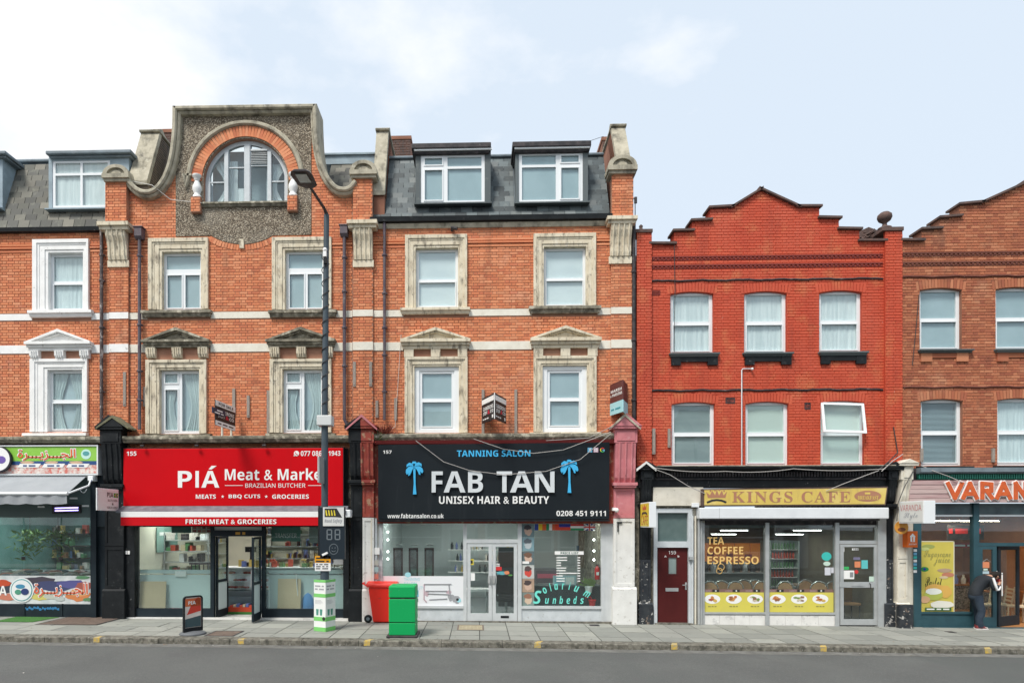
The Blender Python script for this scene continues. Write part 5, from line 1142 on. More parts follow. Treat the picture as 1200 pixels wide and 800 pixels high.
def star(cx, cz, r, y, m, parent, nm='star'): MB().prism([(cx+(r if i % 2 == 0 else r*.42)*math.sin(math.pi*i/5), cz+(r if i % 2 == 0 else r*.42)*math.cos(math.pi*i/5)) for i in range(10)], y-.004, y).build(nm, m, parent)
for p in (261, 312): star(X_(p, y_), Z_(581.5, p, y_), .045, y_, W, t)
# round phone badge (speech bubble with a handset)
cx_, cz_ = X_(347.5, y_), Z_(531, 347.5, y_); disc(cx_, cz_, .07, y_, 18).build('phone_badge', W, t); MB().prism([(cx_-.075, cz_-.075), (cx_-.02, cz_-.06), (cx_-.065, cz_-.015)], y_-.004, y_).build('phone_badge', W, t)
MB().tube([(cx_-.03, y_-.007, cz_+.03), (cx_-.02, y_-.007, cz_-.005), (cx_+.005, y_-.007, cz_-.028), (cx_+.035, y_-.007, cz_-.032)], .010, 6).build('handset', M['signred'], t)
# floodlights over the sign
for k, p in enumerate((166, 230, 309)):
    lab = ('first small black floodlight over the red sign, beside the fish shop pilaster', 'black floodlight above the white name lettering of the red sign', 'black floodlight above the right end words of the red sign')[k]
    tt = thing('sign_floodlight', ('small black floodlight over the sign above number 155', 'small black floodlight above the large first word of the red sign', 'small black floodlight above the last word of the red sign')[k], 'floodlight', (X_(p), -.3, zk(522)), 'black floodlights along the top of the red sign')
    MB().tube([(X_(p,-.3), -.05, zk(519)), (X_(p,-.4), -.36, zk(520.5))], .012, 6).build('arm', M['iron'], tt); MB().box(X_(p,-.4)-.05, X_(p,-.4)+.05, -.40, -.34, zk(522.6,-.4), zk(520.5,-.4)).build('lamp_head', M['iron'], tt, bevel=.01)
# awning cassette and red valance
t = thing('awning', 'closed red and white striped awning reading FRESH MEAT and GROCERIES', 'awning', (X_(273, -.5), -.5, Z_(615, 273, -.5)))
ya_ = -.62
a, b, _, _ = R_(141.5, 593, 402, 615, ya_); zt_, zb_ = Z_(599, 273, ya_), Z_(615.5, 273, ya_)
MB().prismx([(-.05, zk(592.8)), (YB-.01, zk(592.8)), (ya_+.02, zt_+.015), (ya_+.02, zt_-.03), (-.05, zt_-.03)], X_(143, -.3), X_(408, -.3)).build('cassette', mat('slate_grey_metal', (.12,.13,.15), (.20,.21,.23), 5, rough=.5, stains=(((.55,.56,.57), 8, .66, .71, .5),)), t)
n = 50; v = MB(); zz1 = Z_(600.5, 273, ya_); zz2 = Z_(605.5, 273, ya_); zz3 = zb_
def strip(za, zb2_, m, nm, dy=0):
    vs_ = []
    for z in (za, zb2_):
        for i in range(n+1): vs_.append((a+(b-a)*i/n, ya_-dy+.006*math.sin(i*.7), z))
    MB().add(vs_, [(i, i+1, n+2+i, n+1+i) for i in range(n)], 0, True).build(nm, m, t)
cr = mat('awning_red', (.56,.008,.014), rough=.7, spec=.1)
strip(zt_, zt_-.045, W, 'white_stripe'); strip(zt_-.045, zz2+.10, cr, 'valance'); strip(zz2+.10, zz2-.0, W, 'white_stripe'); strip(zz2, zz3, cr, 'valance')
ptext(t, 'FRESH MEAT & GROCERIES', 217.5, 608, 324, 613.7, ya_-.012, W, bold=.03)
a2, b2 = X_(402, -.4), X_(412, -.4); MB().box(a2, b2, -.55, -.3, Z_(606, 407, -.4), Z_(597, 407, -.4)).build('end_gear', M['upvc'], t, bevel=.02)
# the butcher's window things
def board_(px0, py0, px1, py1, Y, m, label, name='board', cat='board', lean=.06):
    a, b, c, d = R_(px0, py0, px1, py1, Y); t = MB().prismx([(Y, c), (Y+.02, c), (Y+.02+lean, d), (Y+lean, d)], a, b).build(name, m, label=label, cat=cat, loc=((a+b)/2, Y, c)); return t
bg_ = mat('beige_board', (.66,.50,.34), (.60,.46,.31), 2, rough=.8)
board_(163, 681, 193.5, 716, .06, bg_, 'beige board leaning behind the frosted pane by the black pilaster', 'leaning_board')
board_(325, 678, 352, 716, .06, bg_, 'beige board leaning behind the frosted pane right of the doorway', 'leaning_board')
t = thing('mop', 'white mop leaning behind the frosted pane beside the beige board', 'mop', (X_(350, .12), .12, g1)); MB().tube([(X_(351, .12), .12, g1+.08), (X_(347.5, .12), .08, zk(672, .12))], .014, 8).build('handle', W, t); MB().lathe([(.10, 0), (.09, .05), (.03, .12), (.015, .15)], X_(351, .12), .11, g1+.02, 10).build('head', W, t)
t = thing('bucket', 'pink tub on the floor behind the frosted pane', 'tub', (X_(204, .3), .3, g1)); MB().lathe([(.13, 0), (.18, .2), (.19, .22), (.165, .2), (.12, .02)], X_(204, .3), .36, g1+.02, 16).build('tub', flat('pink_plastic', (.65,.16,.22)), t)
t = thing('bucket', 'blue plastic sack standing behind the frosted pane next to the mop', 'sack', (X_(362, .3), .3, g1)); MB().lathe([(.2, 0), (.24, .2), (.22, .5), (.12, .75), (.05, .85)], X_(362, .3), .35, g1+.02, 12).build('sack', flat('blue_plastic', (.12,.30,.62)), t)
t['category'] = 'sack'; t.name = 'sack'; WL[t.name] = Vector(t.location)
# chilled counter seen through the doors
t = thing('meat_counter', 'curved glass meat counter with white shelves inside the butcher', 'counter', (X_(290, 1.6), 1.6, g1))
cx0, cx1 = X_(258, 1.3), X_(400, 1.3); zc0 = g1+.02
MB().prismx([(1.15, zc0), (1.15, zc0+.45), (1.02, zc0+.62), (2.0, zc0+.62), (2.0, zc0)], cx0, cx1).build('base', mat('steel_grey_panel', (.20,.25,.28), rough=.35), t)
MB().prismx([(1.5, zc0+.621), (1.5, zc0+1.25), (2.0, zc0+1.25), (2.0, zc0+.621)], cx0+.03, cx1-.03).build('back_panel', M['upvc'], t)
for k in range(3): MB().box(cx0+.02, cx1-.02, 1.15+.1*k, 1.5, zc0+.66+.2*k, zc0+.68+.2*k).build('shelf', M['upvc'], t)
MB().prismx([(1.02, zc0+.63), (.98, zc0+.75), (1.05, zc0+1.05), (1.25, zc0+1.25), (1.26, zc0+1.24), (1.065, zc0+1.04), (.995, zc0+.75), (1.03, zc0+.63)], cx0, cx1).build('curved_glass', M['glass'], t)
MB().box(cx0, cx1, 1.2, 2.0, zc0+1.251, zc0+1.28).build('top_board', M['upvc'], t)
MB().tube([(cx0-.01, p[0], p[1]) for p in ((1.02, zc0+.62), (.97, zc0+.75), (1.04, zc0+1.05), (1.25, zc0+1.27))], .016, 6).build('end_trim', M['alu'], t)
meat = [flat('meat%d' % i, c, rough=.45) for i, c in enumerate(((.40,.05,.04), (.52,.12,.09), (.60,.28,.20), (.30,.04,.03)))]
pack = [flat('snack%d' % i, c, rough=.4) for i, c in enumerate(((.60,.10,.06), (.62,.45,.12), (.60,.50,.35), (.12,.28,.12), (.15,.2,.45), (.7,.66,.6)))]
R = random.Random(12)
for i in range(54):
    x = R.uniform(cx0+.1, cx1-.1); k = i % 3; MB().ball((x, 1.2+.08*k+R.uniform(0, .15), zc0+.71+.2*k), .06, 6, sq=(1.5, 1, .6)).build('meat_cut', meat[i % 4], t)
for i in range(40):
    x = R.uniform(cx0+.05, cx1-.1); y = R.uniform(1.3, 1.9); h = R.uniform(.07, .22); MB().box(-.07, .07, -.05, .05, 0, h).xf(Matrix.Translation((x, y, zc0+1.282)) @ Matrix.Rotation(R.uniform(-.5, .5), 4, 'Z')).build('grocery_packet', pack[i % 6], t)
t = thing('produce_crate', 'low crate of red packets on a green mat just inside the butcher doorway', 'crate', (X_(286, .9), .9, g1))
a, b = X_(268, .8), X_(302, .8); MB().box(a, b, .7, 1.1, g1+.021, g1+.09).build('mat', flat('green_mat', (.05,.20,.04)), t); MB().box(a+.02, b-.05, .72, 1.05, g1+.091, g1+.22).build('crate', flat('red_crate', (.58,.07,.03)), t)
for i in range(9): MB().box(a+.06+.09*i, a+.13+.09*i, .74, 1.0, g1+.221, g1+.27+.02*(i % 3)).build('packet', pack[(i*2) % 6], t)
for i, (p0, p1_, c) in enumerate(((201, 224, 'dark green menu board hung high in the butcher window, left of the doors'), (225, 249, 'cream price board hung high in the butcher window beside the doors'), (318, 352, 'green printed board hung behind the glass right of the doorway'), (362, 386, 'pale menu board hung behind the glass near the street lamp'))):
    a, b, c0, d0 = R_(p0, 616, p1_, (624, 624, 634, 636)[i], .25); t = MB().box(a, b, .25, .27, c0, d0).build('menu_board', (flat('menu_green', (.03,.12,.09)), flat('menu_cream', (.55,.48,.36)), flat('menu_sage', (.10,.24,.19)), flat('menu_pale', (.35,.38,.36)))[i], label=c, cat='menu board', loc=((a+b)/2, .25, c0))
    if i in (1,):
        for r0 in range(2):
            for q in range(4): MB().box(a+.03+q*.13, a+.12+q*.13, .244, .249, c0+.02+r0*.09, c0+.08+r0*.09).build('menu_picture', meat[(q+r0) % 4], t)
    if i == 2: text(t, 'TRANSFER', a+.1, b-.1, c0+.10, c0+.22, .248, W, bold=.0)
t = thing('wall_shelf', 'white wall shelves of jars on the butcher back wall', 'shelf', (X_(200, 4), 5.2, 1.2))
for k in range(4):
    MB().box(X_(165, 5.2), X_(262, 5.2), 5.1, 5.45, 1.15+.38*k, 1.18+.38*k).build('shelf', M['upvc'], t)
for i in range(48):
    x = X_(R.uniform(168, 258), 5.1); k = R.randrange(4); MB().lathe([(.045, 0), (.045, R.uniform(.10, .2)), (.02, .22)], x, 5.25, 1.181+.38*k, 8).build('jar', pack[i % 6], t)
t = thing('back_shelf', 'shelves of groceries on the back wall right of the butcher doorway', 'shelf', (X_(350, 4), 5.2, 1.0))
for k in range(4): MB().box(X_(300, 5.2), X_(395, 5.2), 5.1, 5.45, .95+.42*k, .98+.42*k).build('shelf', M['alu'], t)
for i in range(70):
    x = X_(R.uniform(302, 392), 5.1); k = R.randrange(4); h = R.uniform(.12, .3); MB().box(x-.06, x+.06, 5.15, 5.3, .981+.42*k, .981+.42*k+h).build('packet', pack[i % 6], t)
t = thing('scales', 'black weighing scales on top of the meat counter', 'scales', (X_(295, 1.7), 1.7, zc0+1.28)); MB().box(X_(293, 1.7)-.15, X_(293, 1.7)+.15, 1.6, 1.85, zc0+1.281, zc0+1.40).box(X_(293, 1.7)-.02, X_(293, 1.7)+.02, 1.75, 1.8, zc0+1.401, zc0+1.7).build('body', M['iron'], t); MB().box(X_(293, 1.7)-.16, X_(293, 1.7)+.16, 1.73, 1.78, zc0+1.701, zc0+1.86).build('display', M['black'], t)
ceil_light(X_(215, 1.6), 1.6, 1.5, .3, 3.09, 'lit panel on the butcher ceiling above the left window', None); ceil_light(X_(280, 3), 3.0, 1.5, .3, 3.09, 'lit panel on the butcher ceiling beyond the doorway', None); ceil_light(X_(350, 1.6), 1.6, 1.5, .3, 3.09, 'lit panel on the butcher ceiling above the right window', None)
# house number plate on the jamb
tt = thing('number_plate', 'tiny white address plate on the black jamb left of the butcher window', 'plate', (X_(148,-.13), -.13, zk(648))); MB().pbox(145.5, 645, 149, 649, -.135, -.122).build('plate', W, tt); MB().pbox(149.6, 645, 152, 649, -.135, -.122).build('plate', W, tt)

t = thing('steel_rack', 'steel rack of boxes and green packets inside the butcher, above the left frosted pane', 'rack', (X_(222, 2), 2.2, g1))
A_, B_ = X_(196, 2.2), X_(247, 2.2)
for k in range(4): MB().box(A_, B_, 2.0, 2.4, g1+1.05+.33*k, g1+1.08+.33*k).build('shelf', M['alu'], t)
for x in (A_, B_): MB().box(x-.02, x+.02, 2.0, 2.04, g1+.02, g1+2.3).build('post', M['alu'], t)
for i in range(26):
    k = i % 4; x = R.uniform(A_+.1, B_-.1); h = R.uniform(.08, .26); MB().box(x-.07, x+.07, 2.05, 2.3, g1+1.081+.33*k, g1+1.081+.33*k+h).build('packet', (pack[3], pack[5], pack[2], M['upvc'], pack[0], M['iron'])[i % 6], t)
t = thing('hook_rail', 'dark rail with hanging ladles and hooks in the butcher window beside the door', 'rail', (X_(235, 1), 1.0, g1+1.6)); xr = X_(222, 1.0); xs2 = X_(246, 1.0); zr = Z_(668, 235, 1.0)+.30
MB().tube([(xr, 1.0, zr-.1), (xs2, 1.0, zr-.1)], .035, 6).build('rail', M['iron'], t)
for i in range(5): x = xr+(xs2-xr)*(i+.5)/5; MB().tube([(x, 1.0, zr-.1), (x, 1.0, zr-.26-.05*(i % 2)), (x+.03, 1.0, zr-.3)], .014, 5).build('hook', M['iron'], t)
t = thing('wall_poster', 'pale green poster on the side wall deep in the butcher left window', 'poster', (xa+.05, 2.5, 1.9)); MB().box(xa+.02, xa+.05, 1.6, 2.9, 1.75, 2.5).build('sheet', flat('menu_sage2', (.22,.38,.33)), t); MB().box(xa+.051, xa+.056, 1.75, 2.75, 2.25, 2.35).build('heading', W, t)
t = thing('white_carton', 'white carton standing on the sill ledge in the butcher left window', 'carton', (X_(212, .5), .5, 1.2)); MB().pbox(205, 669, 218, 675, .16, .19).build('carton', W, t)
# ---------------------------------------------------------------- S2 tanning salon
xa, xb = X_(442), X_(716); g2 = gz(X_(580)); zs_ = lambda p, px=580, Y=-.05: Z_(p, px, Y)
room(xa, xb, 5.5, mat('salon_wall', (.62,.69,.69), (.54,.61,.61), 1.2, rough=.6), mat('salon_floor', (.30,.33,.34), rough=.25), M['ceilw'], 3.1)
s2 = thing('shopfront', 'tanning salon shopfront of pale grey aluminium with double doors', 'shopfront', (X_(580), -.05, g2))
MB().box(X_(426), xb+.3, -.12, .3, zs_(613), ZB+.62).build('fascia_board', M['redpeel'], s2)
MB().prismx([(-.05, zs_(521)), (-.28, zs_(521)), (-.33, zs_(517)), (-.05, zs_(516))], X_(441), X_(718)).build('fascia_moulding', mat('dark_red_gloss', (.26,.035,.035), rough=.4), s2)
AL = M['aluw']
for q in ((443.5, 448.5), (543, 547), (606.5, 611), (704, 707.5)): MB().box(X_(q[0]), X_(q[1]), -.07, .05, g2-.02, zs_(611)).build('frame_post', AL, s2)
MB().box(X_(547), X_(606.5), -.07, .05, zs_(636), zs_(631.5)).build('transom_bar', AL, s2); MB().box(X_(448.5), X_(704), -.07, .05, zs_(613), zs_(609)).build('head_bar', AL, s2)
for q in ((448.5, 543, 712.5, 709.5), (611, 704, 712.5, 709.5)):
    MB().box(X_(q[0]), X_(q[1]), -.04, .05, g2-.02, zs_(q[2])).build('stall_riser', M['upvcd'], s2); MB().box(X_(q[0]), X_(q[1]), -.08, .05, zs_(q[2])+.001, zs_(q[3])).build('bottom_rail', AL, s2)
    MB().box(X_(q[0])+.01, X_(q[1])-.01, -.018, -.006, zs_(709.5), zs_(613)).build('pane', M['shopglass'], s2)
MB().box(X_(547), X_(606.5), -.01, .0, zs_(631.5), zs_(613)).build('pane', M['shopglass'], s2)
MB().box(X_(441), X_(718), -.12, -.04, g2-.05, g2+.03).build('threshold', M['kerb'], s2)
for i, (a, b) in enumerate(((547.5, 576.5), (577, 606))):
    A_, B_ = X_(a), X_(b); z0, z1 = g2+.03, zs_(636.3); pn = rect(A_+.09, B_-.09, z0+.20, z1-.09)
    d = MB().holed(rect(A_, B_, z0, z1), [pn], -.055, -.005).build('door', AL, s2, bevel=.004)
    MB().box(pn[0][0], pn[1][0], -.034, -.026, pn[0][1], pn[2][1]).build('pane', M['shopglass'], d)
    hx = B_-.055 if i == 0 else A_+.055
    MB().box(hx-.055, hx+.055, -.085, -.056, zs_(683), zs_(674)).tube([(hx, -.12, zs_(682)), (hx, -.12, zs_(675))], .014, 8).build('handle', M['alu'], d)
    if i: MB().box(A_+.22, B_-.22, -.062, -.0555, z0+.08, z0+.14).build('letter_slot', M['black'], d)
def note(px0, py0, px1, py1, Y, m, parent, nm='notice'): return MB().pbox(px0, py0, px1, py1, Y-.002, Y).build(nm, m, parent)
yw = flat('yellow_print', (.75,.62,.05)); 
note(550.5, 654.5, 555, 661.5, -.036, yw, s2); note(551.5, 656, 554, 660, -.039, flat('print_black', (.03,.03,.03)), s2); note(549.5, 671, 556.5, 680, -.036, W, s2)
note(581.5, 660, 585.5, 663.5, -.036, W, s2); note(580.5, 663.8, 588, 668, -.036, flat('sticker_red', (.60,.04,.04)), s2); blob(588, 671, 6, 2.0, -.036, flat('sticker_teal', (.12,.40,.45)), s2, 'notice', seed=3); blob(594, 670.5, 3, 2.2, -.039, flat('sticker_orange', (.70,.25,.12)), s2, 'notice', seed=4); blob(598, 673.5, 2.5, 1, -.036, flat('sticker_green', (.10,.28,.08)), s2, 'notice', seed=5)
ptext(s2, '157', 581.5, 661, 585.3, 662.8, -.0395, flat('print_black', 0), bold=.02)
# the printed panel in the left window
P0 = -.021
MB().pbox(448.5, 674.5, 543, 710, P0-.004, P0).build('window_print', mat('white_vinyl', (.80,.82,.84), rough=.35), s2)
lb = flat('pale_blue_print', (.36,.70,.76)); blob(478, 673, 3.6, 3, P0-.006, lb, s2, 'vinyl_mark', seed=1, rough_=.02)
for s_, q in (('TANNING', (473.5, 676.5, 492, 680)), ('SALON', (473.5, 681.5, 488, 685)), ('& BEAUTY', (479, 686.5, 497, 690))): ptext(s2, s_, *q, P0-.006, lb, bold=.0, style='r')
note(486.5, 691, 490.5, 699, P0-.006, flat('teal_mark', (.15,.45,.55)), s2, 'vinyl_mark'); note(487, 701, 490, 705, P0-.006, flat('print_black', 0), s2, 'vinyl_mark')
pm = flat('pinkish_line', (.55,.42,.46)); gy = flat('grey_line', (.35,.36,.38))
def ln(pts, r, m, Y=P0-.007, parent=None): MB().tube([(X_(x, Y), Y, Z_(y, x, Y)) for x, y in pts], r, 5).build('vinyl_line', m, parent or s2)
for pts in (((497, 684), (529, 684)), ((497, 684), (497, 702), (500, 705)), ((499, 692), (524, 692)), ((501, 695), (526, 696)), ((503, 702), (524, 701)), ((526, 685), (528, 700))): ln(pts, .018, gy if len(pts) == 2 else pm)
for i, (x, y, r, c) in enumerate(((500, 695, 3, pm), (526, 694, 3, pm), (529, 700, 4, gy), (535, 702, 4.5, gy), (538, 703, 2.5, lb), (536, 702, 1.6, flat('print_black', 0)))): blob(x, y, r, r, P0-.006-.0008*i, c, s2, 'vinyl_mark', seed=i, rough_=.2)
# posters strip, five head-and-hair photographs, kept plain
cols_ = [((.16,.24,.26), (.55,.38,.30), (.05,.05,.06)), ((.20,.32,.36), (.45,.50,.52), (.10,.12,.14)), ((.12,.16,.17), (.60,.42,.33), (.18,.10,.07)), ((.52,.54,.52), (.62,.08,.06), (.10,.07,.07)), ((.42,.30,.22), (.60,.42,.33), (.08,.06,.06)), ((.20,.26,.24), (.62,.48,.36), (.30,.15,.10))]
for k, (a_, b_, c_) in enumerate(cols_):
    y0 = 613.5+16.1*k; note(611.5, y0, 626, y0+15.6, -.022, flat('ph_bg%d' % k, a_), s2, 'hair_poster')
    blob(619, y0+8.5, 4.2, 5, -.0245, flat('ph_a%d' % k, b_), s2, 'poster_print', seed=k, rough_=.15); blob(618.5, y0+4.2, 4.5, 3, -.027, flat('ph_b%d' % k, c_), s2, 'poster_print', seed=k+9, rough_=.25)
    if k == 2: note(612, y0+11.5, 620, y0+14.5, -.0295, W, s2, 'poster_print')
# flags along the window head
flags = [(626.5, 631, 'v', [(.03,.06,.30)]), (631, 640, 'v', [(.70,.52,.03), (.66,.12,.03)]), (640, 650.5, 'v', [(.02,.26,.10), (.8,.8,.8), (.60,.12,.05)]), (650.5, 655, 'v', [(.70,.06,.03)]), (655, 668.5, 'h', [(.03,.05,.35), (.68,.07,.04)]), (668.5, 684, 'h', [(.60,.05,.05), (.82,.82,.82), (.03,.28,.12)]), (684, 697.5, 'u', [])]
t = thing('flag_row', 'row of national flags stuck along the head of the salon window', 'flags', (X_(662, -.02), -.022, zs_(621)))
for k, (a_, b_, o_, cs_) in enumerate(flags):
    if o_ == 'u':
        fo = note(a_, 613.5, b_, 621, -.022, flat('flag_blue', (.02,.04,.28)), t, 'flag'); A_, B_, C_, D_ = R_(a_, 613.5, b_, 621, -.022); xm_, zm_ = (A_+B_)/2, (C_+D_)/2
        MB().prism([(A_, C_), (A_+.03, C_), (B_, D_-.02), (B_, D_), (B_-.03, D_), (A_, C_+.02)], -.026, -.0245).build('flag_stripe', W, fo); MB().prism([(A_, D_), (A_, D_-.02), (B_-.03, C_), (B_, C_), (B_, C_+.02), (A_+.03, D_)], -.0285, -.0265).build('flag_stripe', W, fo)
        MB().box(A_, B_, -.031, -.029, zm_-.03, zm_+.03).box(xm_-.03, xm_+.03, -.0312, -.0292, C_, D_).build('flag_stripe', W, fo); MB().box(A_, B_, -.034, -.032, zm_-.016, zm_+.016).box(xm_-.016, xm_+.016, -.0342, -.0322, C_, D_).build('flag_stripe', flat('sticker_red', 0), fo); continue
    fo = None; A_, B_, C_, D_ = R_(a_, 613.5, b_, 621, -.022)
    n_ = len(cs_)
    for j, c_ in enumerate(cs_):
        m_ = flat('fl%d_%d' % (k, j), c_)
        if o_ == 'v': MB().box(A_+(B_-A_)*j/n_, A_+(B_-A_)*(j+1)/n_, -.024, -.022, C_, D_).build('flag_stripe' if fo else 'flag', m_, fo or t)
        else: MB().box(A_, B_, -.024, -.022, D_-(D_-C_)*(j+1)/n_, D_-(D_-C_)*j/n_).build('flag_stripe' if fo else 'flag', m_, fo or t)
# price list lettering on the glass
t = thing('price_list', 'white PRICE LIST lettering on the salon window glass', 'price list', (X_(667, -.02), -.02, zs_(680)))
note(650, 645.5, 684, 649.5, -.022, W, t, 'header'); ptext(t, 'PRICE LIST', 657, 646.3, 678, 648.8, -.025, flat('menu_green', 0), bold=.02)
R = random.Random(2); PR = ('Sunbed 3 min', 'Sunbed 6 min', 'Sunbed 9 min', 'Spray tan', 'Gel nails', 'Cut & dry', 'Colour', 'Waxing', 'Brows')
for i in range(10):
    y0 = 652.3+3.05*i; 
    if i in (0,1,2,3,4,5,6,7,8,9): note(652, y0, 652+R.uniform(5, 13), y0+1.2, -.022, W, t, 'price_line'); note(676.5, y0, 680, y0+1.2, -.022, W, t, 'price_line')
    if i == 6: note(652, y0, 676, y0+1.2, -.0225, W, t, 'price_line')
# Solarium Sunbeds
td = flat('dark_desk', (.035,.045,.05)); tq = flat('turquoise_print', (.18,.72,.62)); t = thing('window_lettering', 'turquoise arched lettering reading Solarium Sunbeds on the salon window', 'window lettering', (X_(665, -.02), -.02, zs_(708)))
def arcword(parent, s, pts, h, m, Y, style='i'):
    for ch, (px, py, ang) in zip(s, pts):
        x, z = X_(px, Y), Z_(py, px, Y); w_ = {'m': 1.35, 'i': .38, 'l': .38, 'r': .62, 'u': .95}.get(ch, .85)*h*.75; hh = h*(1.35 if ch in 'lbd' else 1.25 if ch == 'i' else 1)
        Mx = Matrix.Translation((x, 0, z)) @ Matrix.Rotation(-ang, 4, 'Y') @ Matrix.Translation((-x, 0, -z)); text(parent, ch, x-w_/2, x+w_/2, z, z+hh, Y, m, bold=.02, style=style, rot=Mx, name='letter')
text(t, 'S', X_(625, -.02), X_(634.5, -.02), zs_(707), zs_(691.5), -.022, tq, bold=.02, style='i')
arcword(t, 'olarium', [(640, 694.5, .5), (646.5, 692, .35), (652.5, 690.5, .2), (660, 690, .05), (667, 690.5, -.1), (674.5, 693, -.3), (686, 698.5, -.5)], .16, tq, -.022)
arcword(t, 'unbeds', [(641, 707, 0), (649.5, 707, 0), (657.5, 707, 0), (666, 707, 0), (674, 707, 0), (682, 707, 0)], .15, tq, -.022)
# inside the salon
t = thing('reception_desk', 'dark reception desk behind the turquoise lettering', 'desk', (X_(668, .6), .6, g2)); A_, B_ = X_(626, .5), X_(703, .5)
MB().box(A_, B_, .45, 1.0, g2+.02, zs_(687, 660, .45)).build('desk_body', td, t); MB().box(A_-.02, B_+.02, .42, 1.03, zs_(687, 660, .45)+.001, zs_(685.5, 660, .45)).build('desk_top', M['slate'], t)
t = thing('leaflet_holder', 'pale leaflet display standing on the reception desk', 'display', (X_(662, .5), .55, zs_(685, 660, .45))); MB().pbox(648, 674, 675, 685.4, .55, .58).build('panel', flat('pale_aqua', (.45,.60,.64)), t); MB().pbox(650, 676, 660, 684, .545, .549).build('leaflet', flat('aqua2', (.25,.48,.55)), t); MB().pbox(663, 676, 673, 684, .545, .549).build('leaflet', W, t)
t = thing('potted_plant', 'green potted plant at the right end of the salon window', 'plant', (X_(690, .3), .35, zs_(690, 690, .3))); bx, bz = X_(690, .35), zs_(688, 690, .35)
lf = MB()
for i in range(46):
    a_ = R.uniform(0, 6.28); e_ = R.uniform(.2, 1.4); l_ = R.uniform(.12, .34); p0 = Vector((bx, .35, bz)); dd = Vector((math.cos(a_)*math.cos(e_), .5*math.sin(a_)*math.cos(e_), math.sin(e_))); p1 = p0+dd*l_; s_ = dd.cross(Vector((0, 1, .2))).normalized()*.028
    lf.add([p0+dd*l_*.4, p0+dd*l_*.7+s_, p1, p0+dd*l_*.7-s_], [(0,1,2,3)])
lf.build('leaves', flat('leaf_olive', (.16,.24,.06)), t, kind='stuff'); MB().lathe([(.08, 0), (.11, .16), (.115, .18), (.09, .17)], bx, .35, zs_(694, 690, .35), 12).build('pot', W, t)
t = thing('flower_pot', 'small red pot in the bottom corner of the salon window', 'pot', (X_(693.5, .05), .1, g2+.4)); MB().lathe([(.07, 0), (.10, .16), (.11, .18), (.09, .175)], X_(694, .1), .1, zs_(710, 694, .1), 12).build('pot', flat('gloss_red', (.60,.02,.02), rough=.25), t); MB().tube([(X_(694, .1), .1, zs_(703, 694, .1)), (X_(692, .1), .1, zs_(699, 692, .1)), (X_(686, .1), .1, zs_(700, 688, .1))], .012, 5).build('stalk', flat('gloss_red', 0), t)
t = thing('fire_extinguisher', 'red fire extinguisher hanging at the right edge of the salon window', 'fire extinguisher', (X_(700, .1), .1, zs_(679, 700, .1))); ex, ez = X_(699.8, .1), zs_(678.5, 700, .1)
MB().lathe([(.06, 0), (.068, .02), (.068, .27), (.05, .32), (.022, .34), (.022, .37)], ex, .1, ez, 14).build('cylinder', flat('gloss_red', 0), t); MB().box(ex-.04, ex+.05, .085, .115, ez+.371, ez+.40).build('valve', M['iron'], t); MB().tube([(ex+.03, .07, ez+.38), (ex+.075, .05, ez+.3), (ex+.07, .04, ez+.12)], .01, 6).build('hose', M['black'], t); MB().box(ex-.035, ex+.035, .030, .031, ez+.12, ez+.2).build('label', W, t)
for k, p in enumerate((461, 479, 497.5)):
    lab = ('dark framed salon mirror nearest the red and white pilaster', 'middle one of the dark framed mirrors on the salon wall', 'dark framed salon mirror nearest the glass doors')[k]
    A_, B_, C_, D_ = R_(p, 641.5, p+11, 676, .9); t = thing('salon_mirror', lab, 'mirror', ((A_+B_)/2, .9, C_), 'mirrors in the salon window')
    MB().holed(rect(A_, B_, C_, D_), [rect(A_+.05, B_-.05, C_+.05, D_-.05)], .88, .93).build('frame', flat('mahogany', (.06,.02,.018)), t)
    mm_ = mat('mirror_glass%d' % k, (.5,.52,.52), (.22,.20,.2), 5, rough=.15, metal=.6); MB().box(A_+.04, B_-.04, .91, .92, C_+.04, D_-.04).build('glass', mm_, t); MB().tube([(A_+.08, .86, D_+.08), ((A_+B_)/2, .84, D_+.10), (B_-.02, .86, D_+.08)], .02, 6).build('picture_lamp', M['alu'], t)
    MB().box(A_-.03, B_+.03, .75, .95, C_-.06, C_-.001).build('shelf', flat('salmon', (.50,.30,.28)), t)
for sx_, py_list, lab in ((454.5, (623, 632, 646, 654.5), 'globe bulb by the left edge of the salon window'), (696, (611+9, 632, 645, 655.5), 'globe bulb by the fire extinguisher side of the salon window')):
    for k, p in enumerate(py_list):
        nm = ('topmost', 'second', 'third', 'lowest')[k]; x, z = X_(sx_, .25), zs_(p, sx_, .25)
        t = thing('globe_bulb', nm + ' ' + lab, 'light bulb', (x, .25, z), 'lit globe bulbs on the window jambs'); MB().ball((x, .25, z), .032, 8).build('bulb', M['bulb'], t); MB().box(x-.015, x+.015, .29, .34, z-.015, z+.015).build('socket', M['alu'], t)
t = thing('swivel_chair', 'black swivel salon chair on a chrome star base behind the right door', 'chair', (X_(592, .8), .8, g2+.02)); sx0 = X_(593, .9)
for k in range(5):
    a_ = 2*math.pi*k/5+.3; MB().tube([(sx0, .9, g2+.13), (sx0+.30*math.cos(a_), .9+.30*math.sin(a_), g2+.06)], [.03, .02], 6).build('foot', M['alu'], t)
MB().tube([(sx0, .9, g2+.10), (sx0, .9, g2+.45)], .035, 8).build('column', M['alu'], t); MB().box(sx0-.28, sx0+.28, .65, 1.2, g2+.45, g2+.56).build('seat', M['black'], t, bevel=.03); MB().box(sx0-.26, sx0+.26, 1.15, 1.25, g2+.6, g2+1.15).build('backrest', M['black'], t, bevel=.03)
for s_ in (-1, 1): MB().tube([(sx0+s_*.27, .75, g2+.56), (sx0+s_*.3, .75, g2+.75), (sx0+s_*.3, 1.15, g2+.78)], .025, 6).build('armrest', M['black'], t)
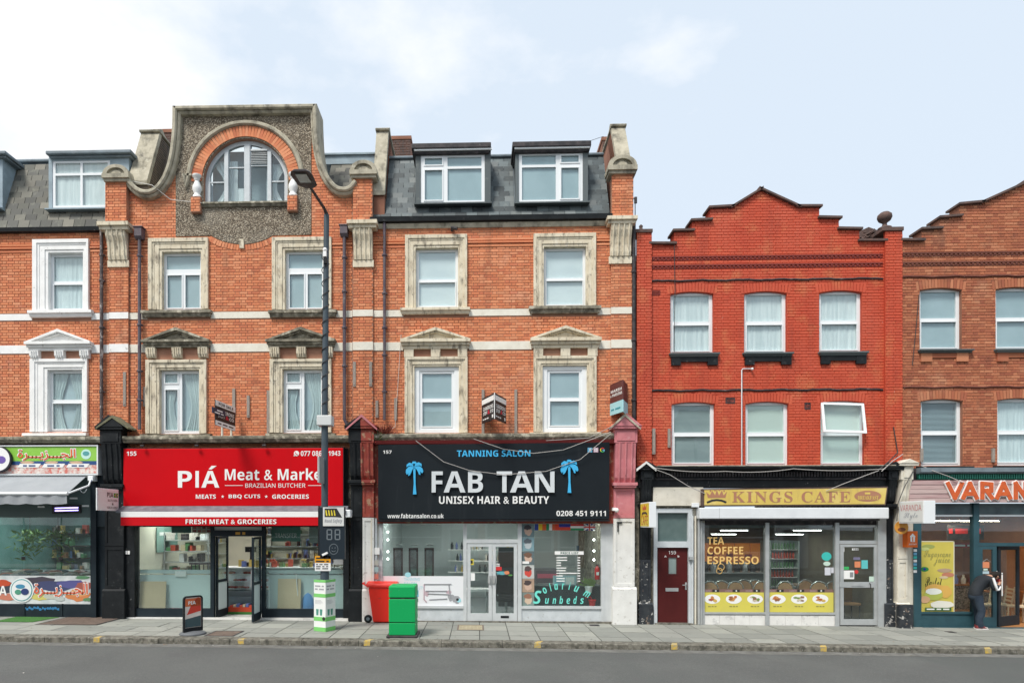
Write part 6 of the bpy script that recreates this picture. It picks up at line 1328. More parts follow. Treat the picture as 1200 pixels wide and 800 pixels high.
t = thing('nail_table', 'white table with dark trim behind the left salon door', 'table', (X_(560, 1.2), 1.2, g2)); tx = X_(556, 1.2); MB().box(tx-.35, tx+.4, .9, 1.5, g2+.70, g2+.76).build('tabletop', W, t)
for a_, b_ in ((-.3, .95), (.35, .95), (-.3, 1.45), (.35, 1.45)): MB().tube([(tx+a_, b_, g2+.02), (tx+a_, b_, g2+.7)], .02, 6).build('leg', M['alu'], t)
t = thing('product_shelf', 'shelves of bottles along the salon back wall', 'shelf', (X_(560, 3), 4.6, g2))
for k in range(3): MB().box(X_(525, 4.6), X_(615, 4.6), 4.5, 4.8, g2+.95+.38*k, g2+.98+.38*k).build('shelf', W, t)
for i in range(46):
    x = X_(R.uniform(528, 612), 4.6); k = R.randrange(3); MB().lathe([(.04, 0), (.04, R.uniform(.10, .18)), (.015, .2), (.015, .24)], x, 4.62, g2+.981+.38*k, 8).build('bottle', pack[(i*5+3) % 6] if i % 3 else td, t)
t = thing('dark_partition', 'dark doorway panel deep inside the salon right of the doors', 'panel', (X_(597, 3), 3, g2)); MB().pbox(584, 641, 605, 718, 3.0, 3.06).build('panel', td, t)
t = thing('sunbed', 'dark framed vertical tanning cabinet deep in the salon window', 'tanning cabinet', (X_(650, 3.4), 3.4, g2)); MB().pbox(628, 668, 655, 715, 3.2, 4.2).build('body', mat('dusky_grey', (.16,.14,.16), rough=.4), t); MB().pbox(630, 672, 653, 677, 3.18, 3.199).build('stripe', flat('pink_plastic', 0), t); MB().pbox(630, 683, 653, 685, 3.18, 3.199).build('stripe', W, t)
t = thing('wall_screen', 'small blue wall screen deep inside the salon', 'screen', (X_(683, 4.5), 5, 2)); MB().pbox(676, 639, 690, 646, 5.35, 5.45).build('screen', flat('screen_blue', (.04,.14,.22)), t)
for k, p in enumerate((477, 496, 514)):  # bead clusters stand for ornaments reflected in the glass
    x = X_(p, .5); z = 2.98; t = thing('crystal_pendant', ('crystal pendant over the first mirror in the salon', 'crystal pendant over the middle mirror in the salon', 'crystal pendant nearest the salon doors')[k], 'pendant lamp', (x, .5, z), 'crystal pendants in the salon window')
    MB().tube([(x, .5, 3.1), (x, .5, 2.8)], .008, 5).build('cord', M['alu'], t); b = MB()
    for r_, dz_ in ((.16, 0), (.13, -.09), (.09, -.17), (.05, -.24)):
        for q in range(14): b.ball((x+r_*math.cos(q*.449), .5+r_*math.sin(q*.449), 2.82+dz_), .016, 4)
    b.build('crystals', mat('crystal%d' % k, (.75,.76,.76), rough=.1, spec=.8), t, kind='stuff')
ceil_light(X_(500, 1.5), 1.6, 1.5, .3, 3.09, 'lit ceiling panel over the salon mirrors', None); ceil_light(X_(577, 3), 3, 1.5, .3, 3.09, 'lit ceiling panel deep behind the salon doors', None); ceil_light(X_(660, 1.7), 1.6, 1.5, .3, 3.09, 'lit ceiling panel over the salon reception desk', None)  # panels added to brighten the salon interior
# the sign
YT = -.30; t = thing('fascia_sign', 'large charcoal tanning salon sign with raised silver letters and two blue palm trees', 'shop sign', (X_(578, YT), YT, Z_(608, 578, YT)))
M['char'] = mat('charcoal_panel', (.011,.015,.019), (.014,.019,.023), 1, rough=.5, spec=.16, stains=(((.035,.04,.045), 1.4, .58, .76, .5, (2,1,.3)), ((.2,.2,.2), 22, .73, .75, .5)))
SG = PT([(443, 521), (714.5, 518), (714, 608), (443, 608.5)], YT)
MB().prism(SG, YT, -.121).build('panel', M['char'], t, bevel=.008)
MB().prism(PT([(442.5, 609), (714.5, 608.5), (714.5, 610.5), (442.5, 611)], YT), YT-.02, -.121).build('bottom_trim', M['black'], t)
sil = mat('silver_letter', (.66,.70,.72), rough=.35, spec=.5); y_ = YT-.001; BL = flat('sky_blue_letter', (.06,.46,.80)); fs_ = flat('letter_side', (.10,.12,.14))
def big(ch, a_, b_, m, y0=552.2, y1=576.8):
    text(t, ch, X_(a_, YT), X_(b_, YT), Z_(y1, (a_+b_)/2, YT), Z_(y0, (a_+b_)/2, YT), YT-.012, m, bold=.03, th=.045, name='letter')
for ch, a_, b_ in (('F', 506, 519), ('A', 520, 545.5), ('B', 548.5, 566), ('T', 582, 600), ('A', 597.5, 625), ('N', 626.5, 649.5)): big(ch, a_, b_, sil)
ptext(t, 'TANNING SALON', 535.5, 527.3, 621.5, 534.8, y_, BL, bold=.02, th=.012); ptext(t, 'UNISEX HAIR & BEAUTY', 514.5, 581, 643.5, 590, y_, W, bold=.02, th=.012)
ptext(t, '157', 448.8, 527.5, 459, 531.3, y_, W, bold=.03); ptext(t, 'www.fabtansalon.co.uk', 454, 601.5, 520, 606.8, y_, W, bold=.02); ptext(t, '0208 451 9111', 652, 598, 710, 604.3, y_, W, bold=.02)
def palm(px, py):   # px,py: top of the trunk
    cx, cz = X_(px, YT), Z_(py, px, YT); m = MB(); s_ = 1/44.
    m.prism([(cx-1.4*s_, cz-31*s_), (cx+2.6*s_, cz-31*s_), (cx+1.6*s_, cz-18*s_), (cx+1.6*s_, cz+0*s_), (cx-1.2*s_, cz+0*s_), (cx-.4*s_, cz-18*s_)], YT-.05, YT-.001)
    for pts in ([(0,0),(-3,-1.5),(-6,-5.5),(-8.2,-8.5),(-9.6,-6),(-9.2,-2.5),(-6.5,.6),(-3,1.6)], [(0,0),(3.5,-1.2),(7,-4.8),(9.2,-6.8),(10.6,-5),(9.6,-1.2),(7,1.2),(3,2)], [(0,0),(-1.8,-2.2),(-3.2,-5.6),(-4.6,-8.6),(-6.8,-10),(-6.6,-6),(-5,-2),(-2,.4)], [(0,0),(2.4,-1.8),(4.4,-5),(5.8,-8.4),(7.4,-8.6),(7,-4.5),(5,-1.2),(2,.8)], [(0,0),(-2,1.2),(-6,1.8),(-8.8,.2),(-8.4,3.2),(-5.4,5.4),(-2,4.4)], [(0,0),(2,1.4),(6,2.4),(9,1),(8.4,4.2),(5.4,5.8),(1.6,4.6)], [(-3,3),(0,4.2),(3.4,4),(2,6.6),(-1.6,6.8)]):
        z_ = YT-.052-.002*len(m.v)/14; m.prism([(cx+a*s_, cz+b*s_) for a, b in pts], z_-.004, YT-.002)
    return m
palm(485.5, 547.5).build('palm_emblem', BL, t); palm(666.5, 545.5).build('palm_emblem', BL, t)
cxs = [X_(p, y_) for p in (691.3, 698.3, 706)]; cz_ = Z_(527, 698, y_)
MB().box(cxs[0]-.06, cxs[0]+.06, y_-.004, y_, cz_-.06, cz_+.06).build('social_badge', flat('badge_blue', (.15,.42,.62)), t); text(t, 'f', cxs[0]-.02, cxs[0]+.03, cz_-.055, cz_+.045, y_-.004, W, bold=.03)
MB().box(cxs[1]-.06, cxs[1]+.06, y_-.004, y_, cz_-.06, cz_+.06).build('social_badge', flat('badge_pink', (.66,.45,.55)), t); MB().holed(rect(cxs[1]-.035, cxs[1]+.035, cz_-.035, cz_+.035), [rect(cxs[1]-.02, cxs[1]+.02, cz_-.02, cz_+.02)], y_-.008, y_-.0045).build('camera_mark', W, t)
def ringseg(a0, a1, m): 
    o = [(cxs[2]+.062*math.cos(a0+(a1-a0)*i/8), cz_+.062*math.sin(a0+(a1-a0)*i/8)) for i in range(9)]; q = [(cxs[2]+.036*math.cos(a0+(a1-a0)*i/8), cz_+.036*math.sin(a0+(a1-a0)*i/8)) for i in range(9)][::-1]
    MB().prism(o+q, y_-.004, y_).build('social_badge', m, t)
ringseg(.7, 2.4, flat('sticker_red', 0)); ringseg(2.4, 3.9, yw); ringseg(3.9, 5.4, flat('mark_green', (.05,.42,.12))); ringseg(5.4, 6.3, flat('badge_blue', 0)); MB().box(cxs[2], cxs[2]+.06, y_-.0045, y_-.0003, cz_-.013, cz_+.013).build('social_badge', flat('badge_blue', 0), t)
t = thing('service_pipe', 'cream pipe with peeling stickers at the left edge of the salon window', 'pipe', (X_(434), -.1, g2)); MB().tube([(X_(440.8, -.12), -.12, g2+.02), (X_(440.8, -.12), -.12, zs_(607, 440))], .035, 8).build('pipe', M['upvcd'], t); MB().tube([(X_(435.5, -.2), -.18, g2+.02), (X_(435.5, -.2), -.18, zs_(607, 435))], .028, 8).build('pipe', M['cream'], t)
MB().box(X_(436), X_(444), -.08, .1, g2, zs_(609, 440)).build('jamb', M['cream'], s2); MB().box(X_(707.5), X_(719), -.06, .1, g2, zs_(609, 712)).build('jamb', M['aluw'], s2)
MB().box(X_(438.5, -.12), X_(445, -.12), -.17, -.10, zs_(649, 441), zs_(641, 441)).build('meter_box', W, t)
for k, (y0, c) in enumerate(((656, (.45,.45,.40)), (664, (.35,.5,.5)), (672, (.55,.2,.15)))): note(438.5, y0, 443.5, y0+6, -.172, flat('stk%d' % k, c), t, 'sticker')
# ---------------------------------------------------------------- S3 Kings cafe and the maroon door
x0_, x1_ = X_(766), X_(1037); g3 = gz(X_(900)); z3 = lambda p, px=900, Y=-.05: Z_(p, px, Y)
room(X_(822), x1_, 6, mat('cafe_wall', (.26,.22,.15), (.19,.16,.11), 1.5, rough=.8), mat('cafe_floor', (.12,.12,.11), rough=.4), mat('cafe_ceiling', (.20,.20,.19), rough=.9), 2.5)
s3 = thing('shopfront', 'cafe shopfront of satin aluminium with marble tiles below yellow food prints', 'shopfront', (X_(925), -.05, g3))
t3 = thing('entrance_surround', 'black dentilled cornice running over the maroon door and the cafe', 'cornice', (X_(900), -.1, z3(570)))
A_, B_ = X_(747), X_(1053); MB().box(A_, B_, -.14, .3, z3(571), z3(546)+.0).build('fascia_board', M['black'], t3)
MB().box(A_, B_, .02, .3, z3(571)+.3, 3.955).build('lintel', M['black'], t3)
MB().prismx([(-.14, z3(552)), (-.36, z3(551)), (-.40, z3(549)), (-.40, z3(547.2)), (0, z3(545.5))], X_(766), X_(1038)).build('cornice', M['black'], t3); MB().box(X_(766), X_(1038), -.41, 0, z3(547.1), z3(546.2)).build('cornice_flashing', M['stonew'], t3)
d0 = MB(); x = X_(767)
while x < X_(1037)-.03: d0.box(x, x+.045, -.19, -.141, z3(558.5), z3(553)); x += .075
d0.build('dentils', M['iron'], t3, kind='stuff'); MB().box(X_(766), X_(1038), -.175, -.141, z3(562), z3(560.5)).build('moulding', M['iron'], t3)
# maroon door unit
td_ = thing('door_unit', 'white framed maroon front door numbered 159 with an obscured transom', 'front door', (X_(788), -.08, gz(X_(788)))); gd = gz(X_(788))
MB().box(X_(765, -.14), X_(824, -.14), -.16, .2, z3(592.5, 793), z3(571, 793)).build('boxed_head', M['cream'], td_, bevel=.008)
MB().box(X_(765), X_(824), -.07, .2, z3(595.5, 793), z3(592.6, 793)).build('head_gap', M['dark'], td_)
A_, B_, C_, D_ = X_(765), X_(810), gd, z3(595.5, 788)
MB().holed(rect(A_, B_, C_, D_), [rect(X_(769), X_(805.5), C_+.0005, z3(641, 788)), rect(X_(769.5), X_(805), z3(634, 788), z3(600.5, 788))], -.10, .1).build('frame', M['upvcd'], td_)
MB().box(X_(769), X_(806), .0, .006, z3(634.5, 788), z3(600, 788)).build('transom_pane', mat('obscured_glass', (.10,.15,.145), (.12,.17,.165), 6, rough=.25, spec=.6), td_)
mar = mat('maroon_paint', (.088,.014,.014), (.075,.012,.012), 2, rough=.4, spec=.25)
A_, B_, C_, D_ = X_(769.3), X_(805.2), gd+.04, z3(641.3, 788); dr = MB().holed(rect(A_, B_, C_, D_), [rect(X_(782), X_(793), z3(673.5, 788), z3(651.5, 788))], -.03, .02).build('door', mar, td_)
MB().holed(rect(X_(781.4), X_(793.6), z3(674, 788), z3(651, 788)), [rect(X_(783), X_(792), z3(672, 788), z3(653, 788))], -.036, -.031).build('light_frame', flat('maroon_dark', (.07,.01,.01)), dr); MB().box(X_(781.6), X_(793.4), -.012, -.006, z3(674, 788), z3(651, 788)).build('pane', mat('wired_glass', (.25,.31,.30), rough=.3), dr)
MB().box(X_(779.5), X_(794.5), -.038, -.031, z3(692.5, 788), z3(688.5, 788)).build('letter_plate', M['alu'], dr); MB().tube([(X_(803.3), -.034, z3(685, 803)), (X_(803.3), -.08, z3(685, 803)), (X_(798.5), -.08, z3(685, 803))], .012, 6).box(X_(802.4), X_(804.3), -.036, -.031, z3(690.5, 803), z3(682, 803)).build('handle', M['alu'], dr)
ptext(dr, '159', 783.5, 645, 792, 649, -.0315, W, bold=.0, style='r'); ptext(dr, 'A', 778.5, 650.5, 781, 652.5, -.0315, W); ptext(dr, 'B', 793.8, 650.5, 796, 652.5, -.0315, W)
MB().box(X_(766), X_(810), -.16, .1, gd-.03, gd+.038).build('step', M['kerb'], td_)
MB().box(X_(806), X_(825), -.045, .1, gd, z3(592.5, 815)).build('panel', M['cream'], td_)
t = thing('meter_pipes', 'bundle of grey and yellow stained pipes between the maroon door and the cafe', 'pipes', (X_(815), -.1, gd))
for p, r_, m_ in ((811.5, .028, 'upvcd'), (815, .022, 'cream'), (819, .035, 'alu'), (822, .02, 'alu')): MB().tube([(X_(p, -.12), -.12, gd+.01), (X_(p, -.12), -.12, z3(604, 815))], r_, 8).build('pipe', M[m_], t)
MB().pbox(811, 589, 819.5, 594, -.24, -.16).build('junction_box', M['upvc'], t, bevel=.01); MB().pbox(808, 652, 813, 655.5, -.2, -.12).build('pipe_box', M['alu'], t)
# cafe frame
def cwin(a, b, y0, y1): MB().box(X_(a)+.005, X_(b)-.005, -.02, -.008, z3(y1), z3(y0)).build('pane', M['shopglass'], s3)
AL2 = M['alu']
for q in ((819.5, 824.5), (895.5, 900), (977, 981.5)): MB().box(X_(q[0]), X_(q[1]), -.08, .04, gz(X_(q[0]))-.03, z3(612)).build('frame_post', AL2, s3)
MB().box(X_(1028, -.08), X_(1037.5, -.08), -.12, .04, gz(12)-.05, z3(607)).build('shutter_guide', AL2, s3); MB().box(X_(816), X_(821.5), -.12, .04, g3-.05, z3(607)).build('shutter_guide', AL2, s3)
MB().box(X_(820), X_(1030), -.04, .04, z3(615), z3(608)).build('head_bar', M['iron'], s3); MB().box(X_(824.5), X_(977), -.07, .03, z3(719.5), z3(717)).build('bottom_rail', AL2, s3)
cwin(824.5, 895.5, 615, 717.5); cwin(900, 977, 615, 717.5)
for a, b in ((824.5, 895.5), (900, 977)):
    for k in range(4): xx0, xx1 = X_(a)+(X_(b)-X_(a))*k/4, X_(a)+(X_(b)-X_(a))*(k+1)/4; MB().box(xx0+.003, xx1-.003, -.05, .03, gz(xx0)-.03, z3(720.3)).build('marble_tile', M['marble'], s3)
# door of the cafe
A_, B_, C_, D_ = X_(981.5), X_(1028), gz(X_(1004)), z3(615, 1004); MB().holed(rect(A_, B_, C_, D_), [rect(A_+.02, B_-.02, z3(633, 1004), z3(617.5, 1004)), rect(A_+.02, B_-.02, C_+.0005, z3(637, 1004))], -.06, .04).build('door_frame', AL2, s3)
MB().box(A_, B_, -.01, -.002, z3(633.5, 1004), z3(617, 1004)).build('transom_pane', M['shopglass'], s3)
o_ = rect(A_+.03, B_-.03, C_+.03, z3(637.6, 1004)); dh = [rect(A_+.12, B_-.12, z3(681.5, 1004), z3(640.5, 1004)), rect(A_+.12, B_-.12, z3(725, 1004), z3(688, 1004))]
dr = MB().holed(o_, dh, -.075, -.02).build('door', AL2, s3, bevel=.004)
for h_ in dh: MB().box(h_[0][0]-.01, h_[1][0]+.01, -.05, -.042, h_[0][1]-.01, h_[2][1]+.01).build('pane', M['shopglass'], dr)
MB().pbox(984, 681.5, 991, 687.5, -.088, -.076).build('lock_plate', AL2, dr); MB().pbox(998, 683, 1012, 686.2, -.088, -.076).build('letter_plate', AL2, dr); MB().tube([(X_(1017), -.078, z3(683, 1017)), (X_(1017), -.12, z3(684, 1017)), (X_(1017), -.12, z3(689, 1017))], .012, 6).build('handle', M['iron'], dr)
sk = [((985, 640.5, 989.5, 646), W), ((998.5, 642, 1006, 644.5), W), ((1000, 652.5, 1008, 655.5), flat('dull_purple', (.18,.17,.26))), ((1001.5, 657.5, 1008.5, 664.5), flat('sticker_orange', 0)), ((1009.5, 656, 1017, 666), flat('sticker_aqua', (.12,.52,.52))), ((986.5, 663.5, 995, 667), flat('mark_green', 0)), ((985, 668, 1001, 678), W), ((1018.5, 675, 1024, 681), flat('pale_mint', (.55,.70,.60))), ((996, 670, 1000, 676), flat('dull_grey', (.25,.26,.27)))]
for i, (q, m_) in enumerate(sk): note(*q, -.054-.001*(i == 8)*3, m_, dr, 'sticker')
blob(1003.5, 669.5, 2.3, 2.2, -.054, flat('sticker_red', 0), dr, 'sticker', rough_=.03)
blob(968.5, 651.5, 5.6, 5, -.023, flat('sticker_turq', (.05,.50,.45)), s3, 'sticker', rough_=.01); blob(969, 660, 4, 2.6, -.023, flat('pale_mint', 0), s3, 'sticker', rough_=.02); note(966.5, 664.5, 973.5, 673.5, -.023, flat('pale_paper', (.62,.63,.68)), s3, 'sticker'); note(974, 664.5, 977, 671, -.023, flat('pale_paper', 0), s3, 'sticker')
ptext(s3, '159', 999.5, 642.3, 1005.5, 644.2, -.058, flat('print_black', 0), bold=.02)
# window lettering
gold = flat('gold_lettering', (.80,.52,.18)); t = thing('window_lettering', 'gold lettering TEA COFFEE ESPRESSO on the cafe glass', 'window lettering', (X_(855, -.02), -.022, z3(661)))
ptext(t, 'TEA', 829, 629, 848.5, 637.5, -.022, gold, bold=.03); ptext(t, 'COFFEE', 829, 640, 871, 649, -.022, gold, bold=.03); ptext(t, 'ESPRESSO', 829, 651.5, 889, 660.5, -.022, gold, bold=.03)
for cx, cy, rr_ in ((845, 664, 3.8), (843, 668.5, 3.4)):
    a_ = [(X_(cx+rr_*math.cos(q*.524), -.024), -.026, Z_(cy+rr_*math.sin(q*.524), cx, -.024)) for q in range(13)]; MB().tube(a_, .008, 5, cap=False).build('bean_outline', gold, t)
# yellow food print
yel = mat('yellow_food_vinyl', (.68,.60,.10), (.62,.56,.12), 2, rough=.4)
for wi, (a, b) in enumerate(((824.8, 895.2), (900.3, 976.8))):
    vp = note(a, 693.5, b, 716.8, -.023, yel, s3, 'food_print'); note(a, 690, b, 693.6, -.0235, flat('cocoa_strip', (.22,.13,.11)), vp, 'caption_strip')
    for k in range(3 if wi == 0 else 3): note(a+10+k*24, 690.3, a+18+k*24, 693.3, -.0265, flat('print_black', 0), vp, 'caption_plate'); star(X_(a+14+k*24, -.027), Z_(691.8, a+14+k*24, -.027), .03, -.027, W, vp, 'caption_star')
    for k, s_ in enumerate(('BREAKFAST', 'LUNCH', 'DINNER')): ptext(vp, s_, a+1+k*24-(0 if k else 0), 691, a+8.5+k*24, 692.8, -.0268, flat('pinkish_line', 0), bold=.0)
    for k in range(3):
        cx = a+10+25*k+(1 if wi else 0); blob(cx, 701.5, 9, 5.4, -.0262, W, vp, 'plate', 26, rough_=.01); R2 = random.Random(wi*9+k)
        for j in range(9):
            c_ = [((.55,.25,.08), (.62,.40,.10), (.40,.10,.05)), ((.50,.16,.05), (.60,.30,.10), (.30,.12,.05)), ((.30,.16,.10), (.20,.30,.08), (.62,.55,.40))][(k+wi) % 3][j % 3]
            blob(cx+R2.uniform(-4, 4), 701.3+R2.uniform(-2.2, 2.2), R2.uniform(1.2, 2.8), R2.uniform(.8, 1.8), -.0285-.0005*j, flat('fd%d%d%d' % ((k+wi) % 3, j % 3, 0), c_), vp, 'food', 9, seed=j+k*11, rough_=.25)
        ptext(vp, '~xxxx xxx xxx', cx-5, 709.2, cx+5, 710.8, -.0265, flat('ink_olive', (.30,.28,.08)), bold=.0)
# sign and shutter box
YK = -.34; t = thing('fascia_sign', 'yellow cafe sign with a crown emblem and rose brown serif lettering', 'shop sign', (X_(932, YK), YK, Z_(592, 932, YK)))
sgp = PT([(823.5, 572.5), (1041, 569.8), (1038, 591.8), (823.5, 593)], YK); MB().prism(sgp, YK, -.16).build('lightbox', M['dark3'], t, bevel=.01)
MB().prism(PT([(825.3, 574), (1039, 571.5), (1036.5, 590.2), (825.3, 591.5)], YK), YK-.006, YK-.001).build('face', mat('faded_yellow_acrylic', (.70,.53,.13), (.66,.49,.12), 2, rough=.35, stains=(((.45,.32,.12), 3, .54, .72, .5, (2,1,.5)), ((.85,.72,.35), 1.5, .5, .7, .4))), t)
rose = flat('rose_brown_print', (.42,.20,.12)); y_ = YK-.007
ptext(t, 'KINGS CAFE', 858, 575.5, 996.5, 588.5, y_, rose, style='s', sp=1.15, bold=.07)
cr_ = [(829.5, 583), (827.5, 576), (832, 580), (834.5, 574.5), (838, 580), (840, 573.5), (842.5, 580), (846, 574.3), (848, 580), (852, 575.5), (850, 583)]
MB().prism(PT(cr_, y_), y_-.003, y_).build('crown_emblem', rose, t); MB().sweep(PT([(828, 587.5), (834, 585), (840, 584.3), (846, 585), (851.5, 587.3)], y_), [(-.0, y_-.004), (.05, y_-.004), (.05, y_), (0, y_)]).build('crown_band', flat('print_black', 0), t)
for px, py in ((832.5, 575), (838, 574.3), (843, 574), (848.5, 575)): blob(px, py, 1, 1, y_, rose, t, 'crown_pearl', 10, rough_=.01)
blob(1017, 581, 15, 6.3, y_, rose, t, 'rose_oval', 30, rough_=.0); yel2 = flat('faded_yellow', (.70,.53,.13)); ptext(t, '~xxx', 1013.5, 576.3, 1020.5, 579.2, y_-.003, yel2, style='s'); ptext(t, 'BREAKFAST', 1005, 580.5, 1029.5, 585, y_-.003, yel2, style='s')
t = thing('shutter_box', 'long white roller shutter box under the yellow cafe sign', 'shutter box', (X_(930), -.2, z3(607)))
a, b, c, d = R_(820, 594.5, 1042, 607.5, -.36); MB().box(a, b, -.36, -.05, c, d).build('casing', M['shutter'], t, bevel=.02); MB().box(X_(843, -.37), X_(843, -.37)+.008, -.364, -.361, c+.02, d-.01).build('joint_strip', M['alu'], t)
MB().box(a+.1, b-.2, -.30, -.12, c-.05, c-.001).build('shutter_lath', M['iron'], t)
# inside the cafe
for k, (px, Y, l_) in enumerate(((860, 1.4, 1.0), (946, 1.4, 1.0), (848, 3.2, 1.0), (925, 3.2, 1.1))):
    ceil_light(X_(px, Y), Y, l_*.72, .12, 2.45 if Y < 2 else 2.31, ('near left lit strip on the cafe ceiling over the gold lettering', 'near lit strip on the cafe ceiling by the round turquoise sticker', 'far lit strip on the cafe ceiling above the orange menu', 'far lit strip on the cafe ceiling over the drinks fridge')[k], 'lit strips on the cafe ceiling')
t = thing('menu_board', 'wide glowing orange menu board on the cafe back wall', 'menu board', (X_(858, 5), 5.6, 1.6)); om = mat('orange_menu', (.62,.20,.03), (.50,.13,.02), 3, rough=.5, emit=.35)
A_, B_, C_, D_ = X_(824, 5.6), X_(896, 5.6), z3(658, 860, 5.6), z3(636, 860, 5.6)
for k in range(4): MB().box(A_+(B_-A_)*k/4+.02, A_+(B_-A_)*(k+1)/4-.02, 5.5, 5.56, C_, D_).build('menu_panel', om, t)
for k in range(3): MB().pbox(829+k*22, 647+k, 837+k*22, 651+k, 5.46, 5.49).build('menu_picture', flat('menu_red', (.50,.03,.02)), t)
t = thing('serving_counter', 'dark serving counter at the back of the cafe under the orange menu', 'counter', (X_(860, 4), 4, g3)); MB().box(X_(822, 4), X_(895, 4), 3.8, 4.5, g3+.02, g3+1.05).build('body', mat('counter_grey', (.14,.16,.15), rough=.4), t); MB().box(X_(822, 4), X_(895, 4), 3.75, 4.5, g3+1.051, g3+1.09).build('top', AL2, t)
for i in range(7): MB().lathe([(.09, 0), (.10, .2), (.05, .28), (.04, .33)], X_(828+i*9.3, 4), 4.1, g3+1.091, 10).build('urn', AL2 if i % 2 else M['iron'], t)
t = thing('drinks_fridge', 'tall glass drinks fridge with lit white shelves in the cafe', 'fridge', (X_(920, 4), 4.2, g3)); A_, B_ = X_(902, 4), X_(937, 4); MB().box(A_, B_, 4.6, 4.7, g3+.02, g3+2.1).box(A_, A_+.05, 4.0, 4.6, g3+.02, g3+2.1).box(B_-.05, B_, 4.0, 4.6, g3+.02, g3+2.1).build('cabinet', mat('fridge_green_white', (.40,.48,.45), rough=.4), t)
for k in range(6): MB().box(A_+.051, B_-.051, 4.0, 4.59, g3+.3+.3*k, g3+.32+.3*k).build('shelf', W, t)
for i in range(48): k = i % 6; MB().lathe([(.035, 0), (.035, .15), (.015, .19), (.015, .22)], A_+.1+(B_-A_-.2)*((i*7) % 48)/48, 4.15, g3+.321+.3*k, 7).build('bottle', pack[(i*3) % 6], t)
# cafe chairs: bent tube frame with an arched padded back
pad = mat('brown_chair_pad', (.50,.27,.13), (.42,.21,.10), 6, rough=.7)
def cafe_chair(label, x, y, rz, group, z0=None):
    z0 = g3+.02 if z0 is None else z0; t = thing('cafe_chair', label, 'chair', (x, y, z0), group); Mx = Matrix.Translation((x, y, z0)) @ Matrix.Rotation(rz, 4, 'Z')
    MB().box(-.2, .2, -.2, .2, .43, .48).xf(Mx).build('seat', pad, t, bevel=.02)
    arc_ = [(-.20, -.20, 0), (-.20, -.21, .45)] + [(.215*math.cos(math.pi-math.pi*i/12)*1.0, -.24, .66+.22*math.sin(math.pi*i/12)) for i in range(13)] + [(.20, -.21, .45), (.20, -.20, 0)]
    MB().tube(arc_, .014, 7).xf(Mx).build('back_frame', M['chrome'], t)
    m = MB(); ar = [(-.18, .60), (.18, .60)] + [(.18*math.cos(math.pi*i/12), .66+.185*math.sin(math.pi*i/12)) for i in range(13)]; m.prism(ar, -.25, -.225); m.xf(Mx).build('backrest', pad, t)
    for s_ in (-1, 1): MB().tube([(s_*.2, .2, 0), (s_*.19, .18, .43)], .014, 7).xf(Mx).build('leg', M['chrome'], t)
M['chrome'] = mat('chair_chrome', (.62,.62,.60), rough=.25, metal=.8)
cl_ = [(829, .40), (843.5, .55), (857, .40), (870, .9), (880.5, .9), (889, .40), (917.5, .40), (939, .9), (957, .42), (971, .45)]
nm_ = ['arch backed cafe chair at the far left of the cafe window, beside the pipes', 'cafe chair behind the gold ESPRESSO lettering, second from the pipes', 'cafe chair under the middle of the gold lettering', 'cafe chair set back from the glass under the last gold letters', 'cafe chair set back from the glass just left of the two panes joint', 'cafe chair pressed to the glass beside the post between the panes', 'cafe chair just right of the post between the two cafe panes', 'cafe chair set back in the middle of the right cafe pane', 'cafe chair below the round turquoise sticker, left one', 'last cafe chair next to the cafe door post']
for (px, y), nm1 in zip(cl_, nm_): cafe_chair(nm1, X_(px, y), y, rad(random.uniform(-14, 14)), 'arch backed chairs in the cafe window', z0=g3+.25)
MB().box(X_(822), X_(979), .12, 1.6, g3+.0, g3+.245).build('window_platform', M['room'], s3)
for k, px in enumerate((850, 880, 935)):
    t = thing('cafe_table', ('small cafe table behind the chairs under the gold lettering', 'small cafe table behind the post between the panes', 'small cafe table in the right cafe pane')[k], 'table', (X_(px, 1.3), 1.3, g3)); MB().box(X_(px, 1.3)-.35, X_(px, 1.3)+.35, 1.0, 1.6, g3+.92, g3+.95).build('tabletop', flat('table_brown', (.28,.18,.10)), t); MB().lathe([(.2, 0), (.2, .02), (.03, .04), (.03, .66)], X_(px, 1.3), 1.3, g3+.251, 10).build('leg', M['iron'], t)
t = thing('lounge_chair', 'tan chair standing behind the lower pane of the cafe door', 'chair', (X_(994, .9), .9, g3)); lx = X_(995, .9)
MB().box(lx-.25, lx+.22, .7, 1.15, g3+.42, g3+.49).build('seat', pad, t, bevel=.02); MB().box(lx-.25, lx+.22, 1.1, 1.17, g3+.5, g3+1.0).build('backrest', flat('tan_pad', (.45,.25,.10)), t, bevel=.03)
for a_, b_ in ((-.22, .74), (.19, .74), (-.22, 1.12), (.19, 1.12)): MB().tube([(lx+a_, b_, g3), (lx+a_, b_, g3+.42)], .015, 6).build('leg', M['iron'], t)
# ---------------------------------------------------------------- S4 sandwich cafe
def GY(px, py):      # the ground point seen at a pixel
    Y = 0.0
    for _ in range(60): Y += (Z_(py, px, Y) - gz(X_(px, Y))) * 5
    return Y
xa, xb = X_(1069), X_(1300); g4 = gz(13); z4 = lambda p, px=1130, Y=-.05: Z_(p, px, Y); TL = M['teal']
wood = mat('warm_shelf_wood', (.42,.17,.06), (.34,.13,.045), 3, rough=.6, aniso=(1,1,8))
room(xa, xb, 5, mat('warm_brown_wall', (.42,.19,.09), (.32,.13,.06), 1.5, rough=.8), mat('orange_wood_floor', (.42,.19,.07), rough=.5), mat('dark_ceiling', (.10,.10,.10), rough=.9), 3.05)
s4 = thing('shopfront', 'teal painted sandwich cafe front with a folded open dark door', 'shopfront', (X_(1140), -.05, g4))
MB().box(X_(1056), xb, -.12, .3, z4(588), z4(549)).build('fascia_board', M['iron'], s4)
MB().box(X_(1070), xb, -.30, 0, z4(553.5), z4(548.5)).box(X_(1070), xb, -.22, 0, z4(555), z4(553.6)).build('cornice', M['lead'], s4)
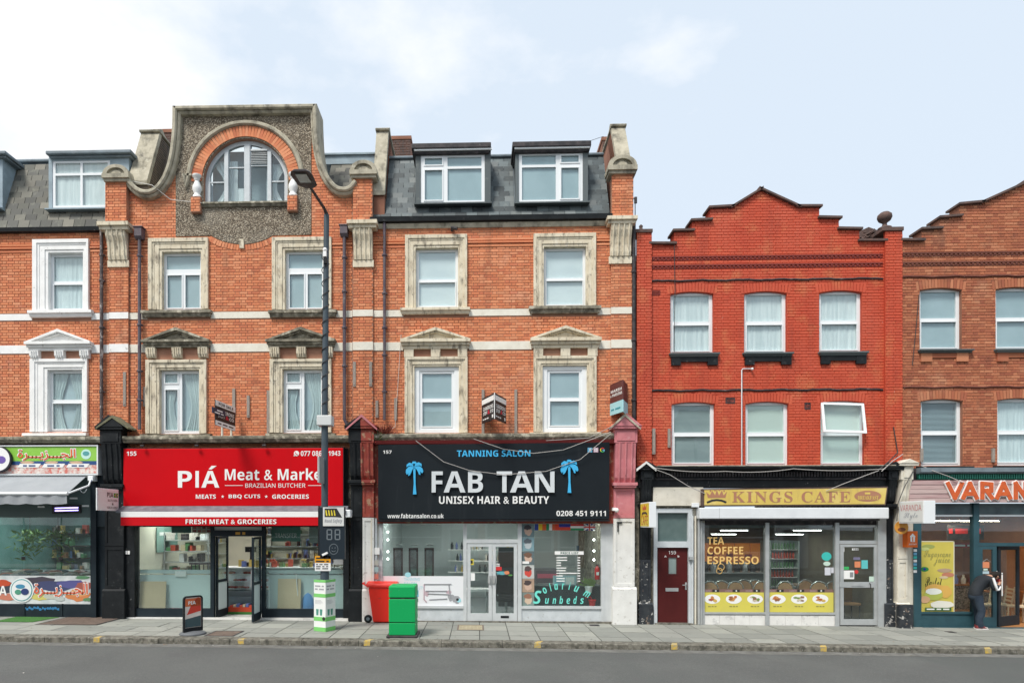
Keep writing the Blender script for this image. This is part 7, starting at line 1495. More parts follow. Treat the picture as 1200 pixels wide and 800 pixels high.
MB().box(X_(1070), xb, -.16, -.121, z4(562), z4(555.1)).build('green_frieze', flat('dark_green', (.008,.085,.055)), s4)
d0 = MB(); x = X_(1071)
while x < xb: d0.box(x, x+.028, -.20, -.161, z4(561), z4(556)); x += .058
d0.build('dentils', flat('mid_green', (.03,.22,.16)), s4, kind='stuff')
for a, b, y0 in ((1068.5, 1077, 589), (1138, 1144.5, 589)): MB().box(X_(a), X_(b), -.09, .05, g4-.05, z4(y0)).build('post', TL, s4)
MB().box(X_(1077), X_(1138), -.05, .05, g4-.05, z4(719)).build('stall_riser', TL, s4); MB().box(X_(1077), X_(1138), -.08, .05, z4(719)+.001, z4(716.5)).build('sill_rail', TL, s4)
MB().box(X_(1144.5), xb, -.07, .05, z4(639.5), z4(635.5)).build('door_head', TL, s4)
for q in ((1077, 1138, 717, 592), (1144.5, 1300, 635, 592)): MB().box(X_(q[0]), X_(q[1]), -.02, -.008, z4(q[2]), z4(q[3])).build('pane', M['shopglass'], s4)
for q in ((1075, 1138), (1144.5, 1300)): MB().box(X_(q[0]), X_(q[1]), -.045, -.021, z4(604.8), z4(602.8)).build('light_strip', flat('strip_white', (.80,.84,.85)), s4); MB().box(X_(q[0]), X_(q[1]), -.035, -.0211, z4(602.6), z4(590)).build('transom_panel', mat('dim_transom%d' % q[0], (.10,.15,.16), (.05,.07,.08), 2, rough=.3), s4)
A_, B_, C_, D_ = X_(1144.5), X_(1165.5), g4+.02, z4(639.7); dh = [rect(A_+.10, B_-.10, C_+.25, D_-.08)]
dr = MB().holed(rect(A_, B_, C_, D_), dh, -.07, -.02).build('door', TL, s4); MB().box(A_+.09, B_-.09, -.05, -.042, C_+.24, D_-.07).build('pane', M['shopglass'], dr); MB().tube([(B_-.045, -.13, z4(690)), (B_-.045, -.13, z4(668))], .014, 8).build('handle', M['alu'], dr)
note(1149, 658, 1159.5, 665, -.055, flat('sticker_orange', 0), dr, 'hanging_notice'); MB().tube([(X_(1150), -.056, z4(658)), (X_(1154.3), -.056, z4(654.5)), (X_(1158.7), -.056, z4(658))], .006, 5).build('notice_cord', M['alu'], dr); note(1152.5, 665.8, 1157.5, 668, -.055, flat('pale_mint', 0), dr, 'sticker'); note(1151.5, 668.8, 1159, 672, -.055, flat('pale_aqua', 0), dr, 'sticker')
od = MB(); L0 = .95; z0, z1 = g4+.02, z4(639.7); od.holed(rect(0, L0, z0, z1), [rect(.10, L0-.10, z0+.25, z1-.1)], -.025, .025)
Mx = Matrix.Translation((X_(1169), .0, 0)) @ Matrix.Rotation(rad(25), 4, 'Z'); od.xf(Mx); ob = od.build('open_door', M['navy'], s4); MB().box(.09, L0-.09, -.004, .004, z0+.24, z1-.09).xf(Mx).build('pane', M['shopglass'], ob); MB().tube([(.06, -.07, z0+.8), (.06, -.07, z0+1.4)], .016, 8).xf(Mx).build('handle', W, ob)
MB().box(X_(1056), X_(1069), -.05, .1, g4-.05, ZB).build('jamb', M['cream'], s4)
MB().box(X_(1077), X_(1300), -.16, -.06, g4-.06, g4+.015).build('threshold', TL, s4)
# sign boards
YV = -.30; t = thing('fascia_sign', 'weathered pinkish timber sign with cut out orange letters', 'shop sign', (X_(1160, YV), YV, z4(588)))
A_, B_ = X_(1066, YV), xb; pw_ = [mat('pinkish_board%d' % i, c, c2, 5, rough=.8, aniso=(.35,1,12), bump=.2, stains=(((.14,.05,.06), 2.5, .58, .68, .8, (.25,1,10)),)) for i, (c, c2) in enumerate((((.46,.30,.29), (.58,.45,.42)), ((.54,.40,.38), (.40,.24,.24)), ((.60,.48,.44), (.46,.32,.31))))]
Zs = [Z_(p, 1140, YV) for p in (588.5, 583.5, 578, 572.5, 567.5, 562.3)]
for i in range(5): MB().box(A_, B_, YV+.01*(i % 2), -.125, Zs[i]+.004, Zs[i+1]-.004).build('plank', pw_[i % 3], t)
orv = mat('rusty_orange_letter', (.66,.13,.03), (.55,.10,.03), 8, rough=.6); 
def dumbbell(ch, a_, b_):
    X0, X1, Zl, Zh = R_(a_, 564.2, b_, 585.2, YV); w_ = X1-X0; h_ = Zh-Zl; k = .12
    S = {'V': [((0,1),(.5,0)), ((1,1),(.5,0))], 'A': [((0,0),(.5,1)), ((1,0),(.5,1)), ((.15,.28),(.85,.28))], 'R': [((.1,0),(.1,1)), ((.1,1),(.85,.95)), ((.85,.95),(.85,.5)), ((.85,.5),(.1,.5)), ((.45,.5),(.9,0))], 'N': [((.1,0),(.1,1)), ((.1,1),(.9,0)), ((.9,0),(.9,1))], 'D': [((.1,0),(.1,1)), ((.1,1),(.8,.85)), ((.8,.85),(.8,.15)), ((.8,.15),(.1,0))]}[ch]
    for j, (m_, rr_, y0, y1) in enumerate(((W, .075, YV-.035, YV-.002), (orv, .052, YV-.05, YV-.036))):
        mb = MB()
        for i, ((u0, v0), (u1, v1)) in enumerate(S):
            p = Vector((X0+w_*(.08+.84*u0), Zl+h_*(.10+.8*v0))); q = Vector((X0+w_*(.08+.84*u1), Zl+h_*(.10+.8*v1))); dd = (q-p).normalized(); n_ = Vector((-dd.y, dd.x))*rr_; e_ = dd*rr_*.8
            mb.prism([tuple(p-e_-n_), tuple(q+e_-n_), tuple(q+e_+n_), tuple(p-e_+n_)], y0-.0012*i, y1)
        mb.build('letter' if j else 'letter_backing', m_, t)
for ch, a_, b_ in zip('VARANDA', (1108, 1126, 1147, 1165.5, 1186, 1207, 1226), (1127.5, 1144.5, 1163.5, 1183.5, 1203, 1224, 1244)): dumbbell(ch, a_, b_)
# poster in the window
YP = -.026; t = thing('window_poster', 'tall yellow poster advertising Sugarcane juice and Pastel in the teal framed window', 'poster', (X_(1096, YP), YP, z4(718)))
yp = mat('poster_yellow', (.62,.52,.10), (.56,.47,.09), 2, rough=.4); note(1078, 633.5, 1118.5, 718, YP-.003, yp, t, 'sheet'); pk_ = flat('poster_edge', (.70,.66,.50)); y_ = YP-.006
for q in ((1078, 633.5, 1118.5, 634.5), (1117.5, 633.5, 1118.5, 718), (1078, 717, 1118.5, 718)): note(*q, y_, pk_, t, 'edge')
ink = flat('poster_ink', (.05,.05,.02)); ink2 = flat('ink_olive', (.30,.28,.08))
ptext(t, 'Sugarcane', 1082.5, 644, 1114, 656, y_, ink2, style='c'); ptext(t, 'juice', 1094, 652.5, 1113, 663, y_, ink2, style='c'); ptext(t, 'Pastel', 1084, 675.5, 1104, 687, y_, ink, style='c')
blob(1083.5, 666.5, 4.6, 2.8, y_, flat('flag_green', (.03,.25,.06)), t, 'print', 12, rough_=.05); blob(1083.5, 666.5, 1.6, 1.4, y_-.003, flat('flag_blue', 0), t, 'print', 12, rough_=.0)
for i, (x, y, rx, ry, c) in enumerate(((1088, 640, 7, 2.5, (.32,.36,.10)), (1084, 643, 5, 2, (.50,.55,.20)), (1107, 668, 8, 2.4, (.42,.30,.20)), (1111, 673, 7, 2.6, (.50,.20,.12)), (1106, 676, 5, 1.6, (.60,.48,.30)), (1095, 690, 11, 6, (.68,.40,.10)), (1108, 693, 7, 7, (.70,.42,.10)), (1094, 696, 10.5, 7, (.45,.50,.10)), (1094, 692.5, 9.5, 3.6, (.82,.84,.76)), (1084, 702, 6, 4, (.66,.40,.22)), (1104, 708, 13, 4.5, (.80,.78,.68)))): blob(x, y, rx, ry, y_-.0012*i, flat('ps%d' % i, c), t, 'print', 16, seed=i, rough_=.08)
note(1084, 711.5, 1115, 715, y_-.016, flat('ink_green', (.06,.14,.04)), t, 'print'); ptext(t, '~xxxxx xxx xxxx', 1086, 712.3, 1113, 714.3, y_-.0185, W, bold=.02)
# small signs by the pilaster
t = thing('delivery_sign', 'orange takeaway delivery sign with a white house and cutlery mark', 'sign', (X_(1069, -.3), -.3, z4(641)))
a, b, c, d = R_(1063.5, 622, 1075.3, 641, -.33); MB().box(a, b, -.33, -.12, c, d).build('plate', flat('delivery_orange', (.72,.14,.015)), t); hx = (a+b)/2
MB().prism([(hx-.055, c+.14), (hx+.055, c+.14), (hx+.055, c+.27), (hx+.075, c+.27), (hx, c+.36), (hx-.075, c+.27), (hx-.055, c+.27)], -.336, -.331).build('house_mark', W, t); MB().box(hx-.012, hx+.012, -.3395, -.3365, c+.15, c+.27).build('fork_mark', flat('delivery_orange', 0), t); text(t, 'JUST EAT', a+.03, b-.03, c+.055, c+.10, -.331, W, bold=.03)
t = thing('door_stickers', 'column of small white and blue stickers below the orange delivery sign', 'stickers', (X_(1070), -.1, z4(672)))
for k in range(7): note(1070.5, 643+4.1*k, 1074.5, 646+4.1*k, -.093, (W, flat('badge_blue', 0), flat('sticker_turq', 0))[k % 3], t, 'sticker')
t = thing('round_board', 'orange round burger board half hidden under the white projecting sign', 'sign', (X_(1056, -.4), -.36, z4(627))); a_ = (X_(1056, -.36), Z_(615, 1056, -.36)); disc(a_[0], a_[1]-.06, .17, -.36, 24, th=.02).build('board', flat('burger_orange', (.66,.30,.05)), t); disc(a_[0], a_[1]-.11, .10, -.381, 18, r2=.05).build('burger_mark', flat('burger_brown', (.20,.07,.03)), t)
# inside
t = thing('cake_shelves', 'warm lit wooden shelves along the back wall of the sandwich cafe', 'shelf', (X_(1180, 4), 4, g4))
MB().pbox(1146, 600, 1260, 690, 4.8, 4.9).build('back_panel', wood, t)
for k, p in enumerate((655, 671, 686)): MB().pbox(1146, p, 1260, p+1.3, 4.4, 4.8).build('shelf', mat('lit_wood%d' % k, (.60,.26,.08), rough=.5), t)  # lighting on the shelves put into this brighter wood colour
for i in range(56):
    p = (655, 671, 686)[i % 3]; x = X_(1148+(i*2.1) % 100, 4.5); z = Z_(p, 1180, 4.5); h = R.uniform(.1, .26); MB().box(x-.06, x+.06, 4.5, 4.6, z+.002, z+h).build('packet', pack[(i*7) % 6] if i % 2 else wood, t)
t = thing('tiled_counter', 'serving counter with patterned tile front inside the sandwich cafe', 'counter', (X_(1110, 3), 3, g4)); MB().pbox(1080, 686, 1230, 720, 3.4, 4.0).build('body', mat('patterned_front', (.35,.32,.28), (.05,.05,.05), 26, rough=.5), t); MB().pbox(1080, 684.5, 1230, 686, 3.35, 4.0).build('top', wood, t)
for i in range(12): x = X_(1084+i*9, 3.6); MB().lathe([(.06, 0), (.07, .15), (.03, .22), (.03, .28)], x, 3.6, Z_(684.5, 1120, 3.5)+.02, 8).build('bottle', (pack+meat)[i % 9], t)
t = thing('inner_banner', 'dark red banner with a line of white print inside the sandwich cafe window', 'banner', (X_(1128, .6), .6, z4(642))); MB().pbox(1117, 635, 1142, 641.5, .6, .62).build('banner', flat('deep_red', (.34,.02,.02)), t); ptext(t, '~xxxxxx xxx', 1119, 637.5, 1140, 640, .598, W, bold=.02)
t = thing('red_menu', 'red illuminated sign strip high inside the sandwich cafe', 'sign', (X_(1120, 1.5), 1.5, z4(625))); ptext(t, '~xx xxxxxx x xxx', 1112, 618, 1150, 626, 1.5, mat('red_neon', (.55,.02,.02), emit=.4), style='s'); MB().pbox(1110, 615, 1153, 632, 1.51, 1.53).build('backboard', M['iron'], t)  # stands for an opposite sign's reflection, built inside with its own glow
for k, px in enumerate((1100, 1128, 1160)):
    ceil_light(X_(px, 1.4+.3*k), 1.4+.5*k, 1.1, .08, 2.72, ('thin lit tube above the yellow poster in the sandwich cafe', 'thin lit tube over the teal post of the sandwich cafe', 'thin lit tube above the door of the sandwich cafe')[k], 'thin lit tubes in the sandwich cafe', m=mat('warm_lamp%d' % k, (1,.80,.58), emit=45))
pale = mat('pale_chair_wood', (.60,.50,.36), (.52,.43,.30), 4, rough=.6)
def ladder_chair(label, x, y, rz):
    t = thing('wooden_chair', label, 'chair', (x, y, g4+.02), 'pale wooden chairs in the sandwich cafe'); Mx = Matrix.Translation((x, y, g4+.02)) @ Matrix.Rotation(rz, 4, 'Z')
    MB().box(-.21, .21, -.2, .2, .43, .47).xf(Mx).build('seat', pale, t)
    for sx in (-1, 1):
        MB().tube([(sx*.19, .18, 0), (sx*.19, .17, .43)], .02, 6).xf(Mx).build('leg', pale, t); MB().tube([(sx*.2, -.2, 0), (sx*.19, -.18, .45), (sx*.20, -.26, .95)], .02, 6).xf(Mx).build('leg', pale, t)
    for k in range(4): MB().box(-.19, .19, -.205-.02*k, -.185-.02*k, .53+.105*k, .58+.105*k).xf(Mx).build('back_slat', pale, t)
    for k in range(2): MB().box(-.19, .19, .16, .18, .15+.14*k, .18+.14*k).xf(Mx).build('stretcher', pale, t)
ladder_chair('pale ladder back chair just behind the teal door pane', X_(1158, .9), 1.0, rad(80)); ladder_chair('pale ladder back chair seen through the open doorway', X_(1182, .8), 1.1, rad(75)); ladder_chair('pale ladder back chair at the right edge, nearest the street', X_(1197, .5), .7, rad(60))
for k, px in enumerate((1170, 1210)):
    t = thing('cafe_table', ('small wooden table inside the open doorway of the sandwich cafe', 'wooden table at the right edge inside the sandwich cafe')[k], 'table', (X_(px, 1.6), 1.7, g4)); xx = X_(px, 1.7); MB().box(xx-.35, xx+.35, 1.4, 2.0, g4+.73, g4+.77).build('tabletop', wood, t)
    for a_, b_ in ((-.3, 1.45), (.3, 1.45), (-.3, 1.95), (.3, 1.95)): MB().tube([(xx+a_, b_, g4+.02), (xx+a_, b_, g4+.73)], .025, 6).build('leg', pale, t)
# ================================================================ SIGNS THAT STAND OUT FROM THE WALL
def proj_sign(label, face_dir, xf_, yn, yf_, z0, z1, thick, body, facem, bpar, contents):
    """a box sign square to the wall. face_dir -1 looks to -X, +1 to +X; contents(t, put) places flat things on the face"""
    t = thing('projecting_sign', label, 'projecting sign', (xf_-face_dir*thick/2, yf_, z0))
    a, b = sorted((xf_, xf_-face_dir*thick)); MB().box(a, b, yn, yf_, z0, z1).build('lightbox', body, t, bevel=.008)
    if face_dir < 0: T = Matrix(((0,1,0,xf_-.003),(-1,0,0,yf_),(0,0,1,z0),(0,0,0,1)))      # local x along the face to the viewer's right
    else: T = Matrix(((0,-1,0,xf_+.003),(1,0,0,yn),(0,0,1,z0),(0,0,0,1)))
    Lw, Hh = yf_-yn, z1-z0
    MB().box(.03, Lw-.03, -.003, 0, .03, Hh-.03).xf(T).build('face', facem, t); contents(t, T, Lw, Hh)
    for z in (z0+.06, z1-.06): MB().tube([((a+b)/2, yf_, z), ((a+b)/2, bpar, z)], .018, 6).build('bracket_arm', M['iron'], t)
    return t
def c_cafe(t, T, L_, H_):
    r_ = flat('cafe_brown_red', (.55,.12,.04)); text(t, 'CAFE', .10, L_-.10, .06, H_*.48, -.004, r_, bold=.02, rot=T, style='r')
    MB().sweep([(L_*.2, H_*.56), (L_*.35, H_*.62), (L_*.65, H_*.62), (L_*.8, H_*.56)], [(0, -.008), (.05, -.008), (.05, -.004), (0, -.004)]).xf(T).build('crown_band', flat('print_black', 0), t)
    MB().prism([(L_*.3, H_*.7), (L_*.28, H_*.9), (L_*.4, H_*.78), (L_*.5, H_*.93), (L_*.6, H_*.78), (L_*.72, H_*.9), (L_*.7, H_*.7)], -.008, -.004).xf(T).build('crown_emblem', r_, t)
Yf = -.42; Xl = X_(750.5, Yf); t_ = (X_(762, 0)); Yn = -D + (Xl/ (X_(762, -1.0)/(D-1.0)))*1.0
Yn = -1.27
proj_sign('yellow CAFE box sign with a white edge beside the black pilaster', -1, Xl, Yn, Yf, Z_(617.5, 750, Yf), Z_(589, 750, Yf), .17, M['upvc'], mat('sign_yellow', (.75,.60,.03), rough=.35), -.2, c_cafe)
def c_var(t, T, L_, H_):
    text(t, 'VARANDA', .06, L_-.06, H_*.56, H_*.84, -.004, flat('faded_pink_print', (.58,.22,.22)), bold=.0, style='r', rot=T); text(t, 'Style', L_*.22, L_*.78, H_*.14, H_*.5, -.004, flat('faded_grey_print', (.42,.44,.47)), style='c', rot=T)
Xl = X_(1053.5, Yf); proj_sign('white VARANDA box sign with faded lettering beside the cream pilaster', -1, Xl, -1.32, Yf, Z_(613, 1053, Yf), Z_(587.5, 1053, Yf), .28, M['upvc'], mat('sign_white', (.74,.76,.74), rough=.4), -.25, c_var)
def c_pia(t, T, L_, H_):
    k = flat('ink_brown', (.10,.05,.04)); text(t, 'PIA', L_*.44, L_*.72, H_*.62, H_*.84, -.004, k, bold=.02, rot=T); text(t, 'BUTCHER', L_*.48, L_*.92, H_*.42, H_*.52, -.004, k, bold=.0, rot=T); text(t, '&', L_*.66, L_*.74, H_*.26, H_*.36, -.004, k, rot=T); text(t, 'GROCERIES', L_*.44, L_*.96, H_*.10, H_*.20, -.004, k, bold=.0, rot=T)
    MB().box(L_*.75, L_*.95, -.008, -.004, H_*.62, H_*.82).xf(T).build('flag_field', flat('flag_green', 0), t); MB().prism([(L_*.77, H_*.72), (L_*.85, H_*.64), (L_*.93, H_*.72), (L_*.85, H_*.80)], -.012, -.0085).xf(T).build('flag_diamond', yw, t); disc(L_*.85, H_*.72, .03, -.0125, 12).xf(T).build('flag_disc', flat('flag_blue', 0), t)
Xr = X_(139, Yf); proj_sign('small white butcher box sign on the black pilaster beside the fish shop', 1, Xr, -1.38, Yf, Z_(598.5, 139, Yf), Z_(573.5, 139, Yf), .03, M['upvc'], mat('sign_white2', (.76,.77,.74), rough=.4), -.3, c_pia)
# estate agents' boards: thin boards standing out from the wall
def slant(pA, pB, z0):   # local x runs from pA to pB, local -y faces the street side
    a, b = Vector(pA), Vector(pB); d = (b-a).normalized(); n_ = Vector((-d.y, d.x)); return Matrix(((d.x, n_.x, 0, a.x), (d.y, n_.y, 0, a.y), (0, 0, 1, z0), (0, 0, 0, 1))), (b-a).length
K_ = flat('board_black', (.012,.012,.014)); rd_ = flat('board_red', (.55,.02,.05))
def agent_face(t, T, L_, H_, sale):
    MB().box(0, L_, -.004, .02, 0, H_).xf(T).build('board', K_, t)
    y = -.005; top = H_*.80
    MB().box(0, L_, y-.003, y, H_*.78 if sale else H_*.74, H_ if sale else H_*.93).xf(T).build('white_strip', W, t)
    if sale: text(t, 'FOR SALE', L_*.14, L_*.88, H_*.83, H_*.95, y-.0035, K_, bold=.02, rot=T)
    b_ = .62 if sale else .56
    text(t, 'CAMERONS', L_*.12, L_*.93, H_*(b_-.10), H_*(b_+.05), y, W, bold=.02, rot=T); text(t, 'STIFF', L_*.12, L_*.45, H_*(b_-.27), H_*(b_-.14), y, W, bold=.02, rot=T); text(t, '&', L_*.48, L_*.66, H_*(b_-.28), H_*(b_-.12), y-.001, rd_, bold=.03, rot=T); text(t, 'CO', L_*.68, L_*.92, H_*(b_-.27), H_*(b_-.14), y, W, bold=.02, rot=T)
    if sale: MB().box(0, L_, y-.003, y, 0, H_*.2).xf(T).build('white_strip', W, t); text(t, '~xxx xxxx xxxx', L_*.1, L_*.9, H_*.07, H_*.13, y-.0035, K_, bold=.0, rot=T)
    else: text(t, '~xxx xxxx xxxx', L_*.08, L_*.55, H_*.10, H_*.16, y, W, bold=.0, rot=T); MB().box(L_*.82, L_*.92, y-.003, y, H_*.08, H_*.2).xf(T).build('small_mark', W, t)
yl = -1.25; A_ = (X_(252.5, yl), yl); B_ = (X_(275.5, -.15), -.15); zb_ = Z_(505, 275, -.15); zt_ = Z_(477.5, 275, -.15)
t = thing('estate_board', 'black and white FOR SALE board leaning out from the wall by the first pedimented window', 'estate agent board', (B_[0], B_[1], zb_)); T, L_ = slant(A_, B_, zb_); agent_face(t, T, L_, zt_-zb_, True)
T2 = T.copy(); MB().box(-.22, L_*.42, -.04, -.012, (zt_-zb_)*.42, (zt_-zb_)*.66).xf(T).build('slip_board', flat('slip_navy', (.02,.03,.07)), t); text(t, '~xxx', .0, L_*.3, (zt_-zb_)*.55, (zt_-zb_)*.62, -.041, W, bold=.02, rot=T); text(t, '~xxxxxx xxx', -.12, L_*.33, (zt_-zb_)*.45, (zt_-zb_)*.51, -.041, W, bold=.02, rot=T)
for u in (.38, .85): MB().box(L_*u, L_*u+.05, .021, .06, -.22, .5).xf(T).build('post', M['cream'], t)
yn = -.95; zb_, zt_ = Z_(490.5, 579.5, yn), Z_(460, 579.5, yn); ap_ = (X_(579.5, yn), yn)
t = thing('estate_board', 'black V shaped estate agent board between the two windows over the salon', 'estate agent board', (ap_[0], -.1, zb_))
T, L_ = slant((X_(565, -.15), -.15), ap_, zb_); agent_face(t, T, L_, zt_-zb_, False); T, L_ = slant(ap_, (X_(593, -.15), -.15), zb_); agent_face(t, T, L_, zt_-zb_, False)
MB().tube([(ap_[0], yn-.005, zb_), (ap_[0], yn-.005, zt_)], .012, 6).build('edge_strip', W, t)
yn = -.75; A_ = (X_(715, -.12), -.12); B_ = (X_(730, yn), yn); z0, z1 = Z_(487, 715, -.12), Z_(451, 715, -.12); t = thing('estate_board', 'brown and pale blue estate agent board above the pink pilaster', 'estate agent board', (A_[0], -.12, z0))
H_ = z1-z0
for (a, b) in ((A_, B_), (B_, (X_(735.5, -.12), -.12))):
    T, L_ = slant(a, b, z0); MB().box(0, L_, -.004, .02, H_*.38, H_).xf(T).build('board', flat('board_brown', (.12,.035,.03)), t); MB().box(0, L_, -.006, .018, 0, H_*.379).xf(T).build('lower_board', flat('board_aqua', (.38,.66,.70)), t)
    if a is A_:
        text(t, 'MARSH', L_*.08, L_*.92, H_*.70, H_*.79, -.005, W, bold=.02, rot=T); text(t, '& PARSONS', L_*.04, L_*.96, H_*.57, H_*.66, -.005, W, bold=.02, rot=T); text(t, '~xxx xxxxx', L_*.1, L_*.85, H_*.12, H_*.19, -.007, flat('board_teal', (.05,.30,.36)), bold=.02, rot=T)
# old timber battens left on the walls
for px, y0, y1, lab in ((146.5, 436, 476, 'weathered batten on the brick pier above the first black pilaster'), (169, 453, 476, 'short batten between the aubergine pipe and the pedimented window'), (273.5, 455, 487, 'batten behind the FOR SALE board'), (290.5, 463, 489, 'short batten right of the FOR SALE board'), (314, 457, 508, 'long batten left of the window behind the street lamp'),
                        (415.5, 424, 453, 'batten on the left side of the brick pier over the half red pilaster'), (434.5, 424, 453, 'batten on the right side of the brick pier over the half red pilaster'), (441.5, 469, 489, 'short batten just left of the thin grey pipe'), (463.5, 466, 492, 'short batten right of the thin grey pipe'),
                        (566, 456, 508, 'long batten behind the V shaped board'), (604.5, 456, 508, 'long batten right of the V shaped board'), (766, 502, 532, 'grey batten on the red pier wall beside the pink pilaster'), (784.5, 502, 524, 'grey batten against the first lower window of the red house'), (1081, 525, 541, 'small batten beneath the brown house window'), (1165, 525, 541, 'small batten between the brown house windows')):
    a, b, c, d = R_(px-1.6, y0, px+1.6, y1, -.06); t = MB().box(a, b, -.05-(.045 if px in (146.5, 415.5, 434.5, 766) else .0), .0, c, d).box(a+.02, b-.02, -.06-(.045 if px in (146.5, 415.5, 434.5, 766) else 0), -.0501-(.045 if px in (146.5, 415.5, 434.5, 766) else 0), c+.04, c+.07).build('wall_batten', mat('grey_timber%d' % int(px), (.36,.32,.28), (.26,.22,.19), 12, rough=.9, aniso=(6,1,1)), label=lab, cat='batten', group='old timber battens on the fronts', loc=((a+b)/2, 0, c))
# cables
def cable(label, pts, r, m, sag=0):
    P_ = [Vector((X_(x, Y), Y, Z_(y, x, Y))) for x, y, Y in pts]; q = [P_[0]]
    for a, b in zip(P_, P_[1:]):
        for i in range(1, 9):
            f = i/8; v = a.lerp(b, f); v.z -= sag*4*f*(1-f); q.append(v)
    MB().tube(q, r, 5).build('cable', m, label=label, cat='cable', group='loose cables on the fronts', loc=tuple(P_[0]))
cw = flat('cable_grey', (.42,.40,.38)); ck = flat('cable_dark', (.05,.05,.05)); cp = flat('cable_pale', (.60,.58,.54))
cable('pale cable looping from the cornice across the first big sign letters', [(487, 516, -.37), (520, 541, -.37), (550, 551, -.38), (590, 556, -.38)], .009, cw); cable('pale cable rising across the last big sign letters to the pink pilaster', [(590, 556, -.38), (640, 552, -.38), (680, 538, -.38), (716, 508, -.5)], .009, cw)
cable('upper pale cable curving under the blue sign heading', [(555, 514, -.37), (590, 526, -.37), (625, 531, -.37), (660, 527, -.37), (716, 506, -.5)], .009, cw)
cable('white cable running from the gable foot across to the arched window', [(152, 212, -.1), (178, 217, -.26), (200, 234, -.06), (236, 238, -.14)], .010, cp)
cable('pale cable crossing the black cornice toward the yellow cafe sign', [(766, 549, -.43), (785, 556, -.42), (806, 569, -.42), (826, 578, -.36)], .010, cw)
cable('pale cable drooping over the cafe cornice near the brown pilaster', [(1030, 551, -.43), (990, 566, -.42), (968, 575, -.37)], .010, cw)
cable('grey cable sagging along the top of the cafe cornice', [(768, 548, -.43), (850, 552, -.43), (930, 549, -.43), (1038, 549, -.43)], .010, cw, .05)
cable('bundle cable rising to the red house end pier', [(1030, 550, -.4), (1041, 541, -.42), (1052, 530, -.1), (1047, 500, -.1)], .014, ck); cable('second bundle cable beside the cream pilaster cap', [(1033, 552, -.44), (1046, 540, -.44), (1058, 532, -.2)], .012, cw)
cable('thin dark cable from the brown house to the timber sign', [(1079, 545, -.14), (1095, 552, -.33), (1112, 558, -.33), (1128, 565, -.37)], .010, cw); cable('black cable slung down the cream pilaster to the white sign', [(1070, 552, -.35), (1060, 570, -.45), (1052, 590, -.5), (1051, 610, -.45)], .011, ck)
cable('thin cable hanging down the red front left of the first windows', [(790, 282, -.05), (791, 340, -.05), (790, 412, -.05)], .009, ck); cable('faint wire falling beside the thin grey pipe to the pilaster', [(470, 392, -.05), (467, 440, -.05), (463, 500, -.06), (440, 512, -.36)], .007, cp); cable('thin wire from the roof to the last salon window', [(716, 500, -.52), (690, 513, -.4), (640, 516, -.38)], .008, cw)
cable('thin black cable on the brown house by the first window', [(1077, 345, -.05), (1072, 400, -.05), (1069, 428, -.05)], .009, ck); cable('aerial wire between the last dormer and the chimney', [(692, 165, .1), (707, 160, .8)], .006, ck)
t = thing('aerial_bracket', 'small black aerial bracket on the side of the last roof pier', 'aerial', (X_(741), 0, Z_(240, 741))); MB().tube([(X_(739.5), -.1, Z_(233, 740)), (X_(743), -.12, Z_(237, 740)), (X_(743), -.12, Z_(262, 740))], .012, 5).box(X_(742), X_(745), -.15, -.1, Z_(241, 742), Z_(234, 742)).build('bracket', M['iron'], t)
t = thing('security_camera', 'small white dome camera on the pink pilaster', 'camera', (X_(723, -.32), -.32, Z_(597, 723, -.3))); MB().ball((X_(722.5, -.30), -.32, Z_(597.5, 722.5, -.3)), .06, 8).build('dome', W, t); MB().box(X_(718, -.3), X_(722, -.3), -.3, -.17, Z_(598, 720, -.3), Z_(594.5, 720, -.3)).build('mount', W, t)
t = MB().pbox(723.5, 611, 725, 623, -.215, -.205); t.pbox(723.5, 611, 729, 613, -.216, -.206).build('old_fixing', M['black'], label='black bent iron fixing on the white lower half of the last salon pilaster', cat='fixing', loc=(X_(725, -.2), -.2, Z_(623, 725, -.2)))
# tufts growing on the ledge
for px, py, n_, c, lab, Y in ((452, 502, 120, (.22,.05,.03), 'reddish weed tuft growing on the ledge by the half red pilaster', -.3), (446, 509, 60, (.12,.14,.06), 'small green weed growing in the gutter ledge by the grey pipe', -.3)):
    bx, bz = X_(px, Y), Z_(py+7, px, Y); m_ = MB()
    for i in range(n_):
        a_ = R.uniform(0, 6.28); l_ = R.uniform(.10, .36); e_ = R.uniform(.3, 1.4); dd = Vector((math.cos(a_)*math.cos(e_), .6*math.sin(a_)*math.cos(e_), math.sin(e_))); p0 = Vector((bx+R.uniform(-.1, .1), Y, bz)); s_ = Vector((R.uniform(-1, 1), R.uniform(-1, 1), R.uniform(-1, 1))).normalized()*.014
        m_.add([p0, p0+dd*l_*.6+s_, p0+dd*l_, p0+dd*l_*.6-s_], [(0,1,2,3)])
    t = thing('weed', lab, 'weed', (bx, Y, bz)); m_.build('leaves', flat('weed%d' % px, c), t, kind='stuff')
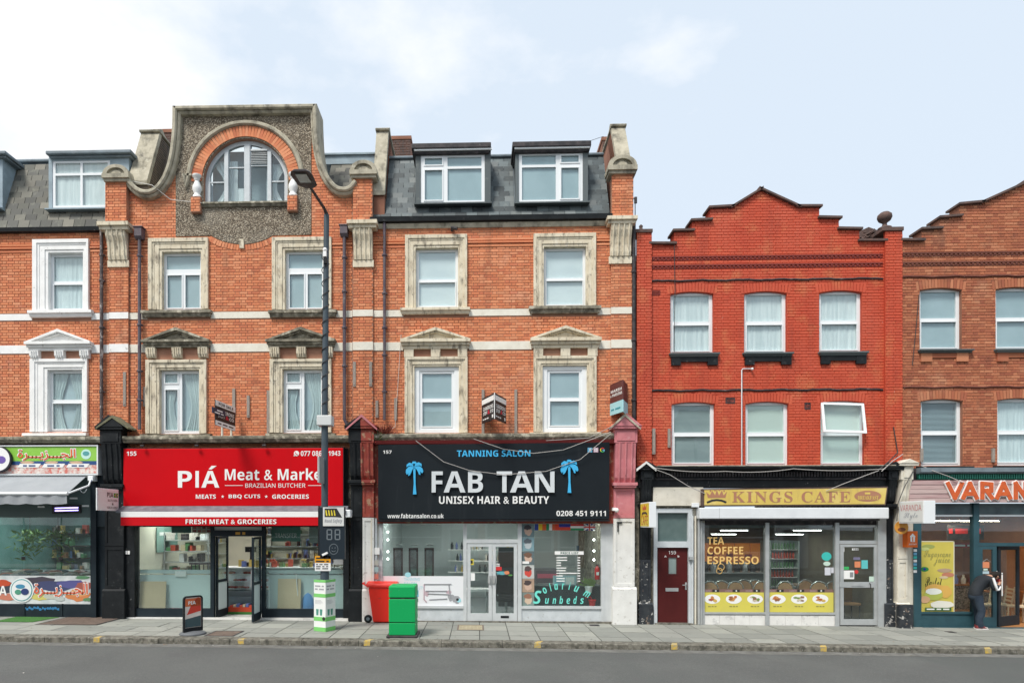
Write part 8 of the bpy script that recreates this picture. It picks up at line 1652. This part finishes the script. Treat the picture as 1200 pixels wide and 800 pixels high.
# ================================================================ STREET FURNITURE AND PEOPLE
# green litter bin
Yb = GY(471, 747); bx = X_(471, Yb); gb = gz(bx); wB = (X_(487, Yb)-X_(455, Yb))/2; sB = 750/(Yb+D); hB = 61/sB
gr = mat('bin_green', (.006,.36,.10), rough=.5, spec=.25, stains=(((.02,.26,.08), 5, .6, .75, .5), ((.10,.13,.09), 3, .62, .74, .5, (1,1,2)), ((.25,.5,.3), 22, .68, .72, .5))); t = thing('litter_bin', 'bright green square litter bin on a dark foot near the kerb', 'litter bin', (bx, Yb+wB, gb))
MB().box(bx-wB*.96, bx+wB*.96, Yb, Yb+2*wB, gb+.06, gb+hB*.285).build('lower_body', gr, t, bevel=.012); MB().box(bx-wB*.97, bx+wB*.97, Yb, Yb+2*wB, gb+hB*.30, gb+hB*.745).build('body', gr, t, bevel=.012); MB().box(bx-wB*.98, bx+wB*.98, Yb, Yb+2*wB, gb+hB*.765, gb+hB).build('hood', gr, t, bevel=.03)
MB().box(bx-wB*.9, bx+wB*.9, Yb+.02, Yb+2*wB-.02, gb+hB*.28, gb+hB*.77).build('liner', M['iron'], t); MB().box(bx-wB*1.14, bx+wB*1.14, Yb-.05, Yb+2*wB+.05, gb, gb+.058).build('foot', M['iron'], t, bevel=.02)
# red wheelie bin
Yr = GY(445, 730); rx0, rx1 = X_(434.5, Yr), X_(462, Yr); gr_ = gz(rx0); sR = 750/(Yr+D); hR = 49/sR; redp = mat('bin_red', (.80,.025,.012), rough=.4, spec=.45, stains=(((.6,.03,.02), 5, .6, .75, .5), ((.25,.06,.04), 3, .62, .74, .5, (1,1,2)), ((.8,.3,.25), 22, .69, .73, .5)))
t = thing('wheelie_bin', 'red two wheeled bin with its lid shut behind the green bin', 'wheelie bin', ((rx0+rx1)/2, Yr+.3, gr_)); z0, z1 = gr_+.02, gr_+hR*.86
def frus(a0, b0, a1, b1, ya0, yb0, ya1, yb1, z0, z1): return MB().add([(a0,ya0,z0),(b0,ya0,z0),(b0,yb0,z0),(a0,yb0,z0),(a1,ya1,z1),(b1,ya1,z1),(b1,yb1,z1),(a1,yb1,z1)], [(0,1,5,4),(1,2,6,5),(2,3,7,6),(3,0,4,7),(4,5,6,7),(3,2,1,0)])
frus(rx0+.05, rx1-.02, rx0-.07, rx1+.03, Yr+.04, Yr+.5, Yr, Yr+.56, z0, z1).build('body', redp, t, bevel=.03); MB().box(rx0-.10, rx1+.05, Yr-.03, Yr+.58, z1+.001, z1+.04).build('rim', redp, t, bevel=.012)
MB().prismx([(Yr-.04, z1+.041), (Yr-.02, z1+.09), (Yr+.28, z1+.14), (Yr+.58, z1+.09), (Yr+.6, z1+.041)], rx0-.13, rx1+.06).build('lid', redp, t, bevel=.02); MB().tube([(rx0-.10, Yr+.05, z1+.03), (rx0-.22, Yr+.06, z1+.10), (rx0-.22, Yr+.5, z1+.10), (rx0-.10, Yr+.5, z1+.03)], .02, 7).build('handle', redp, t)
for yy in (Yr+.06, Yr+.46):
    w_ = MB(); o0 = len(w_.v); w_.lathe([(.04, -.03), (.095, -.03), (.105, -.015), (.105, .015), (.095, .03), (.04, .03)], 0, 0, 0, 18); w_.xf(Matrix.Translation((rx0-.08, yy, gr_+.11)) @ Matrix.Rotation(rad(90), 4, 'X')); wo = w_.build('wheel', M['black'], t); h_ = MB().lathe([(.045, -.035), (.045, .035)], 0, 0, 0, 12); h_.xf(Matrix.Translation((rx0-.08, yy, gr_+.11)) @ Matrix.Rotation(rad(90), 4, 'X')); h_.build('hub', M['lead'], wo)
# lamp column
Yl = GY(380, 738)+.0; lx = X_(380.5, Yl); gl = gz(lx); dk = mat('lamp_grey', (.060,.085,.105), (.05,.07,.085), 4, rough=.5, stains=(((.16,.18,.19), 8, .62, .72, .5),))
t = thing('street_lamp', 'tall blue grey street lamp with a spiral cable in front of the butcher', 'street lamp', (lx, Yl, gl)); zt = Z_(252, 382, Yl)
MB().tube([(lx, Yl, gl), (lx, Yl, Z_(668, 380, Yl))], .105, 14).tube([(lx, Yl, Z_(668, 380, Yl)), (lx, Yl, Z_(500, 380, Yl))], .083, 14).tube([(lx, Yl, Z_(500, 380, Yl)), (lx+.045, Yl, zt)], [.078, .066], 14).build('column', dk, t)
Ya = Yl-1.45; tipx, tipz = X_(362, Ya), Z_(217, 362, Ya); MB().tube([(lx+.045, Yl, zt-.25), (lx+.045, Yl, zt+.02), (lx+.03, Yl-.15, zt+.08), (tipx, Ya, tipz)], [.05, .05, .035, .03], 10).build('arm', M['iron'], t)
Yh = Ya-.78; hx, hz = X_(351, Yh), Z_(198.5, 351, Yh); dirv = Vector((hx-tipx, Yh-Ya, hz-tipz)); Lh = dirv.length; dirv.normalize(); side = dirv.cross(Vector((0, 0, 1))).normalized(); up = side.cross(dirv).normalized()
base = Vector((tipx, Ya, tipz)); Mh = Matrix((( side.x, dirv.x, up.x, base.x), (side.y, dirv.y, up.y, base.y), (side.z, dirv.z, up.z, base.z), (0, 0, 0, 1)))
hd = MB(); hd.add([(-.08,-.08,-.04),(.08,-.08,-.04),(.21,.10,-.05),(.24,Lh*.8,-.05),(.19,Lh,-.04),(-.19,Lh,-.04),(-.24,Lh*.8,-.05),(-.21,.10,-.05),(-.06,-.08,.04),(.06,-.08,.04),(.13,.12,.08),(.15,Lh*.75,.06),(.11,Lh,.01),(-.11,Lh,.01),(-.15,Lh*.75,.06),(-.13,.12,.08)],
       [(7,6,5,4,3,2,1,0),(8,9,10,11,12,13,14,15)]+[(i,(i+1)%8,(i+1)%8+8,i+8) for i in range(8)]); lh = hd.xf(Mh).build('lamp_head', M['iron'], t, bevel=.01)
MB().box(-.12, .12, .28, Lh*.88, -.062, -.051).xf(Mh).build('lens', mat('lamp_lens', (.30,.31,.27), rough=.2, spec=.6), lh)
sp = [(lx+.02+.088*math.cos(a), Yl+.088*math.sin(a), Z_(500, 380, Yl)+(Z_(300, 380, Yl)-Z_(500, 380, Yl))*i/220) for i, a in enumerate([i*.36 for i in range(221)])]
MB().tube(sp, .010, 5).build('spiral_cable', M['iron'], t); MB().ball((lx+.03, Yl-.10, Z_(295, 381, Yl)), .055, 8).box(lx-.01, lx+.07, Yl-.14, Yl-.06, Z_(303, 381, Yl), Z_(297, 381, Yl)).build('photocell', W, t); MB().box(lx-.0, lx+.08, Yl-.13, Yl-.07, Z_(311, 381, Yl), Z_(304, 381, Yl)).build('clamp', M['black'], t)
a, b, c, d = R_(371.5, 486.5, 389, 498.5, Yl-.1); t = thing('junction_box', 'pale grey box strapped round the street lamp above the red sign', 'box', ((a+b)/2, Yl, c)); MB().box(a, b, Yl-.15, Yl+.15, c, d).build('casing', mat('pale_box', (.62,.64,.63), rough=.5), t, bevel=.02)
a, b, c, d = R_(374, 535.5, 377, 566, Yl-.3); t = thing('plate_sign', 'grey traffic plate on the street lamp seen edge on against the red sign', 'sign', (a, Yl, c)); MB().box(a+.02, b+.01, Yl-.55, Yl-.05, c, d).build('plate', M['alu'], t, bevel=.01); MB().box(a+.03, lx, Yl-.03, Yl+.03, c+.1, c+.14).box(a+.03, lx, Yl-.03, Yl+.03, d-.14, d-.1).build('clip', M['iron'], t)
# speed display
Ys = Yl-.13; a, b, c, d = R_(374.5, 593.5, 404, 655, Ys); t = thing('speed_display', 'dark vehicle speed display with ghost digits and a smiley outline on the street lamp', 'speed display', (lx, Ys, c)); pn = mat('display_navy', (.018,.028,.038), rough=.35)
MB().box(a, b, Ys, Ys+.10, c, d).build('case', pn, t, bevel=.01); MB().box(a-.04, a-.001, Ys+.01, Ys+.12, c-.1, d+.02).build('side_rail', M['black'], t)
y_ = Ys-.001; gd_ = flat('ghost_grey', (.17,.20,.22))
def seg7(cx, cz, w_, h_):
    for (x0, z0, x1, z1) in ((-1, 2, 1, 2), (-1, 0, 1, 0), (-1, -2, 1, -2), (-1, 0, -1, 2), (1, 0, 1, 2), (-1, -2, -1, 0), (1, -2, 1, 0)):
        MB().box(cx+min(x0, x1)*w_-.012+(.016 if x0 != x1 else 0), cx+max(x0, x1)*w_+.012-(.016 if x0 != x1 else 0), y_-.003, y_, cz+min(z0, z1)*h_-.012+(.016 if z0 != z1 else 0), cz+max(z0, z1)*h_+.012-(.016 if z0 != z1 else 0)).build('digit_segment', gd_, t)
for px in (386, 395.5): seg7(X_(px, Ys), Z_(626, px, Ys), .055, .058)
sm = (X_(391, Ys), Z_(643, 391, Ys)); MB().holed([(sm[0]+.11*math.cos(i*.2618), sm[1]+.13*math.sin(i*.2618)) for i in range(24)], [[(sm[0]+.10*math.cos(i*.2618), sm[1]+.118*math.sin(i*.2618)) for i in range(24)]], y_-.003, y_).build('smiley_outline', gd_, t)
for s_ in (-1, 1): disc(sm[0]+s_*.035, sm[1]+.03, .012, y_, 8, th=.003).build('smiley_eye', gd_, t)
MB().tube([(sm[0]+.05*math.cos(q), y_-.003, sm[1]-.02+.04*math.sin(q)) for q in [math.pi*(1.1+.08*i) for i in range(11)]], .006, 4).build('smiley_mouth', gd_, t)
a, b, c, d = R_(378.5, 594, 403, 616, Ys-.02); t = thing('road_safety_plate', 'white Road Safety plate over the top of the dark speed display', 'sign', (a, Ys-.02, c)); MB().box(a, b, Ys-.025, Ys-.002, c, d).build('plate', flat('plate_white', (.66,.67,.65)), t)
w_ = b-a; h_ = d-c; MB().prism([(a+.04, d-.03), (a+.04, d-h_*.52), (a+w_*.55, d-h_*.52), (b-.04, d-h_*.55), (a+w_*.66, d-.03)], Ys-.028, Ys-.0255).build('emblem', flat('print_black', 0), t)
for k in range(4): MB().prism([(a+w_*(.15+.13*k), d-h_*.45), (a+w_*(.22+.13*k), d-h_*.45), (a+w_*(.17+.13*k), d-.07), (a+w_*(.12+.13*k), d-.07)], Ys-.031, Ys-.0285).build('emblem_stripe', yw, t)
text(t, 'Road Safety', a+.04, b-.04, c+.06, c+.17, Ys-.0255, gy, style='i', bold=.0)
a, b, c, d = R_(369, 651, 387.5, 668.5, Yl-.12); t = thing('notice_plate', 'orange and white notice plate low on the street lamp', 'notice', (a, Yl-.12, c)); MB().box(a, b, Yl-.125, Yl-.107, c, d).build('plate', W, t); MB().box(a, b, Yl-.13, Yl-.126, d-(d-c)*.45, d).build('orange_band', flat('notice_orange', (.72,.32,.01)), t)
for k, s_ in enumerate(('~xxxx xx', '~xxxxxx xx')): text(t, s_, a+.03, b-.03, d-.075-.075*k, d-.03-.075*k, Yl-.131, flat('print_black', 0), bold=.02)
for k, s_ in enumerate(('~xx xxx xxxx', '~xxxx xx xx', '~xxx xxxx')): text(t, s_, a+.03, b-.05, c+.14-.05*k, c+.17-.05*k, Yl-.1265, flat('print_black', 0))
MB().box(a+.2, a+.34, Yl-.18, Yl-.12, d, d+.05).xf(Matrix.Translation((a+.2, 0, d+.0)) @ Matrix.Rotation(rad(-25), 4, 'Y') @ Matrix.Translation((-a-.2, 0, -d))).build('clip', W, t)
a, b, c, d = R_(391, 651, 402, 661, -.02); t = MB().box(a, b, -.024, -.021, c, d).build('photo_card', flat('card_grey', (.45,.46,.46)), label='small square photo card stuck inside the butcher window behind the speed display', cat='card', loc=(a, -.02, c))
# the printed box sleeve round the foot of the lamp
Yc = GY(385, 742.5); a, b = X_(367, Yc), X_(390, Yc); gq = gz(a); hq = Z_(680.5, 378, Yc)-gq; wq = .36; ang = rad(-27)
t = thing('box_sleeve', 'square white box sleeve with green bands wrapped round the foot of the street lamp', 'box sleeve', (lx, Yl, gq)); cx_, cy_ = lx+.0, Yl
Tq = Matrix.Translation((cx_, cy_, gq)) @ Matrix.Rotation(ang, 4, 'Z'); h2_ = wq/2; Wh = flat('sleeve_white', (.80,.82,.80)); Gn = flat('sleeve_green', (.20,.58,.16))
mb = MB(); [mb.box(*q, .0, hq) for q in ((-h2_, h2_, -h2_, -h2_+.01), (-h2_, h2_, h2_-.01, h2_), (-h2_, -h2_+.01, -h2_+.011, h2_-.011), (h2_-.01, h2_, -h2_+.011, h2_-.011))]; mb.xf(Tq).build('sleeve', Wh, t)
def faces(fn):
    for k in (0, 1): fn(Tq @ Matrix.Rotation(rad(90*k), 4, 'Z') @ Matrix.Translation((-h2_, -h2_-.001, 0)), k)
def deco(T, k):
    Z = lambda f: hq*f
    for f0, f1 in ((0, .08), (.20, .28), (.66, .73), (.95, 1.0)): MB().box(0, wq, -.003, 0, Z(f0)+.001, Z(f1)).xf(T).build('green_band', Gn, t)
    for j in range(4): MB().box(wq*.1, wq*(.6+.08*(j % 3)), -.002, 0, Z(.60-.022*j), Z(.605-.022*j)).xf(T).build('print_line', gy, t)
    for s_, f in (('~xxxxx xx', .86), ('~xxx xxxxx', .80)): text(t, s_, wq*.1, wq*.88, Z(f), Z(f+.035), -.001, gy, bold=.0, rot=T)
    for u in (.30, .62): MB().prism([(wq*u-.03, Z(.31)), (wq*u+.03, Z(.31)), (wq*u+.04, Z(.43)), (wq*u-.04, Z(.43))], -.003, 0).xf(T).build('cup_print', flat('cup_green', (.08,.28,.22)), t)
    if k == 0: disc(wq*.86, Z(.25), .045, -.0035, 14).xf(T).build('round_mark', flat('print_black', 0), t)
faces(deco)
# pavement sign
Ym = GY(226, 742.5); mx, gm = X_(226, Ym), gz(X_(226, Ym)); t = thing('pavement_sign', 'small butcher pavement sign in a black frame on a round grey base', 'pavement sign', (mx, Ym, gm))
MB().lathe([(.29, 0), (.30, .02), (.27, .05), (.12, .07), (.04, .075)], mx, Ym, gm, 26).build('base', mat('base_grey', (.13,.14,.15), rough=.6), t)
Hs = Z_(697.5, 226, Ym)-gm; Tm = Matrix.Translation((mx, Ym, gm)) @ Matrix.Rotation(rad(52), 4, 'Z'); ws = .235
def rr(w_, z0, z1, r_, n=5):
    p = []
    for cx, cz, a0 in ((w_-r_, z1-r_, 0), (-w_+r_, z1-r_, math.pi/2)): p += [(cx+r_*math.cos(a0+math.pi/2*i/n), cz+r_*math.sin(a0+math.pi/2*i/n)) for i in range(n+1)]
    return p + [(-w_, z0), (w_, z0)]
MB().holed(rr(ws, .07, Hs, .08), [rr(ws-.035, .16, Hs-.035, .05)], -.025, .025).xf(Tm).build('frame', M['black'], t)
MB().prism(rr(ws-.03, .15, Hs-.03, .05), -.01, .01).xf(Tm).build('poster', flat('sign_cream', (.74,.66,.60)), t)
MB().prism([(-.19, .17), (.19, .17), (.19, .42), (-.19, .36)], -.014, -.011).xf(Tm).build('lower_print', flat('slate_blue', (.05,.09,.10)), t); MB().prism([(-.15, .46), (.19, .53), (.19, .82), (.12, .85), (-.02, .74)], -.014, -.011).xf(Tm).build('meat_print', flat('meat_red', (.60,.05,.03)), t)
MB().box(-.19, .19, -.014, -.011, Hs-.24, Hs-.06).xf(Tm).build('header_print', flat('header_orange', (.66,.15,.05)), t); text(t, 'PIA', -.12, .06, Hs-.20, Hs-.12, -.0145, W, bold=.03, rot=Tm)
# ---------------------------------------------------------------- the person
def skinned(name, pts, edges, m, parent, sub=2, loc=None):
    base = WL[parent.name]; me = bpy.data.meshes.new(name); me.from_pydata([tuple(Vector(p[:3])-base) for p in pts], edges, []); me.materials.append(m)
    o = bpy.data.objects.new(name, me); COL.objects.link(o); o.parent = parent; WL[o.name] = base
    s_ = o.modifiers.new('skin', 'SKIN'); s_.use_smooth_shade = True
    if not me.skin_vertices: return o
    sv = me.skin_vertices[0].data
    for i, p in enumerate(pts): sv[i].radius = (p[3], p[4] if len(p) > 4 else p[3]); sv[i].use_root = (i == 0)
    sb = o.modifiers.new('sub', 'SUBSURF'); sb.levels = sub; sb.render_levels = sub
    return o
Yp = GY(1148, 736.5); pxx = X_(1145, Yp); gp_ = gz(pxx); t = thing('person', 'person in a dark jacket with white sleeve stripes bending forward at the teal door', 'person', (pxx, Yp, gp_))
def B(x, y, z, *r): return (pxx+x, Yp+y, gp_+z) + r
skin_ = mat('skin', (.50,.27,.18), rough=.55); jk = mat('jacket_charcoal', (.014,.018,.024), (.024,.029,.036), 5, rough=.8, bump=.3, bsc=25); jn = mat('dark_jeans', (.018,.030,.050), (.032,.048,.070), 7, rough=.85, bump=.4, bsc=30)
bp = [B(-.04,0,.92,.08,.08), B(.0,0,1.02,.09), B(.10,0,1.17,.10), B(.24,0,1.30,.09), B(.34,0,1.345,.055), B(.41,0,1.36,.06), B(.46,0,1.345,.095,.08), B(.50,0,1.31,.08,.07),
      B(-.04,-.08,.82,.055), B(.01,-.10,.48,.045), B(-.01,-.11,.10,.035), B(-.04,.08,.82,.055), B(.09,.11,.48,.045), B(.12,.11,.10,.035),
      B(.25,-.17,1.27,.055), B(.26,-.23,1.02,.042), B(.44,-.14,1.16,.030), B(.49,-.11,1.215,.026,.036), B(.25,.17,1.27,.055), B(.27,.23,1.02,.042), B(.44,.12,1.15,.030), B(.49,.09,1.20,.026,.036)]
skinned('body', bp, [(0,1),(1,2),(2,3),(3,4),(4,5),(5,6),(6,7),(0,8),(8,9),(9,10),(0,11),(11,12),(12,13),(3,14),(14,15),(15,16),(16,17),(3,18),(18,19),(19,20),(20,21)], skin_, t)
fg = []; fe = []
for sy, hy in ((-1, -.11), (1, .09)):
    for k in range(4):
        y = hy + (k-1.5)*.018; z = 1.235-.003*abs(k-1.5); o_ = len(fg); L_ = (.030, .036, .034, .026)[k]
        fg += [B(.49, y, z-.02, .009), B(.505, y, z+L_*.7, .0085), B(.49-.0, y-sy*.008, z+L_*1.5, .008), B(.47, y-sy*.012, z+L_*1.9, .007)]; fe += [(o_, o_+1), (o_+1, o_+2), (o_+2, o_+3)]
    o_ = len(fg); fg += [B(.485, hy-sy*.03, 1.205, .010), B(.465, hy-sy*.045, 1.235, .009), B(.46, hy-sy*.04, 1.258, .008)]; fe += [(o_, o_+1), (o_+1, o_+2)]
skinned('fingers', fg, fe, skin_, t, 1)
MB().ball((pxx+.545, Yp, gp_+1.335), .018, 6).ball((pxx+.50, Yp-.082, gp_+1.33), .001, 4).build('nose', skin_, t)
for s_ in (-1, 1):
    MB().ball((pxx+.535, Yp+s_*.032, gp_+1.362), .011, 6).build('eye', flat('eye_dark', (.02,.015,.012)), t); MB().ball((pxx+.45, Yp+s_*.088, gp_+1.345), .025, 6, sq=(.6, .4, 1)).build('ear', skin_, t)
MB().ball((pxx+.537, Yp, gp_+1.295), .018, 6, sq=(.5, 1.2, .35)).build('mouth', flat('lip', (.42,.14,.11)), t)
hp = MB().ball((pxx+.45, Yp, gp_+1.385), .112, 12, sq=(1.05, .86, .8)); hp.ball((pxx+.39, Yp, gp_+1.37), .08, 8); hp.build('hair', mat('dark_hair', (.018,.014,.012), rough=.85, bump=.6, bsc=90), t)
MB().add([B(.50,-.07,1.43)[:3], B(.62,-.06,1.40)[:3], B(.62,.06,1.40)[:3], B(.50,.07,1.43)[:3], B(.50,-.07,1.42)[:3], B(.62,-.06,1.392)[:3], B(.62,.06,1.392)[:3], B(.50,.07,1.42)[:3]], [(0,1,2,3),(7,6,5,4),(0,4,5,1),(1,5,6,2),(2,6,7,3),(3,7,4,0)]).build('cap_peak', jk, t)
jp = [B(-.075,0,.77,.155,.15), B(-.055,0,.90,.165,.155), B(-.02,0,1.02,.15,.15), B(.08,0,1.17,.16,.16), B(.22,0,1.29,.145,.14), B(.31,0,1.345,.10,.09)]
jp += [B(.23,-.18,1.26,.085), B(.245,-.245,1.02,.068), B(.42,-.15,1.13,.046), B(.23,.18,1.26,.085), B(.25,.245,1.02,.068), B(.42,.13,1.12,.046)]
skinned('jacket', jp, [(0,1),(1,2),(2,3),(3,4),(4,5),(4,6),(6,7),(7,8),(4,9),(9,10),(10,11)], jk, t)
st = [B(.20,-.252,1.33,.026), B(.225,-.285,1.18,.030), B(.25,-.318,1.02,.028), B(.34,-.262,1.03,.024), B(.43,-.19,1.10,.020)]
MB().tube([p[:3] for p in st], [p[3] for p in st], 8).build('sleeve_stripe', flat('stripe_white', (.80,.80,.80)), t)
tp = [B(-.05,0,.88,.13,.14), B(-.05,-.085,.74,.115), B(.02,-.11,.48,.098), B(-.04,-.11,.16,.090), B(-.05,.085,.74,.115), B(.06,.11,.48,.098), B(.11,.11,.16,.090)]
tr = MB().ball((pxx-.06, Yp, gp_+.84), .145, 10, sq=(.98, 1, .95))
for q in ((-.05, .0, -.03, -.10, -.11), (.03, .07, .12, .10, .11)): tr.tube([(pxx-.04, Yp+q[3]*.8, gp_+.86), (pxx+q[0]+.02, Yp+q[3], gp_+.66), (pxx+q[1]+.03, Yp+q[4], gp_+.48), (pxx+(q[1]+q[2])/2+.015, Yp+q[4], gp_+.36), (pxx+q[2]-.01, Yp+q[4], gp_+.28), (pxx+q[2], Yp+q[4], gp_+.17), (pxx+q[2]+.02, Yp+q[4], gp_+.07)], [.115, .10, .085, .088, .078, .085, .078], 12)
tr.build('trousers', jn, t)
shw = flat('shoe_white', (.66,.62,.60)); shr = flat('shoe_dark_red', (.22,.04,.04))
for fx, fy in ((-.02, -.11), (.13, .11)):
    s_ = MB(); s_.prismx([(0,0)]*0 or [(-.05, 0), (.05, 0), (.05, .03), (-.05, .03)], -.11, .19); s_.xf(Matrix.Translation((pxx+fx, Yp+fy, gp_+.002))); so1 = s_.build('shoe', shw, t, bevel=.01)
    u_ = MB().add([(-.10,-.045,.031),(.18,-.04,.031),(.18,.04,.031),(-.10,.045,.031),(-.09,-.035,.11),(.03,-.03,.10),(.03,.03,.10),(-.09,.035,.11)], [(0,1,5,4),(1,2,6,5),(2,3,7,6),(3,0,4,7),(4,5,6,7),(3,2,1,0)]); u_.xf(Matrix.Translation((pxx+fx, Yp+fy, gp_+.002))).build('shoe_upper', shr, so1, bevel=.015)
t = thing('phone', 'small phone with a red cover held up to the face of the bending person', 'phone', (pxx+.50, Yp, gp_+1.22)); MB().box(pxx+.505, pxx+.515, Yp-.075, Yp+.055, gp_+1.20, gp_+1.275).build('body', flat('phone_red', (.50,.06,.05)), t)
# ---------------------------------------------------------------- the other side of the street, which the shop glass mirrors
oc = [((.72,.70,.66), 'cream'), ((.40,.13,.07), 'brown brick'), ((.74,.74,.72), 'white'), ((.45,.20,.12), 'orange brick'), ((.70,.68,.62), 'pale yellow'), ((.76,.76,.75), 'bright white')]
wd_ = mat('opposite_window', (.06,.08,.09), rough=.1, spec=.8)
for k, (c, nm) in enumerate(oc):
    x0 = -19.5+6.5*k; x1 = x0+6.3; hh = 6.9+.5*(k % 3); t = thing('opposite_house', nm + ' two storey house across the road, mirrored in the shop glass', 'house', ((x0+x1)/2, -21.2, 0), 'houses on the far side of the street')
    ws_ = [rect(x0+.8+1.9*j, x0+1.9+1.9*j, 3.9, 5.6) for j in range(3)] + [rect(x0+.5, x1-1.9, .9, 2.7), rect(x1-1.5, x1-.5, .06, 2.3)]
    MB().holed(rect(x0, x1, 0, hh), ws_, -21.3, -21.0).box(x0, x1, -28, -21.31, 0, hh-.2).build('wall', mat('opposite_wall%d' % k, c, tuple(v*.85 for v in c), 2, rough=.8), t)
    MB().prismx([(-21.0, hh), (-24.5, hh+2.0), (-28, hh)], x0, x1).build('roof', M['slateo'], t)
    for j, q in enumerate(ws_): MB().box(q[0][0], q[1][0], -21.28, -21.2, q[0][1], q[2][1]).build('window', wd_, t); MB().holed(rect(q[0][0]-.08, q[1][0]+.08, q[0][1]-.0, q[2][1]+.08), [rect(q[0][0]+.06, q[1][0]-.06, q[0][1]+.06, (q[0][1]+q[2][1])/2-.03), rect(q[0][0]+.06, q[1][0]-.06, (q[0][1]+q[2][1])/2+.03, q[2][1]-.06)], -21.05, -20.97).build('window_frame', M['upvc'], t)
    MB().box(x0, x1, -21.0, -20.9, 2.9, 3.5).build('fascia', flat('opp_fascia%d' % k, ((.05,.06,.07), (.45,.03,.03), (.05,.15,.1), (.02,.08,.3), (.5,.4,.1), (.1,.1,.1))[k]), t)
m_ = MB(); R = random.Random(99)      # litter_bits along the gutter and over the paving
for i in range(150):
    x = R.uniform(-13, 15); y = KY-.03-abs(R.gauss(0, .10)) if i < 95 else R.uniform(KY+.05, -.15) if i < 125 else R.uniform(-9, KY-.3); z = gz(x)+(-.121 if y < KY else .004); s_ = R.uniform(.008, .03); a_ = R.uniform(0, 3)
    m_.add([(x+s_*math.cos(a_+q*1.57)*(1 if q % 2 else .6), y+s_*math.sin(a_+q*1.57), z+.004*(q % 3)) for q in range(4)], [(0,1,2,3)])
m_.build('litter', mat('litter_bits', (1,1,1), pal=[(.32,.26,.14), (.5,.5,.48), (.16,.12,.07), (.30,.16,.06), (.62,.6,.55)], rough=.9), kind='stuff')
m_ = MB()
for i in range(130):
    x = R.uniform(-13, 15); y = R.uniform(KY+.06, -.1); r_q = R.uniform(.012, .03); z = gz(x)+.0045; m_.add([(x+r_q*math.cos(q*1.047)*R.uniform(.8, 1.2), y+r_q*math.sin(q*1.047), z) for q in range(6)], [tuple(range(6))])
m_.build('chewing_gum', mat('gum_spot', (.15,.15,.14), rough=.9), kind='stuff')
if TXT: bpy.data.objects.remove(TXT['ob']); bpy.data.curves.remove(TXT['cu'])
